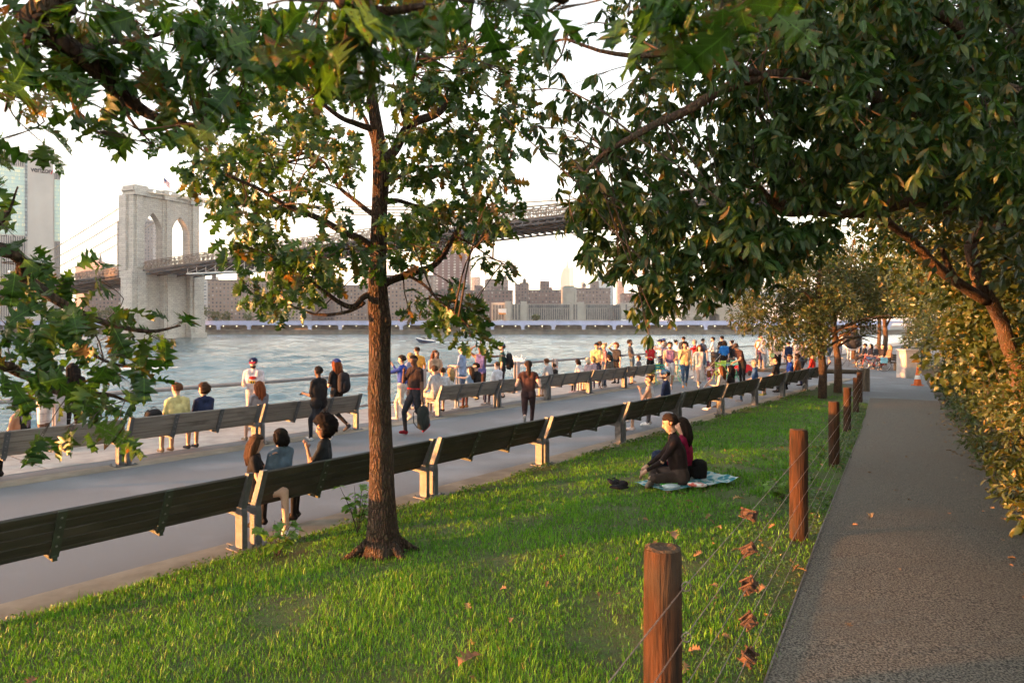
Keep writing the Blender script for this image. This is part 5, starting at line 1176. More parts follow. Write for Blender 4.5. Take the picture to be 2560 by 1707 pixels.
    for D, jit, size, per, lst in sets:
        cl = []
        for x, y, r in lst:
            c = ov(x, y, D + random.uniform(-jit, jit)); cl.append((tuple(c), r * c.y * K / F, max(3, int(per * (r / 60) ** 1.5))))
        CL += cl; P, RM, S = leaves_from_clusters(cl, 0, size, .55, .55, .8); Ps.append(P); Rs.append(RM); Ss.append(S)
    tw = MB(); twigs(tw, limbs, CL, .0022, 2); o = tw.build('twigs', m_twig, root); o['kind'] = 'stuff'
    # more of the crown, above and behind the frame
    cl = []
    for _ in range(280):
        u = rnd_unit(1)[0]; q = random.random() ** .4; c = Vector((-5.6 + u[0] * 2.1 * q, 1.9 + u[1] * 3.2 * q, 5.2 + u[2] * 2.9 * q))
        if c.y > .1 and c.x / c.y > -.98 and c.z < 2.5 + .75 * c.y: continue
        cl.append((tuple(c), .55, 26))
    for k in range(7):
        t = k * .9; mb = MB(); limb(mb, [trunk[9 + k], base + Vector((math.cos(t) * 1.0 - .3, math.sin(t) * 1.3, 4.0 + .4 * k)), base + Vector((math.cos(t) * 1.8 - .4, math.sin(t) * 2.6, 4.6 + .45 * k))], .06, .015, 6, 3, .05); mb.build('limb', m_bark, root, smooth=True)
    P, RM, S = leaves_from_clusters(cl, 0, .16); Ps.append(P); Rs.append(RM); Ss.append(S)
    P, RM, S = map(np.concatenate, (Ps, Rs, Ss))
    make_crown(root, leaf_shape(OAK, .3, .35), P, RM, S, m_oak_fg, 300, m_fg_v, [leaf_shape(OAK, .35, .15), leaf_shape(OAK, .12, .5), leaf_shape(OAK, .5, .3), leaf_shape([(w * 1.25, y) for w, y in OAK], .2, .25)])
near_oak()

# ---- the big spreading tree on the right, with long drooping leaves
def inside(poly, x, y):
    c = False; j = len(poly) - 1
    for i in range(len(poly)):
        (xi, yi), (xj, yj) = poly[i], poly[j]
        if (yi > y) != (yj > y) and x < (xj - xi) * (y - yi) / (yj - yi) + xi: c = not c
        j = i
    return c
def spreading_tree():
    base = Vector((8.6, 9.2, 0)); base.z = zpath(9.2) + .3
    root = empty('spreading_tree', base); tag(root, 'dark spreading tree with long drooping leaves arching over the path', 'tree')
    mb = MB(); trunk = limb(mb, [base + Vector((0, 0, -.2)), base + Vector((-.1, 0, 1.4)), base + Vector((-.3, -.2, 2.6)), base + Vector((-.2, -.4, 4.2)), base + Vector((-.5, -.6, 6.5))], .19, .09, 14); mb.build('trunk', m_bark2, root, smooth=True)
    limbs = []
    def lb(pts, r0, r1, m=m_bark2):
        mb = MB(); q = limb(mb, pts, r0, r1, 9, 4, .03); mb.build('limb', m, root, smooth=True); limbs.append(q)
    lb([trunk[9], ov(2200, 478, 8.6), ov(2100, 455, 8.2), ov(2020, 482, 8.0), ov(1930, 488, 7.8), ov(1860, 482, 7.6), ov(1800, 485, 7.4), ov(1765, 460, 7.3), ov(1735, 428, 7.2), ov(1690, 425, 7.0), ov(1600, 440, 6.7), ov(1500, 470, 6.4)], .11, .02)
    lb([ov(1800, 485, 7.4), ov(1778, 430, 7.2), ov(1785, 380, 7.1), ov(1760, 300, 7.0), ov(1700, 200, 6.6), ov(1560, 150, 6.2)], .05, .012)
    lb([ov(1930, 488, 7.8), ov(1900, 440, 7.5), ov(1960, 300, 6.8), ov(2000, 150, 6.2), ov(1950, 20, 6)], .05, .015)
    lb([trunk[10], ov(2250, 380, 7.0), ov(2150, 280, 6.0), ov(1950, 200, 5.2), ov(1750, 180, 4.8), ov(1560, 260, 4.6), ov(1420, 330, 4.6), ov(1330, 420, 4.7)], .08, .01)
    lb([ov(1750, 180, 4.8), ov(1600, 120, 4.4), ov(1450, 130, 4.3), ov(1300, 90, 4.3)], .03, .008)
    lb([ov(1600, 440, 6.7), ov(1540, 520, 6.2), ov(1500, 620, 6.0), ov(1520, 700, 6.0)], .02, .006)
    lb([ov(1690, 425, 7.0), ov(1700, 520, 6.8), ov(1740, 600, 6.8)], .02, .006)
    lb([trunk[12], ov(2300, 200, 5.6), ov(2200, 60, 5.0), ov(2000, -60, 4.6)], .07, .02)
    poly = [(1400, -60), (2400, -60), (2400, 470), (2150, 470), (2000, 470), (1880, 560), (1760, 640), (1690, 620), (1650, 690), (1560, 755), (1500, 735), (1445, 700), (1440, 640), (1360, 600), (1350, 560), (1310, 500), (1330, 420), (1290, 330), (1290, 250), (1370, 200), (1470, 190), (1500, 120), (1420, 60)]
    CL = []
    def put(x, y, D, r, n): CL.append((tuple(ov(x, y, D)), r * D * K / F, n))
    for (x, y, r) in [(1290, 440, 16), (1300, 415, 24), (1345, 455, 28), (1370, 500, 34), (1320, 520, 20), (1290, 525, 14), (1350, 580, 20), (1370, 600, 20), (1400, 570, 34), (1420, 620, 30), (1450, 560, 44), (1450, 480, 44), (1470, 680, 28), (1500, 640, 44), (1500, 725, 20), (1540, 745, 18), (1520, 700, 34), (1560, 690, 34), (1600, 640, 40), (1550, 600, 50), (1500, 560, 50), (1610, 690, 22), (1640, 610, 30), (1620, 560, 44), (1490, 770, 10),
                      (1690, 640, 30), (1720, 610, 40), (1760, 620, 36), (1700, 560, 44), (1790, 580, 40), (1840, 560, 44), (1880, 540, 40), (1780, 655, 18), (1740, 560, 44), (1190, 210, 34), (1230, 240, 34), (1260, 170, 34), (1220, 290, 40), (1270, 260, 44), (1240, 350, 34), (1290, 320, 44), (1340, 260, 44), (1300, 200, 34), (1360, 330, 50), (1250, 130, 30), (1290, 100, 34), (1330, 60, 40), (1150, 260, 26), (1380, 20, 40), (1350, 400, 44)]:
        put(x, y, random.uniform(4.6, 6.4), r, int(16 * (r / 40) ** 1.6) + 6)
    cnt = 0
    while cnt < 2100:
        x, y = random.uniform(1280, 2400), random.uniform(-60, 760)
        if not inside(poly, x, y): continue
        dens = 1.0 if x > 1650 else .42
        if random.random() > dens: continue
        D = random.uniform(4.4, 6.6) if y > 390 else random.uniform(4.4, 9.5) if x < 1900 else random.uniform(4.0, 9.0)
        yl = ipol(x, [(1690, 425), (1735, 428), (1765, 460), (1800, 485), (1930, 488), (2020, 482), (2100, 455), (2200, 478)])
        if 1680 < x < 2230 and abs(y - yl) < 34 and D < 8.8: continue
        put(x, y, D, random.uniform(34, 56), random.randint(18, 30)); cnt += 1
    for _ in range(70): put(random.uniform(1720, 2120), random.uniform(490, 590), random.uniform(9.5, 12), random.uniform(30, 46), 22)
    for _ in range(330):                                          # the crown goes on above the picture
        c = Vector((random.uniform(1.5, 10.5), random.uniform(2.5, 11.5), random.uniform(5.6, 8.4)))
        if c.z > 2.5 + .5 * c.y: CL.append((tuple(c), .55, 20))
    for _ in range(170):
        u = rnd_unit(1)[0]; CL.append(((6.0 + u[0] * 4.0, 7.0 + u[1] * 4.0, 7.4 + abs(u[2]) * 2.6), .6, 22))
    tw = MB(); twigs(tw, limbs, CL[:50] + random.sample(CL[50:], 170), .004, 2); o = tw.build('twigs', m_twig, root); o['kind'] = 'stuff'
    P, RM, S = leaves_from_clusters(CL, 0, .106, .8, .6, whorl=True)
    make_crown(root, leaf_shape(LANCE, .25, .35), P, RM, S, m_lan, 300, m_lan_v, [leaf_shape(LANCE, .25, .25), leaf_shape([(w * 1.3, y) for w, y in LANCE], .2, .45)])
spreading_tree()

# ---- roadside trees and shrubs on the right
def edge(Y, o, z=0.0):
    """a point o metres right of the path's far edge at run Y"""
    p = Vector((xpath(Y), Y, 0)) + PN * (PW + o); return Vector((p.x, p.y, z))
def volume_leaves(blobs, dens, size, shell=.75, droop=.3):
    CL = [(c, r, int(dens * r ** 2)) for c, r in blobs]; Ps, Ds, Ns, Ss = [], [], [], []
    for c, r, n in CL:
        u = rnd_unit(n); rad = r * (1 - np.abs(RNG.normal(0, 1 - shell, (n, 1)))); v = u * np.clip(rad, .1, None)
        v += np.sin(v * 5.0 + r * 3) * .08 * r
        Ps.append(np.array(c) + v); d = u + rnd_unit(n) * .9; d[:, 2] -= droop; Ds.append(d); Ns.append(rnd_unit(n) * .7 + u * .5 + np.array([0, 0, .5])); Ss.append(RNG.uniform(.6, 1.3, n) * size)
    P, D, N_, S = map(np.concatenate, (Ps, Ds, Ns, Ss)); return P, frames(D, N_), S
def trees_right():
    # tree with the bright trunk at the right edge
    b = at(2575, 1045, 10.7); b.z = zpath(10.7) + .1; root = empty('roadside_tree', b); tag(root, 'tree with a glowing orange trunk among shrubs at the right edge', 'tree')
    mb = MB(); tr = limb(mb, [b + Vector((.05, 0, -.2)), ov(2342, 880, 10.7), ov(2318, 800, 10.6), ov(2290, 715, 10.5), ov(2250, 650, 10.4), ov(2230, 560, 10.3)], .115, .085, 12, 4, .04); mb.build('trunk', m_bark2, root, smooth=True)
    limbs = [tr]
    for pts, r0, r1 in (([ov(2265, 690, 10.45), ov(2205, 655, 10.2), ov(2150, 612, 10.0), ov(2090, 552, 9.8), ov(2050, 515, 9.6), ov(1985, 470, 9.4)], .085, .045), ([ov(2200, 655, 10.2), ov(2170, 590, 10.1), ov(2165, 560, 10.0)], .05, .025), ([ov(2230, 560, 10.3), ov(2260, 480, 10.2), ov(2240, 380, 10)], .07, .03), ([ov(2230, 560, 10.3), ov(2330, 500, 10.5), ov(2420, 420, 10.6)], .06, .03)):
        mb = MB(); limbs.append(limb(mb, pts, r0, r1, 8, 4, .04)); mb.build('limb', m_bark2, root, smooth=True)
    bl = []
    for _ in range(46): bl.append((tuple(ov(random.uniform(2020, 2400), random.uniform(300, 620), random.uniform(10.9, 14))), random.uniform(.45, .75)))
    for _ in range(30): bl.append((tuple(ov(random.uniform(2180, 2400), random.uniform(520, 900), random.uniform(11.2, 13.5))), random.uniform(.4, .65)))
    P, RM, S = volume_leaves(bl, 420, .13)
    make_crown(root, leaf_shape(LOBED, .25, .3), P, RM, S, m_hedge[1], 120)
    # trees further along the path
    e2 = lambda Y, o: tuple(edge(Y, o))[:2]
    spec = [(e2(19, 1.6), 7.0, 3.4, 'golden green tree behind the utility box', 1), (e2(24, 1.5), 7.6, 3.6, 'yellow green tree beyond the utility box', 3), (e2(30, 2.2), 8, 3.8, 'tall pale green tree where the path bends away', 1), ((24.5, 49), 9.5, 4.2, 'far rounded tree at the end of the promenade', 3), ((29.5, 55), 10, 4.4, 'wide tree behind the photographers at the end of the promenade', 0), ((34, 54), 10, 4.4, 'tree to the rear of the far rounded tree', 1), ((31, 47), 9.5, 4.0, 'tree standing behind the far bench sitters', 3), ((22.6, 41.5), 7.5, 2.9, 'loose greenish tree above the photographers', 0), (e2(14.5, 1.8), 7, 3.0, 'shady tree behind the glowing trunk', 2), (e2(11.5, 2.4), 7.5, 2.6, 'dense shady tree between the glowing trunk and the path', 0), (e2(7.5, 1.9), 7.5, 2.4, 'tree whose dark foliage fills the upper right corner', 2), (e2(9.3, 2.2), 6.5, 2.4, 'dark leafy tree filling the right side above the shrubs', 2)]
    for (x, y), h, r, lab, mi in spec:
        root = empty('roadside_tree', (x, y, 0)); tag(root, lab, 'tree', 'trees beside the path')
        mb = MB(); tr = limb(mb, [Vector((x, y, -.1)), Vector((x + .1, y, h * .3)), Vector((x - .2, y + .1, h * .6)), Vector((x, y, h * .9))], .16, .05, 9, 4, .05); mb.build('trunk', m_bark2, root, smooth=True)
        for k in range(6):
            t = k * 1.07; mb = MB(); limb(mb, [tr[4 + k % 4], Vector((x + math.cos(t) * r * .4, y + math.sin(t) * r * .4, h * .55 + .2 * k)), Vector((x + math.cos(t) * r * .8, y + math.sin(t) * r * .8, h * .6 + .3 * k))], .06, .015, 6, 3, .05); mb.build('limb', m_bark2, root, smooth=True)
        bl = []
        for _ in range(60):
            u = rnd_unit(1)[0]; q = random.random() ** .5; bl.append(((x + u[0] * r * q, y + u[1] * r * q, h * .56 + u[2] * h * .46 * q), random.uniform(.6, 1.05)))
        P, RM, S = volume_leaves(bl, 300, .15 if y > 30 else .12); 
        lo = np.where(P[:, 0] < .5525 * P[:, 1] + 1.4, 2.9, 1.7); P[:, 2] = np.where(P[:, 2] < lo, 2 * lo - P[:, 2], P[:, 2])
        make_crown(root, leaf_shape([(0, 0), (.27, .45), (0, 1.0)], .25, .3), P, RM, S, m_hedge[mi], 0)
    # the shrubs, one after another along the path
    kinds = [('broad leaved green shrub', LOBED, .11, 2), ('shrub with fine upright yellow tipped stems', LANCE, .09, 3), ('glossy mid green shrub', OVAL, .10, 0), ('loose shrub turning yellow', OVAL, .09, 1)]
    where = ['at the lower right corner', 'beside the litter of dead leaves', 'next to the bare footpath edge', 'below the glowing tree trunk', 'just before the traffic cone', 'right behind the traffic cone', 'behind the utility box', 'beside the bicycle', 'at the bend behind the far sitters', 'at the far end of the promenade']
    Ys = [4.2, 5.8, 7.6, 9.6, 12.0, 14.6, 17.4, 20.4, 24.0, 28.5, 33.5, 39.0]
    for i, Y in enumerate(Ys):
        nm, shp, sz, mi = kinds[(0, 2, 1, 3, 1, 3, 2, 1, 0, 3, 1, 0)[i]]; w = (Ys[min(i + 1, len(Ys) - 1)] - Ys[i - 1 if i else 0]) * .42 + .3
        o0 = ipol(Y, [(5, -.12), (12, -.05), (18, .15), (26, .3), (32, .9), (36, -.3), (40, -1.2)])
        c0 = edge(Y, o0 + .9); root = empty('shrub', (c0.x, c0.y, zpath(Y) + .1)); tag(root, f'{nm} {(where + ["in the shade past the bend", "closing the view at the end of the path"])[min(i, 11)]}', 'shrub', 'shrubs along the path')
        hh = ipol(Y, [(4, 1.5), (8, 2.0), (14, 2.6), (22, 2.4), (40, 3.2)]); bl = []
        for _ in range(72):
            run = random.uniform(-w, w); zz = random.uniform(.1, hh); back = .0 + zz * .16 + random.random() ** 1.6 * 1.5; r = random.uniform(.22, .42)
            e = edge(Y + run * .875, o0 + back + r * .55); bl.append(((e.x, e.y, zpath(Y) + zz + back * .2), r))
        for _ in range(22 if Y < 14 else 10):                     # low skirt over the path edge
            e = edge(Y + random.uniform(-w, w) * .875, o0 + random.uniform(-.12, .3)); bl.append(((e.x, e.y, zpath(Y) + random.uniform(.05, .3)), random.uniform(.12, .25)))
        P, RM, S = volume_leaves(bl, 850 if Y < 12 else 620, sz, .7)
        P[:, 2] = np.maximum(P[:, 2], zpath(Y) + .02)
        st = MB()
        for _ in range(12):
            a = edge(Y + random.uniform(-w, w) * .6, o0 + random.uniform(.3, 1.2), zpath(Y) + .05); t = Vector((a.x + random.uniform(-.4, .2), a.y + random.uniform(-.3, .3), a.z + hh * random.uniform(.6, 1.05))); limb(st, [a, a.lerp(t, .5) + Vector((.1, .05, .05)), t], .014, .004, 5, 3, .05)
        q = st.build('stems', m_twig, root); q['kind'] = 'stuff'
        make_crown(root, leaf_shape(shp, .25, .35), P, RM, S, m_hedge[mi], 120 if Y < 9 else 0)
trees_right()

# ---- the two small trees at the far tip of the lawn
def small_trees():
    for px, Y, lab, r, tint in ((2056, 23.0, 'small tree with a bare grey trunk at the tip of the lawn', 2.0, 1), (2094, 25.0, 'small tree with a reddish trunk behind the other one on the lawn tip', 1.9, 3)):
        x = (px - CX) / F * Y; root = empty('small_tree', (x, Y, .03)); tag(root, lab, 'tree', 'small trees at the lawn tip')
        mb = MB(); tr = limb(mb, [Vector((x, Y, -.1)), Vector((x + .02, Y, 1.0)), Vector((x - .08, Y, 1.9)), Vector((x - .15, Y, 3.2)), Vector((x - .1, Y, 4.4))], .15, .05, 12, 4, .02); mb.build('trunk', m_bark if tint == 1 else m_bark2, root, smooth=True)
        for k in range(7):
            t = k * .9 + .3; s = tr[7 + k % 5]; e = Vector((x + math.cos(t) * r, Y + math.sin(t) * r, s.z + .3 + .1 * k)); mb = MB(); limb(mb, [s, s.lerp(e, .5) + Vector((0, 0, .25)), e], .05, .015, 6, 3, .05); mb.build('limb', m_bark2, root, smooth=True)
        bl = []
        cx_ = x - 1.0 if tint == 1 else x
        for _ in range(40):
            u = rnd_unit(1)[0]; q = random.random() ** .45; bl.append(((cx_ + u[0] * r * 1.15 * q, Y + u[1] * r * q, (3.3 if tint == 1 else 3.75) + u[2] * 1.6 * q), random.uniform(.3, .6)))
        P, RM, S = volume_leaves(bl, 1300, .10); make_crown(root, leaf_shape(OAK_S if tint == 1 else OVAL, .25, .3), P, RM, S, m_hedge[tint], 0)
small_trees()

# ---- weeds by the oak, and fallen leaves
def weeds():
    m = leaf_mat('bright_weed', (.07, .17, .015), (.10, .22, .02), (.15, .24, .03), .9, .4)
    for px, py, h, lab in ((695, 1395, .42, 'bright green leafy weed growing in the grass left of the oak trunk'), (895, 1330, .62, 'tall bright green sapling close behind the oak trunk'), (1950, 1110, .25, 'small yellow green weed beside the second fence post')):
        Y = 7.0 if px < 800 else 7.9 if px < 1000 else 8.2; p = at(px, py, Y); p.z = zlawn(p.x, p.y); root = empty('weed_plant', p); tag(root, lab, 'plant')
        st = MB(); P, D = [], []
        for k in range(9):
            t = k * .75; tip = Vector((math.cos(t) * .10 * (1 + k % 3 * .6), math.sin(t) * .10 * (1 + k % 3 * .6), h * (.55 + .45 * ((k * 5) % 9) / 9)))
            limb(st, [Vector((0, 0, -.02)), tip * .5 + Vector((0, 0, .04)), tip], .005, .002, 5, 3)
            for j in range(7):
                q = tip * random.uniform(.4, 1.05); d = Vector((random.gauss(0, 1), random.gauss(0, 1), -.1)); P.append(tuple(q)); D.append(tuple(d))
        st.build('stems', m_twig, root, world=False)
        me = np_mesh('leaf', *leaf_shape(LOBED, .2, .3), np.zeros(len(leaf_shape(LOBED)[0])), m)
        RM = frames(np.array(D), rnd_unit(len(P)) * .4 + np.array([0, 0, 1.0]))
        for q, r in zip(P, RM):
            s = random.uniform(.07, .12); A = Matrix(r.tolist()).to_4x4()
            for a in range(3):
                for b in range(3): A[a][b] *= s
            A.translation = q; link('leaf', me, root, A)
    md = leaf_mat('dead_leaf', (.16, .085, .04), (.22, .13, .07), (.34, .22, .08), .8, .1, .8)
    sh = leaf_shape(OAK_S, .6, .5); me = np_mesh('fallen_leaf', sh[0], sh[1], np.zeros(len(sh[0])), md)
    sp = [(1150, 1665, .16, 'curled brown leaf lying in the grass at the bottom edge', 0), (2172, 1282, .10, 'pale curled leaf lying alone on the brown footpath', 1), (1730, 1258, .09, 'dead leaf resting in grass near the picnic blanket', 0), (1938, 1202, .07, 'yellow leaf in the grass left of the second post', 0), (1835, 1250, .13, 'dark curled dead leaf above the top wire tensioner', 0), (1680, 1345, .07, 'dead leaf caught on top of the nearest fence post', 2), (90, 1700, .10, 'tan fallen leaf in the bottom left corner grass', 0)]
    for px, py, s, lab, on in sp:
        Y = F * 2.0 / (py - HY)
        for _ in range(12):
            x = (px - CX) / F * Y; z = zpath(Y) if on == 1 else zlawn(x, Y); Y = F * (HC - z - (.03)) / (py - HY)
        x = (px - CX) / F * Y; z = (zpath(Y) + .02) if on == 1 else zlawn(x, Y) + .045
        if on == 2: q = at(px + 8, 1347, 2.62); x, Y, z = q.x, q.y, q.z + .005
        o = link('fallen_leaf', me, None, Matrix.Translation((x, Y, z)) @ Matrix.Rotation(random.uniform(0, 6), 4, 'Z') @ Matrix.Rotation(.4, 4, 'X') @ Matrix.Scale(s, 4)); tag(o, lab, 'leaf', 'fallen leaves')
    P = []
    for _ in range(420):                                          # litter on the path margin
        Y = 4 + random.random() ** 1.3 * 16; o = PW - abs(random.gauss(0, .22)) + .02
        if random.random() < .12: o = random.uniform(.1, PW)
        p = Vector((xpath(Y), Y, 0)) + PN * o; P.append((p.x, p.y, zpath(Y) + .018))
    for _ in range(130):
        Y = 3 + random.random() * 10; e = random.uniform(.05, 2.5); x = xpath(Y) - e; P.append((x, Y, zlawn(x, Y) + .04))
    P = np.array(P); n = len(P); o = link('leaf_litter', scatter('leaf_litter', sh, P, frames(rnd_unit(n) * np.array([1, 1, .15]), rnd_unit(n) * .5 + np.array([0, 0, 1.0])), RNG.uniform(.03, .08, n), RNG.random(n), md)); tag(o, 'small dead leaves and twigs strewn along the path edge', 'litter', kind='stuff')
weeds()
# ------------------------------------------------------------------ people
SKIN = {'l': (.50, .32, .24), 'm': (.40, .24, .165), 't': (.27, .15, .095), 'd': (.105, .055, .036)}
HAIR = {'black': (.012, .010, .010), 'dark': (.03, .02, .015), 'brown': (.075, .042, .024), 'auburn': (.13, .055, .025), 'red': (.20, .06, .022), 'blond': (.42, .29, .14), 'pale': (.62, .53, .40), 'grey': (.24, .22, .20), 'lilac': (.30, .25, .42)}
def fab(c, k='cloth'): return M('%s_%02d_%02d_%02d' % (k, int(c[0] * 99), int(c[1] * 99), int(c[2] * 99)), c, tuple(x * .6 for x in c), scale=9, rough=.88, bump=.8, bscale=9, spec=.15, bdist=.03)
def skin_m(k): return M('skin_' + k, SKIN[k], tuple(x * .88 for x in SKIN[k]), scale=18, rough=.55, spec=.35)
def hair_m(k): return M('hair_' + k, HAIR[k], tuple(x * .5 for x in HAIR[k]), scale=40, rough=.85, spec=.12, stretch=(3, 3, .4), bump=1.0, bscale=45, bdist=.02)
ARM = {'down': ((.14, .02, -1), (.03, .16, -1)), 'front': ((.10, .35, -.95), (-.25, .8, -.35)), 'back': ((.12, -.38, -.9), (.05, -.05, -1)), 'photo': ((.25, .80, -.25), (-.30, .45, .85)), 'phone': ((.12, .15, -1), (-.30, .95, .12)), 'fold': ((.18, .22, -1), (-.95, .42, .12)),
       'point': ((.25, .95, .12), (.05, 1, .10)), 'head': ((.75, .15, .62), (-.85, .05, .55)), 'lap': ((.10, .25, -1), (-.35, .85, -.30)), 'run': ((.32, -.45, -.85), (-.05, .75, .35)), 'bench': ((.95, -.15, -.25), (.9, -.1, -.42)), 'eat': ((.12, .5, -.85), (-.42, .30, .86)), 'knee': ((.15, .55, -.8), (-.30, .75, -.55)),
       'hip': ((.55, -.15, -.8), (-.6, .35, -.55)), 'round': ((.85, .40, -.25), (.35, .85, .10)), 'rail': ((.35, .3, -.9), (.1, .7, -.7)), 'out': ((.95, .2, .05), (.9, .3, .1)), 'strap': ((.12, .2, -1), (-.3, .35, .88)), 'bag': ((.10, .0, -1), (.02, .02, -1))}
PEOPLE = []
def V3(t): return Vector(t)
def person(label, pos, face, h=1.70, pose='stand', arms=('down', 'down'), skin='l', top=(.5, .5, .5), sleeve=.5, bottom=(.05, .05, .06), leg=1.0, shoe=(.5, .5, .5), hair=('short', 'brown'), lean=0.0, hy=0.0, hp=0.0, seat=.45, cap=None, glasses=None, girth=1.0, group=None, beard=False, extra=(), stride=.3, twist=0.0, side=0.0):
    """registers a person; bodies are grown together further down. face: turn, 0 = away from the camera, 90 = to the left"""
    s = h; J = {}; B = []
    if pose == 'sit': P = V3((0, 0, seat + .062 * s))
    elif pose == 'floor': P = V3((0, 0, .075 * s))
    else: P = V3((0, 0, .525 * s))
    fwd = math.sin(lean); upz = math.cos(lean); sd = math.sin(side)
    d = V3((sd, fwd, upz)).normalized()
    ct, st = math.cos(twist), math.sin(twist)
    xr = V3((ct, st, 0)); yf = V3((-st, ct, 0))                      # shoulder frame turned by twist
    waist, chest, sh, neck = P + d * .085 * s, P + d * .19 * s, P + d * .285 * s, P + d * .335 * s
    hd = (d + V3((0, .10 + hp * .6, .1))).normalized(); head = neck + hd * .075 * s
    def seg(a, b, r0, r1, reg): B.append((Vector(a), Vector(b), r0 * s, r1 * s, reg))
    g = girth
    for x in (-1, 1):
        seg(P + xr * x * .042 * s * g, P + xr * x * .042 * s * g + d * .03 * s, .066 * g, .062 * g, 'hip')
        seg(waist + xr * x * .032 * s * g, chest + xr * x * .05 * s * g, .060 * g, .062 * g, 'torso')
        seg(chest + xr * x * .05 * s * g, sh + xr * x * .065 * s, .062 * g, .046, 'torso')
        seg(sh + xr * x * .03 * s, sh + xr * x * .105 * s - d * .008 * s, .042, .036, 'torso')
    seg(waist, chest, .065 * g, .07 * g, 'torso'); seg(sh, neck, .045, .031, 'torso')
    seg(neck - d * .01 * s, head - hd * .02 * s, .031, .030, 'neck')
    # head: cranium, face, jaw, nose in the head's own frame
    ca, sa = math.cos(hy + twist), math.sin(hy + twist); hz = hd; hyv = V3((-sa, ca, -hp)).normalized(); hx = hyv.cross(hz).normalized(); hyv = hz.cross(hx).normalized()
    Hm = Matrix((hx, hyv, hz)).transposed()
    def hv(x, y, z): return head + Hm @ (V3((x, y, z)) * s)
    seg(hv(0, -.008, .018), hv(0, .004, .018), .052, .050, 'head'); seg(hv(0, .014, .0), hv(0, .020, -.035), .044, .032, 'head'); seg(hv(0, .052, .004), hv(0, .062, -.010), .007, .011, 'head')
    for x in (-1, 1): seg(hv(x * .052, -.004, -.002), hv(x * .053, -.006, .012), .010, .011, 'head')
    # legs
    for i, x in enumerate((-1, 1)):
        hip = P + xr * x * .05 * s + V3((0, 0, -.01 * s))
        tdir = V3((0, 1, 0))
        if pose == 'stand': kn = V3((x * .055, .012, .285)) * s; an = V3((x * .06, -.01, .05)) * s; tdir = V3((x * .25, 1, 0)).normalized()
        elif pose == 'walk':
            f = x * stride; kn = V3((x * .05, max(f, -.05) * .55 + .03, .29)) * s; an = V3((x * .045, f * .62 - (.05 if f < 0 else 0), .05 + (.055 if f < 0 else 0))) * s
            tdir = V3((0, 1, -.6 if f < 0 else .25)).normalized()
        elif pose == 'run': f = x * .4; kn = V3((x * .05, .20 if f > 0 else -.02, .33 if f > 0 else .28)) * s; an = V3((x * .04, .10 if f > 0 else -.25, .10 if f > 0 else .25)) * s; tdir = V3((0, 1, 0 if f > 0 else -1)).normalized()
        elif pose == 'sit':
            w = .085 if 'wide' in extra else .055; kn = P + V3((x * w * s, .235 * s, .0)); an = V3((x * w * s, .25 * s + (x * .05 * s if 'stagger' in extra else 0), .05 * s))
            if 'crossed' in extra and x > 0: kn = P + V3((.01 * s, .235 * s, .045 * s)); an = V3((-.10 * s, .32 * s, .17 * s))
            if 'feet_back' in extra: an = an - V3((0, .17 * s, 0))
        else:
            kn = V3((x * .17, .19, .085)) * s; an = V3((-x * .06, .20 + .02 * x, .045)) * s; tdir = V3((-x, .35, 0)).normalized()
        seg(hip, kn, .056 * (.5 + .5 * g), .037, 'thigh'); seg(kn, an, .036, .023, 'shin')
        seg(an + V3((0, 0, -.012 * s)) - tdir * .018 * s, an + tdir * .085 * s + V3((0, 0, -.026 * s)), .025, .019, 'shoe'); seg(an - tdir * .015 * s + V3((0, 0, -.025 * s)), an + tdir * .095 * s + V3((0, 0, -.03 * s)), .020, .016, 'shoe')
        seg(an, an + V3((0, 0, .015 * s)), .024, .023, 'sock' if 'socks' in extra else 'shin')
    # arms and hands
    hands = []
    for i, x in enumerate((-1, 1)):
        a = arms[i]; up, fo = ARM[a] if isinstance(a, str) else a
        conv = lambda q: (xr * (q[0] * x) + yf * q[1] + V3((0, 0, q[2]))).normalized()
        S0 = sh + xr * x * .112 * s - d * .012 * s; el = S0 + conv(up) * .165 * s; wr = el + conv(fo) * .145 * s; hdv = (conv(fo) + V3((0, 0, -.15))).normalized()
        seg(S0, el, .030, .0235, 'uarm'); seg(el, wr, .0235, .0155, 'farm'); pm = wr + hdv * .045 * s; seg(wr, pm, .016, .019, 'hand')
        hands.append((wr, pm, hdv, x))
    PEOPLE.append(dict(label=label, pos=Vector(pos), face=R(face), h=h, B=B, head=head, Hm=Hm, hands=hands, skin=skin, top=top, sleeve=sleeve, bottom=bottom, leg=leg, shoe=shoe, hair=hair, cap=cap, glasses=glasses, group=group, beard=beard, extra=extra, sh=sh, P=P, d=d, xr=xr, yf=yf, neck=neck, girth=girth))
    return PEOPLE[-1]
def cone_caps(mb, a, b, r0, r1, n=10, m=4):
    """a tapered limb with rounded ends"""
    d = b - a; L_ = d.length; d = d.normalized() if L_ > 1e-6 else V3((0, 0, 1)); pts, rr = [], []
    for j in range(m + 1):
        t = math.pi / 2 * (1 - j / m); pts.append(a - d * r0 * math.sin(t)); rr.append(max(r0 * math.cos(t), r0 * .02))
    for j in range(m + 1):
        t = math.pi / 2 * j / m; pts.append(b + d * r1 * math.sin(t)); rr.append(max(r1 * math.cos(t), r1 * .02))
    mb.tube(pts, rr, n)

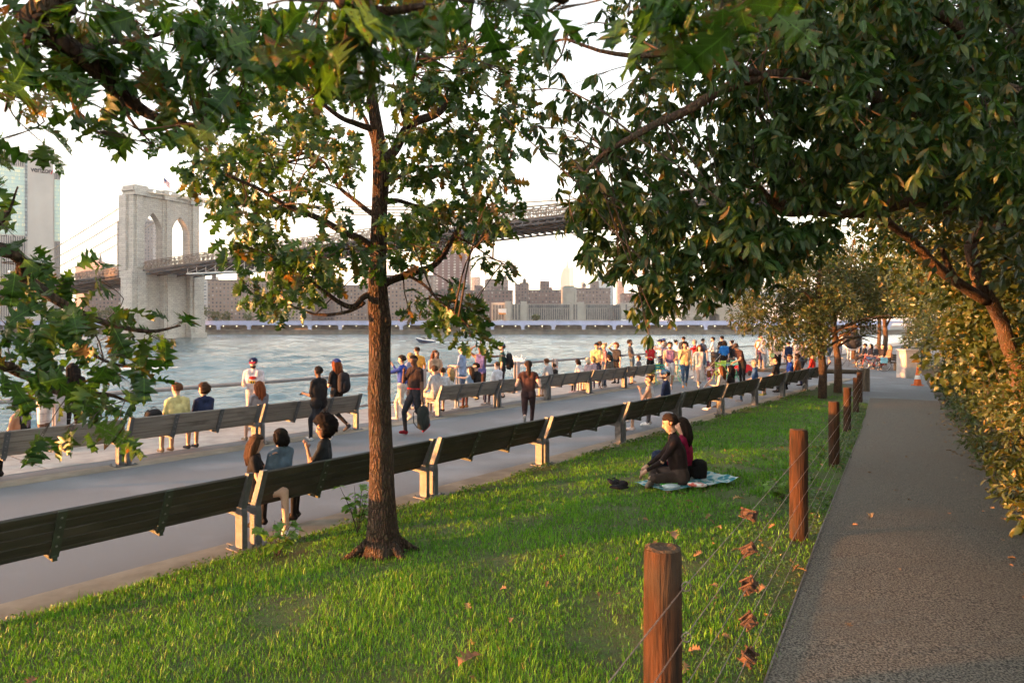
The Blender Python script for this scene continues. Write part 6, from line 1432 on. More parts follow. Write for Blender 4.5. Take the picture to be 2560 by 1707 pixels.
def grow_people():
    tmp = []
    for q in PEOPLE:
        mb = MB()
        for a, b, r0, r1, reg in q['B']: cone_caps(mb, a, b, r0, r1)
        o = link('grow', mb.mesh('grow', [])); near = (q['pos'].length < 18)
        md = o.modifiers.new('r', 'REMESH'); md.mode = 'VOXEL'; md.voxel_size = .016 if near else .022
        sm = o.modifiers.new('s', 'SMOOTH'); sm.factor = .5; sm.iterations = 3
        tmp.append(o)
    dg = bpy.context.evaluated_depsgraph_get()
    for q, o in zip(PEOPLE, tmp):
        me = bpy.data.meshes.new_from_object(o.evaluated_get(dg)); me.name = 'body'; finish_person(q, me)
    for o in tmp:
        m_ = o.data; bpy.data.objects.remove(o); bpy.data.meshes.remove(m_)

def finish_person(q, me):
    s = q['h']; nv = len(me.vertices); co = np.empty(nv * 3, np.float32); me.vertices.foreach_get('co', co); co = co.reshape(-1, 3)
    npol = len(me.polygons); cen = np.empty(npol * 3, np.float32); me.polygons.foreach_get('center', cen); cen = cen.reshape(-1, 3)
    best = np.full(npol, 1e9); reg = np.zeros(npol, int); tt = np.zeros(npol); names = []
    for i, (a, b, r0, r1, nm) in enumerate(q['B']):
        a_, b_ = np.array(a), np.array(b); ab_ = b_ - a_; L2 = max(ab_ @ ab_, 1e-9); t = np.clip(((cen - a_) @ ab_) / L2, 0, 1)
        dist = np.linalg.norm(cen - (a_ + t[:, None] * ab_), axis=1) - (r0 + (r1 - r0) * t)
        up = dist < best; best[up] = dist[up]; reg[up] = i; tt[up] = t[up]; names.append(nm)
    nm = np.array(names)[reg]; mi = np.zeros(npol, np.int32)                      # 0 skin 1 top 2 bottom 3 shoe 4 sock
    sl, lg = q['sleeve'], q['leg']
    mi[nm == 'torso'] = 1
    if sl <= 0:                                                                   # sleeveless: bare shoulders
        loc = cen - np.array(q['sh']); side = np.abs(loc @ np.array(q['xr'])); hgt = loc @ np.array(q['d'])
        mi[(nm == 'torso') & ((side > .082 * s) | (hgt > .028 * s))] = 0
    if sl > 0: mi[(nm == 'uarm') & (tt < min(1, sl * 1.6))] = 1
    if sl > .62: mi[(nm == 'farm') & (tt < (sl - .6) * 2.4)] = 1
    mi[nm == 'hip'] = 2; mi[(nm == 'thigh') & (tt < lg * 2)] = 2; mi[(nm == 'shin') & (tt < (lg - .5) * 2)] = 2; mi[nm == 'shoe'] = 3; mi[nm == 'sock'] = 4
    if 'untucked' in q['extra']: mi[(nm == 'hip')] = 1
    if 'midriff' in q['extra']:
        loc = (cen - np.array(q['sh'])) @ np.array(q['d']); mi[(nm == 'torso') & (loc < -.135 * s)] = 0
    if 'dress' in q['extra']: mi[nm == 'hip'] = 1
    me.polygons.foreach_set('material_index', mi); me.polygons.foreach_set('use_smooth', np.ones(npol, bool))
    # fingers, eyes and mouth are added to the same mesh
    mb = MB()
    for wr, pm, hd, x in q['hands']:
        ax = hd.cross(V3((0, 0, 1)));  ax = ax.normalized() if ax.length > .1 else V3((1, 0, 0)); nn = ax.cross(hd).normalized()
        for k, (off, ln) in enumerate(((-.013, .034), (-.004, .042), (.005, .039), (.013, .030))):
            a = pm + ax * off * s + hd * .010 * s; b = a + hd * ln * .55 * s - nn * .006 * s; c = b + hd * ln * .4 * s - nn * .016 * s; mb.tube([a, b, c], [.0052 * s, .0048 * s, .0036 * s], 5)
        a = wr.lerp(pm, .35) + ax * (-.014 * x) * s; b = a + (hd * .7 - ax * x * .7).normalized() * .024 * s; mb.tube([a, b, b + hd * .02 * s], [.006 * s, .0052 * s, .004 * s], 5)
    nf = len(mb.f); h0, Hm = q['head'], q['Hm']
    hv = lambda x, y, z: h0 + Hm @ (V3((x, y, z)) * s)
    for x in (-1, 1): mb.ell(hv(x * .019, .0495, .012), (.0075 * s, .004 * s, .0045 * s), 6, 4, rot=Hm, mi=5)
    for x in (-1, 1): mb.ell(hv(x * .019, .050, .022), (.011 * s, .004 * s, .0026 * s), 6, 4, rot=Hm, mi=5)
    mb.ell(hv(0, .050, -.030), (.012 * s, .005 * s, .0035 * s), 6, 4, rot=Hm, mi=6)
    if q['beard']: mb.ell(hv(0, .022, -.036), (.036 * s, .037 * s, .030 * s), 10, 8, rot=Hm, mi=5)
    add = bmesh.new(); add.from_mesh(me); vv = [add.verts.new(p) for p in mb.v]
    for f, m in zip(mb.f, mb.m):
        try: fc = add.faces.new([vv[i] for i in f]); fc.material_index = m; fc.smooth = True
        except ValueError: pass
    add.to_mesh(me); add.free()
    sk = skin_m(q['skin'])
    for m in (sk, fab(q['top']), fab(q['bottom']), fab(q['shoe'], 'shoe'), fab((.7, .7, .68)), hair_m(q['hair'][1] if q['hair'][0] != 'bald' else 'dark'), M('lips_' + q['skin'], tuple(c * (.75, .5, .5)[i] for i, c in enumerate(SKIN[q['skin']])), rough=.5)): me.materials.append(m)
    root = link('person', me); root.location = q['pos']; root.rotation_euler = (0, 0, q['face']); tag(root, q['label'], 'person', q['group'])
    q['obj'] = root
    # hair
    st, hc = q['hair']; hm = hair_m(hc)
    def shell(kf, grow, c=(0, -.004, .018), r=(.056, .060, .056)):
        def fn(u):
            face_ = (u.y > .25 and u.z < .45); k = (.80 if face_ else 1.0) + grow * mnoise.noise(u * 4.0 + V3((s * 9, 0, 0)))
            if u.z < -.55 and st in ('short', 'buzz', 'bun', 'pony'): k *= .8
            return k
        mb.ell(hv(*c), (r[0] * s, r[1] * s, r[2] * s), 16, 12, rot=Hm, fn=fn)
    mb = MB()
    if st == 'buzz': shell(0, .01, r=(.0535, .0575, .0535))
    elif st == 'short': shell(0, .16, r=(.060, .065, .063))
    elif st in ('bun', 'pony'):
        shell(0, .06)
        if st == 'bun': mb.ell(hv(0, -.055, .055), (.026 * s,) * 3, 10, 8, fn=lambda u: 1 + .1 * mnoise.noise(u * 5))
        else: mb.tube([hv(0, -.05, .03), hv(.005, -.085, -.0), hv(.01, -.085, -.07), hv(.02, -.075, -.15)], [.018 * s, .034 * s, .032 * s, .010 * s], 10)
    elif st == 'afro': mb.ell(hv(0, -.020, .034), (.112 * s, .104 * s, .106 * s), 44, 30, rot=Hm, fn=lambda u: (1 + .16 * mnoise.noise(u * 4.5) + .16 * mnoise.noise(u * 10) + .12 * mnoise.noise(u * 19)) * (.62 if (u.y > .45 and u.z < .35) else 1))
    elif st == 'curly': mb.ell(hv(0, -.010, .022), (.074 * s, .074 * s, .076 * s), 30, 20, rot=Hm, fn=lambda u: (1 + .18 * mnoise.noise(u * 5) + .16 * mnoise.noise(u * 12)) * (.70 if (u.y > .35 and u.z < .35) else 1))
    elif st in ('bob', 'long', 'braids'):
        shell(0, .05, r=(.060, .063, .060)); L_ = {'bob': -.085, 'long': -.20, 'braids': -.22}[st]
        for x in (-.045, -.024, 0, .024, .045):
            y0 = -.035 + abs(x) * .75; e = L_ + abs(x) * .3 + random.uniform(-.012, .012)
            mb.tube([hv(x * .9, y0, .04), hv(x * 1.25, y0 - .022, -.02), hv(x * 1.3, y0 - .026, e * .6), hv(x * (1.0 if st == 'bob' else 1.25), y0 - .012, e)], [.020 * s, .026 * s, .024 * s, (.014 if st == 'bob' else .006) * s], 8)
        if st == 'braids':
            for k in range(10):
                x = -.055 + .011 * k; mb.tube([hv(x, -.03, .03), hv(x * 1.3, -.062, -.05), hv(x * 1.3, -.058, -.20 - .02 * (k % 3))], [.009 * s, .009 * s, .004 * s], 6)
        for x in (-1, 1): mb.tube([hv(x * .048, .018, .035), hv(x * .060, .010, -.01), hv(x * .058, .0, max(L_ * .7, -.13))], [.014 * s, .016 * s, .008 * s], 8)
    if mb.v: mb.build('hair', hm, root, smooth=True, world=False)
    if q['cap']:
        mb = MB(); c1, c2 = q['cap']
        mb.ell(hv(0, -.003, .030), (.061 * s, .065 * s, .052 * s), 16, 10, rot=Hm, fn=lambda u: .93 if u.z < -.1 else 1.0)
        back = 'backwards' in q['extra']; sg = -1 if back else 1; pts = [V3((-.045, sg * .045, .036)), V3((-.035, sg * .10, .030)), V3((0, sg * .115, .031)), V3((.035, sg * .10, .030)), V3((.045, sg * .045, .036))]
        a = [hv(*p) for p in pts]; b = [hv(p.x, p.y, p.z + .006) for p in pts]; mb.add(a + b, [(4, 3, 2, 1, 0), (5, 6, 7, 8, 9)] + [(i, i + 1, 6 + i, 5 + i) for i in range(4)], 1)
        cp = mb.build('cap', [fab(c1), fab(c2)], root, smooth=False, world=False)
        if 'letter_a' in q['extra']:
            fd = bpy.data.curves.new('cap_letter', 'FONT'); fd.body = 'A'; fd.size = .07; fd.extrude = .002; fd.align_x = 'CENTER'; me2 = font_mesh(fd, fab((.8, .8, .8))); fo = link('cap_letter', me2, cp)
            fo.matrix_basis = Matrix.Translation(hv(0, .064, .042)) @ Hm.to_4x4() @ Matrix.Rotation(R(180), 4, 'Z') @ Matrix.Rotation(R(75), 4, 'X')
    if q['glasses']:
        mb = MB()
        for x in (-1, 1): mb.ell(hv(x * .020, .054, .012), (.016 * s, .005 * s, .012 * s), 10, 6, rot=Hm); mb.tube([hv(x * .036, .050, .014), hv(x * .056, -.002, .012)], .0028 * s, 4)
        mb.tube([hv(-.008, .056, .014), hv(.008, .056, .014)], .003 * s, 4); mb.build('glasses', M('lens_' + q['glasses'], {'dark': (.012, .010, .014), 'clear': (.25, .25, .27), 'pink': (.22, .03, .09)}[q['glasses']], rough=.15), root, world=False)
    # loose clothing worn over the body
    P, d = q['P'], q['d']
    def skirt(c, r0, r1, z1, flare, name, mat, n=20, m=5):
        mb = MB(); rows = []
        for j in range(m + 1):
            t = j / m; z = lerp(P.z + .07 * s, z1 * s, t); r = lerp(r0, r1, t) * s
            rows += [V3((math.cos(a) * r * (1 + .05 * t * math.sin(a * 6)), math.sin(a) * r * .8 * (1 + .06 * t * math.sin(a * 5 + 1)) + .01 * t, z)) for a in np.linspace(0, 2 * math.pi, n, endpoint=False)]
        mb.add(rows, [(j * n + k, j * n + (k + 1) % n, (j + 1) * n + (k + 1) % n, (j + 1) * n + k) for j in range(m) for k in range(n)]); mb.build(name, mat, root, smooth=True, world=False)
    if 'dress' in q['extra']: skirt(0, .085, .15, .16, 1, 'skirt', fab(q['top']))
    if 'shorts' in q['extra'] and q['leg'] < .6: pass
    for e in q['extra']:
        if isinstance(e, tuple) and e[0] == 'jacket':                               # open jacket: two front panels, back and sleeves
            mb = MB(); sh, xr, yf = q['sh'], q['xr'], q['yf']; n = 14; rows = []
            for t, w, dp in ((.035, .085, .055), (0.0, .135, .075), (-.10, .125, .088), (-.20, .115, .09), (-.27, .118, .092)):
                c = sh + d * t * s
                for k in range(n):
                    a = R(-235) + (R(290)) * k / (n - 1); rows.append(c + xr * math.cos(a) * w * s + yf * math.sin(a) * dp * s)
            mb.add(rows, [(j * n + k, j * n + k + 1, (j + 1) * n + k + 1, (j + 1) * n + k) for j in range(4) for k in range(n - 1)])
            for (a, b, r0, r1, nm2) in q['B']:
                if nm2 in ('uarm', 'farm'): mb.tube([a, a.lerp(b, .5), b], [r0 * 1.28, (r0 + r1) * .66, r1 * 1.45], 10)
            mb.build('jacket', fab(e[1]), root, smooth=True, world=False)
        if isinstance(e, tuple) and e[0] == 'print':                                 # a print on the shirt front
            mb = MB(); sh, xr, yf = q['sh'], q['xr'], q['yf']; g = q['girth']
            for (dx, dz, w, h_, mi_) in e[1]:
                mb.ell(sh + d * dz * s + xr * dx * s + yf * (.0665 * g) * s, (w * s, .008 * s, h_ * s), 8, 6, rot=Matrix((xr, yf, V3((0, 0, 1)))).transposed(), mi=mi_)
            mb.build('shirt_print', [fab(c) for c in e[2]], root, world=False)
        if isinstance(e, tuple) and e[0] == 'words':
            fd = bpy.data.curves.new('lettering', 'FONT'); fd.body = e[1]; fd.size = e[2] * s; fd.extrude = .002; fd.align_x = 'CENTER'; me2 = font_mesh(fd, fab(e[3])); fo = link('lettering', me2, root)
            fo.matrix_basis = Matrix.Translation(q['sh'] + d * e[4] * s + q['yf'] * .078 * q['girth'] * s) @ Matrix((q['xr'], q['yf'], V3((0, 0, 1)))).transposed().to_4x4() @ Matrix.Rotation(R(180), 4, 'Z') @ Matrix.Rotation(R(90), 4, 'X')
        if isinstance(e, tuple) and e[0] == 'belt':
            mb = MB(); n = 18; c = P + d * .055 * s; mb.add([c + q['xr'] * math.cos(a) * .113 * q['girth'] * s + V3((0, 1, 0)) * math.sin(a) * .075 * q['girth'] * s + d * z * s for z in (-.008, .008) for a in np.linspace(0, 2 * math.pi, n, endpoint=False)], [(k, (k + 1) % n, n + (k + 1) % n, n + k) for k in range(n)]); mb.build('belt', fab(e[1]), root, world=False)
def bag(name, label, c, rz, size, col, cat='backpack', tilt=0.0, strap=True):
    root = empty(name, c, rz); root.rotation_euler = (tilt, 0, rz); tag(root, label, cat); w, dp, h = size; m = fab(col, 'bag')
    mb = MB(); mb.ell((0, 0, 0), (w / 2, dp / 2, h / 2), 14, 10, fn=lambda u: min(1.28, 1 / max(abs(u.x), abs(u.y), abs(u.z), .01) ** .55) * (1 + .03 * mnoise.noise(u * 4))); mb.build('body', m, root, smooth=True, world=False)
    mb = MB(); mb.ell((0, -dp * .5, -h * .14), (w * .38, dp * .22, h * .28), 12, 8); mb.build('pocket', m, root, smooth=True, world=False)
    if strap:
        mb = MB()
        for x in (-1, 1): mb.tube([(x * w * .26, dp * .45, h * .42), (x * w * .30, dp * 1.0, h * .2), (x * w * .32, dp * .95, -h * .2), (x * w * .30, dp * .4, -h * .4)], .018, 6, flat=.4)
        mb.build('strap', m, root, smooth=True, world=False)
        mb = MB(); mb.tube([(-.05, dp * .2, h * .5), (0, dp * .2, h * .58), (.05, dp * .2, h * .5)], .009, 6); mb.build('handle', m, root, world=False)
    return root
WATERWARD = math.degrees(BENCH_A)
def gp(px, Y): return ((px - CX) / F * Y, Y, 0.0)
BLK, NAVY, WHT, GRY, JEAN = (.014, .014, .016), (.02, .03, .075), (.66, .66, .68), (.26, .26, .28), (.055, .095, .17)
G1, G2, G3, G4 = 'people on the lawn side benches', 'people on the riverside benches', 'people walking on the promenade', 'people standing along the river railing'
WW = WATERWARD
def on_near(n, label, **kw): kw['h'] = kw['h'] * (.88 if n < 1 else .95); return person(label, seat_near(n), WW + kw.pop('turn', 0), pose='sit', group=G1, **kw)
def on_far(n, label, **kw): kw['h'] *= .95; return person(label, seat_far(n), WW + kw.pop('turn', 0), pose='sit', group=G2, **kw)
def stand(px, Y, label, face=0, **kw): return person(label, gp(px, Y), face, **kw)
# -- riverside benches, left to right
on_far(-.56, 'woman with lilac braids in a black tank top seated at the left picture edge', turn=40, h=1.66, skin='t', top=BLK, sleeve=0, bottom=BLK, shoe=BLK, hair=('braids', 'lilac'), glasses='dark', arms=('lap', 'lap'), hy=.3)
on_far(.40, 'man in a pale yellow polo shirt seated on the riverside bench', h=1.78, skin='l', top=(.62, .56, .26), bottom=(.25, .2, .13), leg=.5, shoe=(.4, .26, .16), hair=('short', 'auburn'), arms=('lap', 'down'), hy=.35)
on_far(.60, 'woman with curly brown hair and navy jumper seated beside the yellow polo', turn=5, h=1.66, top=NAVY, sleeve=1.0, bottom=(.12, .1, .09), leg=.6, shoe=(.06, .06, .07), hair=('curly', 'brown'), arms=('lap', 'lap'), hy=.5, glasses='dark')
on_far(1.06, 'red haired woman in a plaid shirt seated on the riverside bench', h=1.62, top=(.16, .17, .20), sleeve=1.0, bottom=(.3, .25, .2), leg=.3, shoe=(.30, .23, .17), hair=('long', 'red'), arms=('lap', 'lap'), extra=('socks',))
on_far(3.08, 'short haired man in a pale grey shirt at the left end of the group bench', h=1.76, top=(.42, .43, .45), sleeve=.5, bottom=(.36, .34, .31), leg=.9, shoe=(.5, .5, .5), hair=('short', 'brown'), arms=('lap', 'bench'), lean=.06)
on_far(3.19, 'person with brown hair in a bun and a white shirt on the group bench', h=1.62, top=(.52, .55, .60), sleeve=.6, bottom=(.5, .48, .45), leg=.4, shoe=WHT, hair=('bun', 'brown'), arms=('lap', 'lap'), hy=-.5)
on_far(3.31, 'blonde woman in a loose white blouse on the group bench', h=1.60, top=WHT, sleeve=.9, bottom=(.3, .3, .32), leg=.8, shoe=BLK, hair=('long', 'blond'), arms=('lap', 'lap'), hy=.2)
on_far(3.60, 'woman in light denim leaning on a man in black on the bench', turn=20, h=1.60, top=(.18, .28, .42), sleeve=.9, bottom=(.3, .36, .42), shoe=WHT, hair=('long', 'brown'), arms=('lap', 'lap'), side=.28, hy=.3)
on_far(3.73, 'dark haired man in a black shirt with his arm around a woman', turn=8, h=1.76, top=BLK, sleeve=.5, bottom=(.10, .05, .055), shoe=(.30, .14, .05), hair=('short', 'black'), arms=('round', 'lap'), hy=.7)
on_far(4.10, 'bald man in a white shirt seated alone on a riverside bench', h=1.76, top=(.60, .62, .70), sleeve=.5, bottom=NAVY, shoe=GRY, hair=('buzz', 'brown'), arms=('lap', 'lap'))
on_far(5.19, 'man in a grey shirt bending forward with one arm on the bench', h=1.74, top=(.36, .37, .40), sleeve=.5, bottom=(.3, .22, .15), leg=.45, shoe=(.35, .2, .08), hair=('short', 'auburn'), arms=('lap', 'out'), lean=.25)
on_far(5.30, 'dark haired child sitting close behind the grey shirted man', h=1.35, top=BLK, bottom=BLK, hair=('short', 'brown'), arms=('lap', 'lap'), lean=.1)
on_far(5.95, 'dark haired woman in white sitting before the platinum blonde', h=1.58, top=WHT, sleeve=.5, bottom=BLK, shoe=(.6, .45, .47), hair=('bob', 'dark'), arms=('lap', 'lap'), lean=.3)
on_far(6.10, 'platinum blonde woman in pale pink on a riverside bench', h=1.60, top=(.60, .46, .50), sleeve=.8, bottom=(.5, .45, .45), shoe=WHT, hair=('bob', 'pale'), arms=('lap', 'lap'))
on_far(6.24, 'blonde woman in a pink top with a shoulder strap on a riverside bench', h=1.60, top=(.58, .42, .47), sleeve=.6, bottom=GRY, leg=.6, shoe=(.3, .18, .1), hair=('curly', 'blond'), arms=('lap', 'lap'))
on_far(6.77, 'curly haired person in a camouflage shirt on a riverside bench', h=1.62, top=(.10, .095, .08), sleeve=.5, bottom=JEAN, shoe=WHT, hair=('curly', 'dark'), arms=('lap', 'lap'), lean=.15)
on_far(7.62, 'brown haired child in a grey shirt on the last riverside bench', h=1.40, top=(.16, .16, .19), bottom=BLK, leg=.5, shoe=BLK, hair=('curly', 'brown'), arms=('lap', 'lap'), hy=.6)
# -- lawn side benches
on_near(.07, 'brown haired girl in black facing right on the near bench', turn=-125, h=1.56, skin='l', top=BLK, sleeve=.35, bottom=BLK, leg=.3, shoe=WHT, hair=('long', 'brown'), arms=('eat', 'lap'), extra=('socks',), hp=.15)
on_near(.19, 'dark bobbed woman in a blue denim jacket on the near bench', turn=12, h=1.62, top=(.11, .17, .23), sleeve=1.0, bottom=BLK, shoe=BLK, hair=('bob', 'black'), arms=('lap', 'lap'), hy=.2)
on_near(.41, 'woman with an afro in a black shirt eating ice cream on the near bench', turn=42, h=1.66, skin='t', top=(.02, .025, .03), sleeve=.5, bottom=BLK, shoe=BLK, hair=('afro', 'black'), arms=('eat', 'knee'), hy=.35, glasses='clear')
on_near(3.62, 'woman in a white tank top with pink sunglasses on the near bench', turn=15, h=1.62, skin='m', top=WHT, sleeve=0, bottom=(.5, .48, .47), leg=.3, shoe=(.72, .62, .60), hair=('bun', 'brown'), arms=('eat', 'lap'), glasses='pink', hy=.45, extra=('crossed',))
on_near(3.93, 'bearded man in a navy shirt and blue cap on the near bench', turn=18, h=1.78, skin='l', top=NAVY, sleeve=.6, bottom=(.1, .1, .12), shoe=WHT, hair=('short', 'dark'), cap=((.06, .14, .25), (.06, .14, .25)), glasses='dark', arms=('lap', 'lap'), hy=.45, beard=True)
on_near(5.22, 'woman with very long brown hair reading papers on the lawn side bench', h=1.62, top=(.52, .44, .40), sleeve=.3, bottom=BLK, shoe=WHT, hair=('long', 'auburn'), arms=('phone', 'lap'), hy=.2)
on_near(5.48, 'black haired woman in black beside the long brown haired woman', h=1.60, top=BLK, sleeve=.9, bottom=BLK, shoe=BLK, hair=('long', 'black'), arms=('lap', 'lap'))
on_near(6.22, 'grey haired man in a blue tie dye shirt on the lawn side bench', turn=20, h=1.74, skin='m', top=(.035, .085, .20), sleeve=.6, bottom=(.04, .08, .14), shoe=(.12, .13, .15), hair=('short', 'grey'), arms=('lap', 'lap'), glasses='clear', hy=.3)
on_near(7.0, 'dark haired man in a black shirt sitting alone on the lawn side bench', h=1.76, skin='m', top=(.02, .02, .025), sleeve=.5, bottom=(.3, .28, .25), leg=.5, shoe=(.17, .2, .07), hair=('short', 'black'), arms=('lap', 'lap'), hy=.3)
on_near(7.58, 'man with glasses and a royal blue shirt on the lawn side bench', turn=30, h=1.78, skin='m', top=(.02, .06, .30), sleeve=.5, bottom=BLK, shoe=BLK, hair=('short', 'brown'), arms=('lap', 'lap'), glasses='dark', hy=.4)
on_near(7.92, 'man in an orange brown shirt beside the royal blue shirt', h=1.80, skin='t', top=(.26, .11, .05), sleeve=.6, bottom=BLK, shoe=BLK, hair=('short', 'dark'), arms=('lap', 'lap'))
on_near(8.66, 'man in a bright red shirt half hidden by the small tree trunk', h=1.76, skin='m', top=(.55, .035, .025), sleeve=.8, bottom=NAVY, shoe=BLK, hair=('buzz', 'dark'), arms=('lap', 'lap'))
# -- on the lawn
LB_ = Vector(((1700 - CX) / F * 9.45, 9.45, 0)); LB_.z = zlawn(LB_.x, LB_.y) + .01
person('man in a black jacket sitting cross legged on the lawn blanket', LB_, 78, h=1.80, pose='floor', skin='m', top=(.022, .014, .014), sleeve=1.1, bottom=(.055, .040, .034), leg=1.0, shoe=(.30, .24, .18), hair=('short', 'dark'), arms=('knee', 'knee'), lean=.16, hy=.12, hp=.1, girth=1.16, group='couple on the lawn')
LB2 = LB_ + Vector((.20, .44, 0)); LB2.z = zlawn(LB2.x, LB2.y) + .01
person('long haired woman in a crimson top leaning behind the seated man', LB2, 62, h=1.64, pose='floor', skin='l', top=(.30, .012, .06), sleeve=1.0, bottom=BLK, shoe=BLK, hair=('long', 'dark'), arms=('lap', 'lap'), lean=.05, side=-.12, hy=.5, group='couple on the lawn')
# -- walking on the promenade
stand(797, 14.4, 'woman in black with white script on her shirt walking left', 62, h=1.60, pose='walk', stride=.30, skin='d', top=BLK, sleeve=.55, bottom=(.02, .023, .032), shoe=WHT, hair=('short', 'black'), arms=('phone', 'down'), girth=1.22, group=G3, extra=('untucked', ('print', [(-.02, -.06, .012, .03, 0), (.02, -.07, .012, .035, 0), (0, -.13, .035, .007, 0), (.03, -.11, .008, .03, 0)], [(.5, .5, .5)])))
stand(842, 16.0, 'person in a blue cap with long red hair and black clothes walking left', 62, h=1.68, pose='walk', stride=.32, skin='l', top=BLK, sleeve=.5, bottom=BLK, shoe=(.06, .06, .07), hair=('long', 'red'), cap=((.03, .05, .18), (.03, .05, .18)), arms=('phone', 'phone'), group=G3)
stand(1038, 15.6, 'man in a black polo carrying a dark backpack by his side', 140, h=1.80, pose='walk', stride=.20, skin='d', top=(.022, .018, .02), sleeve=.5, bottom=(.02, .024, .033), shoe=(.30, .02, .03), hair=('buzz', 'black'), arms=('bag', 'eat'), hp=.45, girth=1.10, group=G3, extra=(('belt', (.4, .02, .02)),))
stand(1006, 17.5, 'man in a royal blue sweater and cream trousers taking a photo', 78, h=1.70, pose='walk', stride=.16, skin='l', top=(.04, .075, .36), sleeve=.9, bottom=(.58, .50, .44), shoe=(.62, .58, .54), hair=('short', 'dark'), arms=('photo', 'photo'), group=G3)
stand(1321, 15.8, 'woman in brown sportswear running away with a ponytail', -4, h=1.66, pose='run', skin='l', top=(.060, .030, .028), sleeve=.25, bottom=(.040, .022, .024), shoe=(.3, .3, .3), hair=('pony', 'dark'), arms=('run', 'run'), group=G3)
stand(1675, 25.8, 'bearded man in a purple tank top and white shorts walking here', 172, h=1.82, pose='walk', stride=.2, skin='m', top=(.17, .11, .22), sleeve=0, bottom=(.62, .62, .66), leg=.42, shoe=GRY, hair=('short', 'dark'), arms=('phone', 'front'), beard=True, group=G3)
stand(1712, 27.0, 'curly haired man in a tan shirt and blue jeans walking here', 170, h=1.78, pose='walk', stride=.28, skin='m', top=(.52, .37, .20), sleeve=1.0, bottom=(.06, .11, .19), shoe=(.3, .18, .1), hair=('curly', 'black'), arms=('down', 'strap'), glasses='clear', group=G3, extra=('untucked',))
stand(1749, 26.9, 'woman in a denim jacket over a white dress walking here', 175, h=1.68, pose='walk', stride=.16, skin='l', top=(.62, .56, .54), sleeve=.2, bottom=(.62, .56, .54), leg=.1, shoe=WHT, hair=('long', 'auburn'), arms=('down', 'down'), group=G3, extra=('dress', ('jacket', (.16, .25, .34))))
stand(1911, 37, 'woman in a white top and grey leggings walking here', 178, h=1.64, pose='walk', stride=.18, skin='m', top=(.6, .58, .6), sleeve=.3, bottom=(.36, .34, .34), shoe=GRY, hair=('bun', 'dark'), arms=('front', 'front'), group=G3)
stand(1945, 35, 'woman in a black sports bra and leggings jogging here', 172, h=1.68, pose='walk', stride=.2, skin='l', top=BLK, sleeve=0, bottom=BLK, shoe=BLK, hair=('bun', 'brown'), arms=('front', 'front'), group=G3, extra=('midriff',))
stand(2005, 31, 'heavy person in a striped pink shirt seen from behind', 5, h=1.76, pose='walk', stride=.14, skin='t', top=(.34, .25, .25), sleeve=.5, bottom=(.06, .06, .07), leg=.6, shoe=BLK, hair=('short', 'dark'), arms=('down', 'down'), girth=1.35, group=G3)
stand(1972, 33, 'person in navy carrying a red bag across the shoulder', 20, h=1.68, pose='walk', stride=.16, skin='m', top=NAVY, sleeve=.9, bottom=(.07, .07, .09), shoe=BLK, hair=('short', 'dark'), arms=('down', 'strap'), group=G3)
stand(2073, 42, 'man in jean shorts and a pale shirt beyond the small trees', 10, h=1.78, pose='walk', stride=.12, skin='m', top=(.5, .5, .52), sleeve=.5, bottom=(.10, .14, .2), leg=.5, shoe=BLK, hair=('short', 'dark'), group=G3)
# -- along the river railing
stand(112, 13.6, 'man in a navy jersey and white shorts behind the oak leaves', 100, h=1.76, skin='d', top=NAVY, sleeve=.5, bottom=WHT, leg=.45, shoe=WHT, hair=('short', 'black'), arms=('rail', 'phone'), group=G4)
stand(182, 14.3, 'person in black half hidden by the oak leaves at the railing', 50, h=1.68, skin='t', top=BLK, sleeve=.9, bottom=BLK, shoe=BLK, hair=('long', 'black'), arms=('rail', 'down'), group=G4)
stand(634, 16.1, 'man in a navy cap with red brim and a white shirt facing here', 188, h=1.70, skin='l', top=(.60, .55, .60), sleeve=.45, bottom=(.55, .45, .42), shoe=WHT, hair=('buzz', 'dark'), cap=((.015, .02, .06), (.5, .03, .04)), arms=('phone', 'phone'), hp=.35, beard=True, group=G4, extra=('letter_a', ('print', [(0, -.075, .05, .022, 0), (0, -.135, .045, .018, 1)], [(.45, .03, .025), (.02, .02, .02)]), ('words', 'NYC', .062, (.75, .5, .04), -.15)))
stand(1027, 20.0, 'blonde woman standing behind the man in the royal blue sweater', 60, h=1.66, top=(.2, .25, .4), sleeve=.9, bottom=NAVY, shoe=GRY, hair=('bob', 'blond'), group=G4)
stand(1043, 21.3, 'man in a yellow shirt leaning on the railing, back turned', 30, h=1.80, skin='m', top=(.62, .36, .07), sleeve=.5, bottom=NAVY, shoe=GRY, hair=('buzz', 'dark'), arms=('rail', 'rail'), group=G4)
stand(1088, 21.0, 'woman with long auburn hair in a beige bikini top at the railing', 215, h=1.70, skin='m', top=(.36, .27, .19), sleeve=0, bottom=(.2, .27, .38), shoe=WHT, hair=('long', 'auburn'), arms=('phone', 'phone'), group=G4, extra=('midriff',))
stand(1155, 22.0, 'man with glasses and a light blue polo standing at the railing', 72, h=1.80, skin='l', top=(.26, .36, .58), sleeve=.5, bottom=(.10, .15, .25), shoe=GRY, hair=('short', 'dark'), arms=('phone', 'front'), glasses='clear', group=G4, extra=('untucked',))
stand(1202, 22.6, 'man in a purple vest with a hand behind his head', 165, h=1.80, skin='d', top=(.13, .12, .32), sleeve=0, bottom=(.05, .03, .03), shoe=BLK, hair=('buzz', 'black'), arms=('out', 'head'), hp=.2, group=G4, extra=('untucked',))
stand(1256, 23.2, 'man in a yellow brimmed cap and dark green shirt with a camera', 88, h=1.84, skin='l', top=(.022, .055, .05), sleeve=.5, bottom=(.03, .025, .03), leg=.5, shoe=BLK, hair=('short', 'brown'), cap=((.05, .09, .16), (.62, .33, .03)), arms=('down', 'down'), beard=True, group=G4)
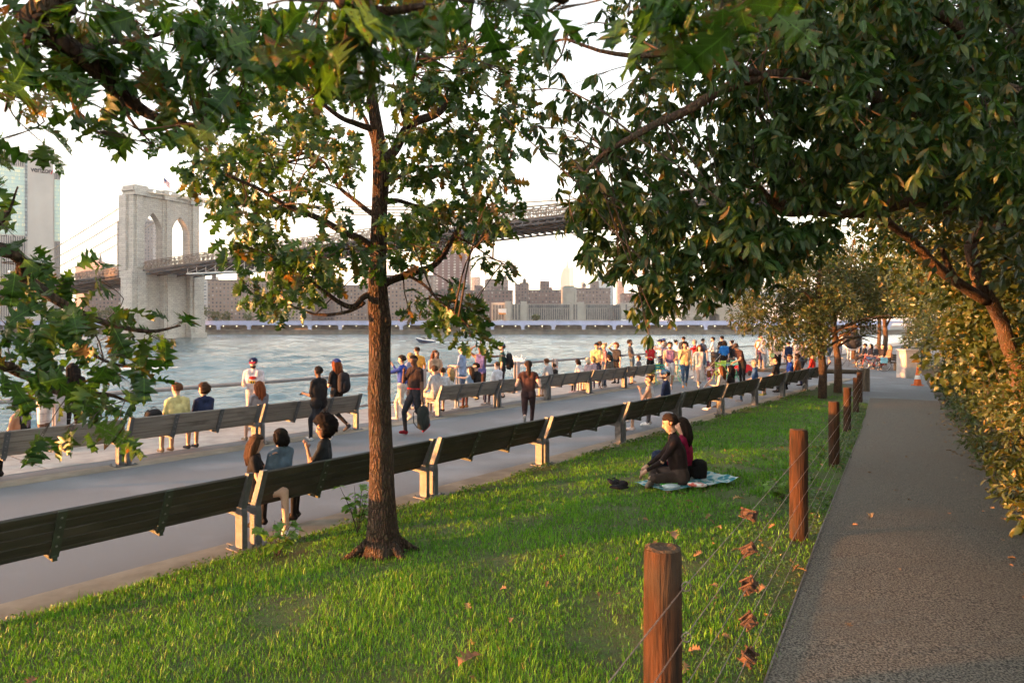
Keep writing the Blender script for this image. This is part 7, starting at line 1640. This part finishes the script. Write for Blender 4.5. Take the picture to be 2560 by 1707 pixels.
stand(1492, 26.6, 'man in a pale yellow shirt looking down beside the railing', 178, h=1.78, skin='m', top=(.66, .54, .24), sleeve=.5, bottom=NAVY, shoe=GRY, hair=('short', 'black'), arms=('front', 'front'), hp=.45, group=G4)
stand(1511, 27.2, 'woman in a maroon shirt with a teal backpack', 100, h=1.74, skin='l', top=(.20, .12, .15), sleeve=.5, bottom=JEAN, shoe=GRY, hair=('bun', 'blond'), arms=('down', 'down'), group=G4)
stand(1500, 29.2, 'brown haired person behind the pale yellow shirt', 20, h=1.76, top=(.2, .2, .22), hair=('short', 'brown'), group=G4)
stand(1541, 28.8, 'person in black floral clothes with a hand on the forehead', 130, h=1.70, skin='l', top=(.03, .03, .035), sleeve=.5, bottom=BLK, shoe=BLK, hair=('curly', 'auburn'), arms=('down', 'head'), group=G4)
stand(1580, 29.4, 'bearded man in a grey shirt and shorts leaning with folded arms', -95, h=1.84, skin='m', top=(.07, .07, .075), sleeve=.5, bottom=(.10, .15, .21), leg=.5, shoe=GRY, hair=('short', 'dark'), arms=('fold', 'fold'), lean=-.14, beard=True, group=G4)
stand(1626, 29.5, 'dark haired woman in a bright red sleeveless top', 195, h=1.68, skin='m', top=(.50, .02, .03), sleeve=.2, bottom=BLK, shoe=BLK, hair=('long', 'black'), arms=('phone', 'phone'), group=G4)
stand(1651, 31.6, 'man in a white shirt and dark cap pointing left', 82, h=1.80, skin='l', top=WHT, sleeve=.5, bottom=NAVY, leg=.5, shoe=GRY, hair=('short', 'dark'), cap=(NAVY, NAVY), arms=('point', 'down'), group=G4)
stand(1659, 33.5, 'man in a blue cap standing behind the pointing man', 60, h=1.80, skin='l', top=(.3, .3, .34), bottom=NAVY, hair=('short', 'dark'), cap=((.03, .06, .2), (.03, .06, .2)), group=G4)
stand(1664, 29.8, 'man in a faded pink shirt reaching towards the pointing man', 85, h=1.72, skin='t', top=(.40, .26, .30), sleeve=.5, bottom=(.45, .34, .22), shoe=GRY, hair=('short', 'grey'), arms=('front', 'point'), glasses='clear', group=G4)
stand(1690, 33.0, 'dark haired woman with a bun and white shirt drinking', -80, h=1.74, skin='m', top=WHT, sleeve=.5, bottom=(.36, .33, .3), hair=('bun', 'black'), arms=('front', 'eat'), group=G4)
stand(1709, 36.0, 'man in a dark shirt seen from behind over the curly haired man', 5, h=1.86, skin='t', top=(.05, .06, .07), bottom=NAVY, hair=('buzz', 'black'), group=G4)
stand(1737, 31.6, 'grey haired man in a red polo taking a picture', 75, h=1.78, skin='l', top=(.48, .03, .035), sleeve=.5, bottom=(.06, .11, .2), shoe=WHT, hair=('short', 'grey'), arms=('photo', 'photo'), group=G4)
stand(1756, 34.0, 'man in a navy shirt looking at his phone by the railing', -60, h=1.80, skin='m', top=(.025, .04, .08), bottom=BLK, hair=('buzz', 'black'), arms=('phone', 'phone'), hp=.35, group=G4)
stand(1783, 36.0, 'man in a white shirt behind the pushchair', 60, h=1.82, skin='l', top=WHT, sleeve=1.0, bottom=BLK, shoe=BLK, hair=('short', 'black'), arms=('front', 'front'), beard=True, group=G4)
stand(1805, 37.0, 'man in dark clothes behind the bright blue shirt', 20, h=1.86, skin='m', top=BLK, sleeve=1.0, bottom=BLK, hair=('short', 'black'), group=G4)
stand(1811, 33.5, 'person in a bright blue sports shirt seen from behind', 8, h=1.70, skin='m', top=(.02, .16, .52), sleeve=.9, bottom=BLK, hair=('bob', 'black'), arms=('fold', 'fold'), group=G4)
stand(1830, 33.8, 'woman in a long black coat beside the bright blue shirt', 40, h=1.70, skin='l', top=BLK, sleeve=1.0, bottom=BLK, hair=('bun', 'dark'), arms=('point', 'front'), group=G4, extra=('dress',))
stand(1856, 27.2, 'man in a brown cap and black shirt bending over the bench', 110, h=1.80, skin='m', top=(.035, .025, .025), sleeve=.45, bottom=BLK, shoe=BLK, hair=('short', 'dark'), cap=((.06, .04, .035), (.06, .04, .035)), arms=('front', 'phone'), lean=.38, hp=.5, group=G4)
stand(1900, 40, 'man in an orange shirt at the railing', 15, h=1.86, skin='m', top=(.62, .17, .03), sleeve=.8, bottom=NAVY, hair=('short', 'dark'), arms=('hip', 'down'), group=G4)
stand(1903, 38.2, 'bald man in a white shirt with a camera strap', 178, h=1.84, skin='m', top=(.6, .58, .62), sleeve=.5, bottom=(.10, .06, .10), leg=.5, hair=('bald', 'dark'), arms=('phone', 'strap'), group=G4)
stand(1929, 41, 'person in a pale denim shirt lifting a phone', 40, h=1.76, skin='l', top=(.36, .42, .48), sleeve=.9, bottom=(.4, .34, .28), hair=('bob', 'brown'), arms=('photo', 'photo'), group=G4)
stand(1938, 43, 'person in white raising both hands to take a picture', 30, h=1.78, skin='l', top=(.6, .58, .56), sleeve=.5, bottom=(.4, .4, .42), hair=('short', 'brown'), arms=('photo', 'photo'), group=G4)
stand(1990, 40, 'person in a white shirt behind the small tree leaves', 20, h=1.76, top=(.58, .58, .6), bottom=GRY, hair=('short', 'dark'), group=G4)
stand(2030, 38, 'person in black seen between the two small trunks', 15, h=1.72, top=BLK, bottom=BLK, hair=('long', 'black'), group=G4)
# -- round the photographers' umbrella
stand(2101, 50, 'photographer in white and blue jeans beside the black umbrella', -110, h=1.84, top=(.55, .55, .56), bottom=(.05, .08, .17), hair=('short', 'dark'), arms=('photo', 'photo'), group='people around the photo umbrella')
stand(2123, 48, 'person in pale blue jeans standing behind the umbrella', -60, h=1.76, top=(.6, .6, .62), bottom=(.3, .4, .5), hair=('short', 'brown'), group='people around the photo umbrella')
stand(2150, 43, 'person in dark clothes with one leg forward under the umbrella', 60, h=1.76, pose='walk', stride=.2, top=BLK, bottom=(.05, .06, .08), hair=('short', 'black'), group='people around the photo umbrella')
# -- sitters on the far right bench
for i, (t, lab, tp, hr, sk_) in enumerate(((0, 'man in a black cap sitting nearest the umbrella on the far bench', (.03, .03, .035), ('short', 'black'), 'm'), (.62, 'long haired woman holding a red bag on the far bench', (.05, .04, .05), ('long', 'dark'), 'l'), (1.2, 'blonde woman in sunglasses on the far bench', (.03, .03, .04), ('short', 'blond'), 'l'), (1.8, 'man in black leaning back on the far bench', (.025, .025, .03), ('buzz', 'brown'), 'l'), (2.5, 'bare armed woman at the near end of the far bench', (.20, .12, .08), ('long', 'blond'), 'm'))):
    p = Vector((20.6, 40.0, 0)) + Vector((0, -1, 0)) * t * 1.05
    person(lab, p, 86, h=1.72, pose='sit', skin=sk_, top=tp, sleeve=.6, bottom=((.03, .03, .035), (.02, .02, .025), (.10, .16, .26), (.06, .09, .14), (.05, .05, .05))[i], shoe=((.2, .17, .14), (.3, .25, .2), (.5, .5, .5), (.25, .2, .15), (.3, .3, .3))[i], hair=hr, arms=('lap', 'lap'), lean=-.15, extra=('crossed',), glasses='dark' if i == 2 else None, cap=(BLK, BLK) if i == 0 else None, group='sitters on the far bench')
grow_people()

# ------------------------------------------------------------------ bags and other small things
def byobj(label_start):
    return next(q for q in PEOPLE if q['label'].startswith(label_start))
def worn(label_start, name, label, size, col):
    q = byobj(label_start); Mx = Matrix.Translation(q['pos']) @ Matrix.Rotation(q['face'], 4, 'Z'); c = Mx @ (q['sh'] - q['d'] * .13 * q['h'] - q['yf'] * (.075 * q['h'] * q['girth'] + size[1] * .42)); bag(name, label, c, q['face'], size, col)
worn('person in a blue cap', 'backpack', 'black backpack worn by the person with long red hair', (.32, .20, .50), (.022, .02, .024))
worn('man in a yellow brimmed', 'backpack', 'black rolled top backpack worn by the man with the yellow brimmed cap', (.30, .22, .58), (.022, .022, .024))
worn('woman in a maroon shirt', 'backpack', 'teal backpack worn by the woman in maroon', (.30, .20, .46), (.02, .10, .13))
worn('man in a white shirt and dark cap', 'backpack', 'dark grey backpack worn by the pointing man', (.28, .18, .42), (.06, .065, .07))
def hand(label_start, k):
    q = byobj(label_start); Mx = Matrix.Translation(q['pos']) @ Matrix.Rotation(q['face'], 4, 'Z'); return Mx @ (q['hands'][k][1] + q['hands'][k][2] * .05), q
p_, q_ = hand('man in a black polo', 0); bag('backpack', 'dark green backpack hanging from the hand of the man in black polo', p_ + Vector((.02, 0, -.36)), R(60), (.30, .20, .56), (.028, .034, .032))
p_ = seat_far(.24, .26); bag('backpack', 'black backpack on the bench beside the yellow polo', p_ + Vector((0, 0, .68)), R(WW - 10), (.30, .22, .48), (.02, .02, .022), tilt=.25)
p_, q_ = hand('woman in a denim jacket', 0); bag('handbag', 'brown leather handbag carried by the woman in denim jacket', p_ + Vector((.10, -.02, -.14)), R(80), (.30, .14, .28), (.22, .075, .025), 'handbag', strap=False)
p_, q_ = hand('woman in black with white script', 0); mb = MB(); mb.box((0, 0, 0), (.075, .010, .15), None, 0, .003); o = link('phone', mb.mesh('phone', M('phone_black', (.015, .015, .017), rough=.25)), None, Matrix.Translation(p_) @ Matrix.Rotation(R(60), 4, 'Z') @ Matrix.Rotation(R(60), 4, 'X')); tag(o, 'dark phone held by the walking woman in black', 'phone')
def camera_prop(label, p, rz):
    root = empty('hand_camera', p, rz); tag(root, label, 'camera'); m = M('camera_black', (.015, .015, .016), rough=.4)
    mb = MB(); mb.box((0, 0, 0), (.13, .05, .09), None, 0, .006); mb.box((0, 0, .055), (.05, .045, .03), None, 0, .004); mb.build('body', m, root, world=False)
    mb = MB(); mb.lathe([(.034, .02), (.036, .08), (.030, .10)], 12, (0, 0, 0), rot=Matrix.Rotation(R(-90), 3, 'X')); mb.build('lens', m, root, world=False)
p_, q_ = hand('person in a blue cap', 0); camera_prop('black camera held by the person in the blue cap', p_, R(60))
q_ = byobj('man in a yellow brimmed'); camera_prop('black camera hanging at the chest of the man with yellow brimmed cap', q_['pos'] + Vector((-.22, -.05, 1.12)), R(88))
def ice_cream():
    p, q = hand('woman with an afro', 1); root = empty('ice_cream_cone', p + Vector((0, 0, .03))); tag(root, 'ice cream cone held by the woman with the afro', 'ice cream')
    mb = MB(); mb.lathe([(.008, -.07), (.026, .03)], 10); mb.build('cone', M('wafer', (.45, .28, .12), rough=.8), root, world=False)
    mb = MB(); mb.ell((0, 0, .05), (.034, .034, .034), 10, 8); mb.build('scoop', M('cream', (.62, .55, .48), rough=.6), root, smooth=True, world=False)
    mb = MB(); mb.lathe([(.024, -.03), (.034, .012), (.05, .02)], 8); mb.build('napkin', M('paper', (.75, .75, .74), rough=.9), root, world=False)
ice_cream()
p_, q_ = hand('woman with very long brown', 0); mb = MB(); mb.box((0, 0, 0), (.21, .004, .29)); o = link('paper_sheets', mb.mesh('paper_sheets', M('paper', (.75, .75, .74), rough=.9)), None, Matrix.Translation(p_ + Vector((0, 0, .05))) @ Matrix.Rotation(R(50), 4, 'Z') @ Matrix.Rotation(R(40), 4, 'X')); tag(o, 'white papers held by the woman with long brown hair', 'papers')

def shoe_pair(name, label, p, rz, col, sandal=False):
    root = empty(name, p, rz); tag(root, label, 'shoes'); m = fab(col, 'shoe')
    for k, (dx, dy, rot, tip) in enumerate(((0, 0, .25, 0), (.16, .10, -.5, 0 if sandal else .4))):
        mb = MB(); rm = Matrix.Rotation(rot, 3, 'Z') @ Matrix.Rotation(tip, 3, 'X')
        if sandal:
            mb.ell((dx, dy, .015), (.05, .135, .016), 14, 6, rot=rm); mb.tube([rm @ Vector((x * .05, .04, .015)) + Vector((dx, dy, 0)) + Vector((0, 0, z)) for x, z in ((-1, 0), (-.6, .045), (0, .06), (.6, .045), (1, 0))], .016, 6, flat=.4)
        else:
            mb.ell((dx, dy, .03), (.05, .14, .03), 14, 6, rot=rm); mb.ell(Vector((dx, dy, .055)) + rm @ Vector((0, -.05, .02)), (.045, .075, .05), 12, 8, rot=rm); mb.tube([Vector((dx, dy, .09)) + rm @ Vector((x, .02, .01)) for x in (-.03, 0, .03)], .010, 6)
        mb.build('sandal' if sandal else 'shoe', m, root, smooth=True, world=False)
q_ = at(1553, 1076, 15.9); shoe_pair('sandals', 'pair of brown sandals left on the asphalt beyond the near bench', (q_.x, q_.y, .0), R(20), (.16, .09, .05), True)
X_, Y_ = (1548 - CX) / F * 9.4, 9.4; shoe_pair('shoes', 'pair of black shoes lying on the lawn beside the couple', (X_, Y_, zlawn(X_, Y_) + .03), R(70), (.018, .018, .022))
def blanket():
    c = LB_ + Vector((.10, .10, 0)); root = empty('picnic_blanket', (c.x, c.y, zlawn(c.x, c.y))); tag(root, 'teal and white patterned blanket under the couple on the lawn', 'blanket')
    m = bpy.data.materials.new('blanket_weave'); m.use_nodes = True; t = m.node_tree; b = t.nodes['Principled BSDF']; b.inputs['Roughness'].default_value = .9
    tc = nd(t, 'ShaderNodeTexCoord'); v = nd(t, 'ShaderNodeTexVoronoi'); v.inputs['Scale'].default_value = 11; t.links.new(tc.outputs['Object'], v.inputs['Vector']); cr = nd(t, 'ShaderNodeValToRGB'); e = cr.color_ramp.elements
    e[0].position = .25; e[0].color = (.015, .15, .20, 1); e[1].position = .62; e[1].color = (.36, .46, .46, 1); q = e.new(.45); q.color = (.03, .24, .26, 1)
    t.links.new(v.outputs['Distance'], cr.inputs[0]); t.links.new(cr.outputs[0], b.inputs['Base Color'])
    n = 26; V, Fc = [], []
    for i in range(n):
        for j in range(n):
            u, w = (i / (n - 1) - .5) * 1.15, (j / (n - 1) - .5) * .85; x, y = u * .93 - w * .36, u * .36 + w * .93
            z = zlawn(c.x + x, c.y + y) - zlawn(c.x, c.y) + .05 + .018 * mnoise.noise(Vector((x * 6, y * 6, 2))) + (.05 * max(0, u - .45) / .12 if u > .45 else 0)
            V.append((x, y, z))
    for i in range(n - 1):
        for j in range(n - 1): k = i * n + j; Fc.append((k, k + n, k + n + 1, k + 1))
    mb = MB(); mb.add(V, Fc); mb.build('cloth', m, root, smooth=True, world=False)
    def pack(name, label, dx, dy, size, col, rz):
        p = LB_ + Vector((dx, dy, 0)); p.z = zlawn(p.x, p.y) + .075; r = empty(name, p, rz); tag(r, label, 'packet'); mb = MB(); mb.ell((0, 0, 0), (size[0] / 2, size[1] / 2, size[2] / 2), 12, 8, fn=lambda u: 1 + .18 * mnoise.noise(u * 3 + Vector((dx * 9, 0, 0)))); mb.build('pouch', M('pack_' + name, col[0], col[1], scale=9, rough=.3, lo=.45, hi=.55), r, smooth=True, world=False)
        mb = MB(); mb.box((0, size[1] / 2 * .95, .01), (size[0] * .9, .01, .02)); mb.build('seal', fab(col[2]), r, world=False)
    pack('snack_bag', 'clear snack bag with a green zip on the blanket edge', -.20, -.34, (.26, .18, .06), ((.50, .56, .58), (.3, .4, .42), (.10, .50, .06)), .1)
    pack('snack_wrapper', 'red and white snack wrapper in front of the seated man', .14, -.36, (.26, .14, .06), ((.65, .62, .6), (.45, .06, .03), (.05, .4, .38)), -.3)
    p = LB_ + Vector((-.05, .62, .32)); p.z = zlawn(p.x, p.y) + .42; bag('navy_bag', 'navy and blue bag held in front of the couple on the lawn', p + Vector((-.16, -.22, -.10)), R(30), (.20, .18, .30), (.014, .024, .055), 'bag', strap=False)
    p = LB_ + Vector((.34, .26, 0)); p.z = zlawn(p.x, p.y) + .18; bag('black_bag', 'black bag standing behind the couple on the blanket', p, R(-60), (.22, .17, .30), (.012, .012, .013), 'bag', strap=False)
blanket()

# ------------------------------------------------------------------ café chairs and tables
def chair(p, rz, col, label):
    root = empty('folding_chair', p, rz); tag(root, label, 'chair', 'coloured folding chairs'); m = M('chair_%02d%02d%02d' % tuple(int(c * 99) for c in col), col, tuple(c * .8 for c in col), scale=9, rough=.45)
    for k in range(5): mb = MB(); mb.box((0, -.16 + k * .08, .45), (.40, .065, .014), None, 0, .003); mb.build('seat_slat', m, root, world=False)
    for k in range(2): mb = MB(); mb.box((0, -.22 - .02 * k, .68 + k * .13), (.40, .012, .09), None, 0, .003); mb.build('back_slat', m, root, world=False)
    for x in (-.2, .2):
        mb = MB(); mb.tube([(x, .24, 0), (x, .0, .45), (x, -.20, .62), (x, -.25, .88)], .012, 6); mb.build('leg', m, root, world=False)
        mb = MB(); mb.tube([(x * .9, -.26, 0), (x * .9, .0, .30), (x * .9, .18, .45)], .012, 6); mb.build('leg', m, root, world=False)
def table(p, col, label):
    root = empty('cafe_table', p, random.uniform(0, 1)); tag(root, label, 'table', 'small café tables'); m = M('chair_%02d%02d%02d' % tuple(int(c * 99) for c in col), col, tuple(c * .8 for c in col), scale=9, rough=.45)
    mb = MB(); mb.box((0, 0, .71), (.62, .62, .025), None, 0, .005); mb.build('table_top', m, root, world=False)
    for sx, sy in ((1, 1), (1, -1), (-1, 1), (-1, -1)): mb = MB(); mb.tube([(sx * .27, sy * .27, 0), (sx * .10, sy * .10, .36), (sx * .26, sy * .26, .70)], .013, 6); mb.build('leg', m, root, world=False)
TEAL, LIME, PLUM, DGRN = (.02, .22, .20), (.30, .48, .06), (.13, .02, .08), (.03, .12, .06)
for px, Y, rz, col, lab in ((1652, 28.0, 170, TEAL, 'teal folding chair between the last riverside bench and the tank top man'), (1700, 29.4, 30, TEAL, 'teal folding chair partly hidden behind the man in tan'), (1632, 28.8, 60, LIME, 'lime chair at the end of the riverside bench row'), (1772, 30.5, 200, PLUM, 'plum folding chair beside the denim jacket woman'), (1786, 31.0, 80, PLUM, 'second plum folding chair, right of the first'),
                            (1797, 31.0, 120, LIME, 'lime green folding chair at the green table'), (1801, 30.0, 340, LIME, 'lime green folding chair nearest the lawn side benches'), (1832, 31.5, 140, TEAL, 'teal folding chair under the long black coat'), (1884, 37.0, 60, DGRN, 'dark green folding chair near the railing post'), (1921, 39.0, 100, DGRN, 'dark green chair behind the woman in white top')):
    chair(gp(px, Y), R(rz), col, lab)
for px, Y, col, lab in ((1808, 31.8, (.26, .42, .10), 'pale green café table beside the pushchair'), (1828, 30.2, TEAL, 'teal café table behind the lawn side bench'), (1690, 30.2, TEAL, 'teal café table hidden among the walkers')): table(gp(px, Y), col, lab)

def pushchair():
    p = gp(1777, 34.0); root = empty('pushchair', p, R(60)); tag(root, 'black pushchair in front of the man in the white shirt', 'pushchair'); m = M('pram_black', (.018, .018, .02), rough=.7); mm = M('pram_metal', (.3, .3, .31), rough=.4, metal=.6)
    mb = MB(); mb.prism([(-.25, .45), (.25, .35), (.32, .55), (-.12, .62), (-.28, .95), (-.42, .95)], (0, 1, 0), (0, 0, 1), (1, 0, 0), (-.2, 0, 0), .4); mb.build('seat', m, root, world=False)
    mb = MB(); mb.ell((0, -.18, .92), (.22, .26, .22), 12, 8, fn=lambda u: .5 if u.y > .6 else 1); mb.build('hood', m, root, smooth=True, world=False)
    for x in (-.25, .25):
        mb = MB(); mb.tube([(x, -.55, 1.02), (x, -.1, .5), (x, .42, .12)], .013, 6); mb.tube([(x, -.42, .12), (x, .1, .48)], .013, 6); mb.build('frame', mm, root, world=False)
        for y in (-.42, .42): mb = MB(); mb.lathe([(.12, -.02), (.13, 0), (.12, .02)], 14, (x, y, .13), rot=Matrix.Rotation(R(90), 3, 'Y')); mb.build('wheel', m, root, world=False)
pushchair()
def stroller_red():
    p = gp(1852, 33.5); root = empty('toy_car', p, R(100)); tag(root, 'red ride-on toy car standing on the promenade', 'toy car'); m = M('toy_red', (.45, .02, .03), rough=.4); k = M('toy_black', (.02, .02, .03), rough=.6)
    mb = MB(); mb.prism([(-.5, .15), (.5, .15), (.52, .32), (.25, .38), (.1, .55), (-.3, .55), (-.5, .36)], (0, 1, 0), (0, 0, 1), (1, 0, 0), (-.25, 0, 0), .5); mb.build('body', m, root, world=False)
    for x in (-.27, .27):
        for y in (-.33, .33): mb = MB(); mb.lathe([(.12, -.04), (.13, 0), (.12, .04)], 12, (x, y, .13), rot=Matrix.Rotation(R(90), 3, 'Y')); mb.build('wheel', k, root, world=False)
stroller_red()
def photo_umbrella():
    Y = 41.0; c = at(2131, 850, Y); root = empty('photo_umbrella', (c.x + .3, Y, 0)); tag(root, 'black studio umbrella with a white rim on a light stand', 'umbrella'); m = M('umbrella_black', (.012, .012, .014), rough=.7); mw = M('umbrella_white', (.6, .6, .62), rough=.7); ms = M('stand_black', (.02, .02, .022), rough=.5)
    off = Vector(root.location); ax = Vector((-.18, -.86, .42)).normalized(); rot = Vector((0, 0, 1)).rotation_difference(ax).to_matrix(); cc = c - off
    n = 16; mb = MB(); prof = [(.02, .28), (.20, .25), (.38, .16), (.50, .05), (.57, -.07)]
    vs_ = [(rot @ Vector((math.cos(t) * r * (1 - .03 * (k % 2)), math.sin(t) * r * (1 - .03 * (k % 2)), z))) + cc for r, z in prof for k, t in enumerate(np.linspace(0, 2 * math.pi, n, endpoint=False))]
    mb.add(vs_, [(j * n + k, j * n + (k + 1) % n, (j + 1) * n + (k + 1) % n, (j + 1) * n + k) for j in range(len(prof) - 1) for k in range(n)]); mb.build('canopy', m, root, world=False)
    mb = MB(); vs_ = [(rot @ Vector((math.cos(t) * r, math.sin(t) * r, z))) + cc for r, z in ((.575, -.07), (.62, -.15)) for t in np.linspace(0, 2 * math.pi, n, endpoint=False)]; mb.add(vs_, [(k, (k + 1) % n, n + (k + 1) % n, n + k) for k in range(n)]); mb.build('rim', mw, root, world=False)
    mb = MB(); mb.tube([rot @ Vector((0, 0, .30)) + cc, rot @ Vector((0, 0, -.5)) + cc], .012, 6); mb.build('shaft', ms, root, world=False)
    mb = MB(); mb.tube([(cc.x, cc.y + .35, .25), (cc.x, cc.y + .35, cc.z - .1)], .016, 6); mb.build('stand_pole', ms, root, world=False)
    for k in range(3): t = k * 2.09; mb = MB(); mb.tube([(cc.x, cc.y + .35, .55), (cc.x + math.cos(t) * .5, cc.y + .35 + math.sin(t) * .5, 0)], .011, 6); mb.build('leg', ms, root, world=False)
photo_umbrella()
def bicycle():
    p = at(2183, 924, 36.5); root = empty('bicycle', (p.x, p.y, 0), R(72)); tag(root, 'dark bicycle with a pale blue pannier beside the far bench', 'bicycle'); mk = M('bike_black', (.015, .015, .017), rough=.5); mt = M('tyre', (.04, .04, .04), rough=.9); ml = M('rim_steel', (.5, .5, .52), rough=.3, metal=.7); mr = M('bike_frame', (.30, .03, .03), rough=.4)
    for y in (-.52, .52):
        mb = MB(); t = np.linspace(0, 2 * math.pi, 25); mb.tube([(0, y + math.cos(a) * .33, .34 + math.sin(a) * .33) for a in t], .018, 6, cap=False); w = mb.build('wheel', mt, root, world=False)
        mb = MB(); mb.tube([(0, y + math.cos(a) * .305, .34 + math.sin(a) * .305) for a in t], .008, 5, cap=False)
        for a in t[::2]: mb.tube([(0, y, .34), (0, y + math.cos(a) * .30, .34 + math.sin(a) * .30)], .0022, 3, cap=False)
        mb.build('rim', ml, w, world=False)
    mb = MB()
    for a, b in (((0, -.52, .34), (0, -.05, .30)), ((0, -.05, .30), (0, -.18, .82)), ((0, -.18, .78), (0, .38, .80)), ((0, -.05, .30), (0, .40, .72)), ((0, -.52, .34), (0, -.17, .74)), ((0, .36, .95), (0, .52, .34))): mb.tube([a, b], .016, 6)
    mb.build('frame', mr, root, world=False)
    mb = MB(); mb.ell((0, -.20, .90), (.07, .13, .03), 10, 6); mb.tube([(0, -.18, .8), (0, -.2, .9)], .012, 6); mb.build('saddle', mk, root, world=False)
    mb = MB(); mb.tube([(-.28, .30, 1.02), (-.1, .38, 1.03), (.1, .38, 1.03), (.28, .30, 1.02)], .013, 6); mb.build('handlebar', mk, root, world=False)
    mb = MB(); mb.tube([(-.08, -.05, .15), (.0, -.05, .30), (.08, -.05, .45)], .01, 5); mb.lathe([(.09, -.01), (.09, .01)], 14, (.03, -.05, .30), rot=Matrix.Rotation(R(90), 3, 'Y')); mb.build('crank', mk, root, world=False)
    mb = MB(); mb.box((-.12, -.5, .60), (.12, .34, .32), None, 0, .02); mb.build('pannier', fab((.22, .48, .58), 'bag'), root, world=False)
bicycle()
def far_bench():
    p = Vector((20.72, 38.7, 0)); root = empty('park_bench', p, R(88)); tag(root, 'shaded bench under the shrubs holding the far sitters', 'bench')
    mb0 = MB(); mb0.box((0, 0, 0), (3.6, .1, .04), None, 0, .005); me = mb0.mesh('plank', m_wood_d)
    for k in range(4): link('plank', me, root, Matrix.Translation((0, -.2 + k * .11, .44)))
    for k in range(3): link('plank', me, root, Matrix.Translation((0, -.32 - k * .03, .56 + k * .12)) @ Matrix.Rotation(R(78), 4, 'X'))
    for x in (-1.6, 0, 1.6): mb = MB(); mb.prism([(-.2, 0), (-.1, 0), (-.08, .4), (.2, .4), (.2, .43), (-.2, .43), (-.38, .86), (-.44, .86), (-.28, .42)], (0, 1, 0), (0, 0, 1), (1, 0, 0), (x - .03, 0, 0), .06); mb.build('end_frame', m_galv, root, world=False)
far_bench()
def utility_box():
    Y = 32.0; p = at(2268, 945, Y); root = empty('utility_box', (p.x, Y, 0), R(10)); tag(root, 'plain grey concrete utility box at the path edge', 'utility box'); m = M('box_concrete', (.40, .385, .37), (.31, .30, .29), scale=3, rough=.85, bump=.15, bscale=40)
    mb = MB(); mb.box((0, 0, .64), (.68, .6, 1.28), None, 0, .015); mb.build('body', m, root, world=False)
    mb = MB(); mb.box((0, 0, 1.31), (.74, .66, .06), None, 0, .01); mb.build('lid', m, root, world=False); mb = MB(); mb.box((-.02, -.309, .62), (.56, .02, 1.02), None, 0, .006); dr = mb.build('door', m, root, world=False)
    mb = MB(); mb.tube([(.2, -.325, .58), (.2, -.345, .6), (.2, -.345, .70), (.2, -.325, .72)], .010, 6); mb.build('handle', m_galv, dr, world=False)
utility_box()
def cone():
    Y = 28.0; p = at(2294, 963, Y); root = empty('traffic_cone', (p.x, Y, .0)); tag(root, 'orange and white traffic cone beside the utility box', 'traffic cone'); mo = M('cone_orange', (.62, .13, .02), (.5, .1, .02), scale=8, rough=.6); mw = M('cone_white', (.7, .7, .68), rough=.5)
    mb = MB(); mb.lathe([(.15, .02), (.115, .26)], 16); mb.lathe([(.085, .42), (.055, .62), (.03, .75), (.02, .76)], 16); mb.build('body', mo, root, smooth=False, world=False)
    for z0, z1, r0, r1 in ((.26, .42, .116, .086),): mb = MB(); mb.lathe([(r0, z0), (r1, z1)], 16); mb.build('reflective_band', mw, root, world=False)
    mb = MB(); mb.box((0, 0, .015), (.36, .36, .03), None, 0, .008); mb.build('base', mo, root, world=False)
cone()
def extras():
    q = seat_far(1.25, .28); mb = MB(); mb.box((0, 0, 0), (.10, .22, .01), None, 0, .003); o = link('paper_tray', mb.mesh('paper_tray', M('paper', (.75, .75, .74), rough=.9)), None, Matrix.Translation(q + Vector((0, 0, .465))) @ Matrix.Rotation(.5, 4, 'Z')); tag(o, 'white paper tray left on the riverside bench', 'tray')
    q = seat_far(1.86, .28); root = empty('water_bottle', q + Vector((.12, .2, .49))); tag(root, 'clear water bottle with a blue label lying on the riverside bench', 'bottle'); mb = MB(); mb.tube([(-.1, 0, 0), (.06, 0, 0), (.09, 0, 0), (.12, 0, 0)], [.032, .032, .014, .013], 10); mb.build('bottle', M('bottle_clear', (.5, .55, .6), rough=.1), root, smooth=True, world=False); mb = MB(); mb.tube([(-.05, 0, 0), (.03, 0, 0)], .0335, 10); mb.build('label_wrap', fab((.04, .12, .4)), root, world=False)
extras()

# ------------------------------------------------------------------ evening haze over the river
def haze():
    mb = MB(); mb.box((600, 2850, 266), (4100, 6500, 548)); o = mb.build('haze', []); m = bpy.data.materials.new('evening_haze'); m.use_nodes = True; t = m.node_tree; t.nodes.clear()
    pv = t.nodes.new('ShaderNodeVolumePrincipled'); pv.inputs['Color'].default_value = (.82, .89, 1.0, 1); pv.inputs['Density'].default_value = 0.00013; pv.inputs['Anisotropy'].default_value = 0.2
    out = t.nodes.new('ShaderNodeOutputMaterial'); t.links.new(pv.outputs[0], out.inputs['Volume']); o.data.materials.append(m); o['kind'] = 'stuff'; o['label'] = 'pale evening haze over the river and city'
haze()
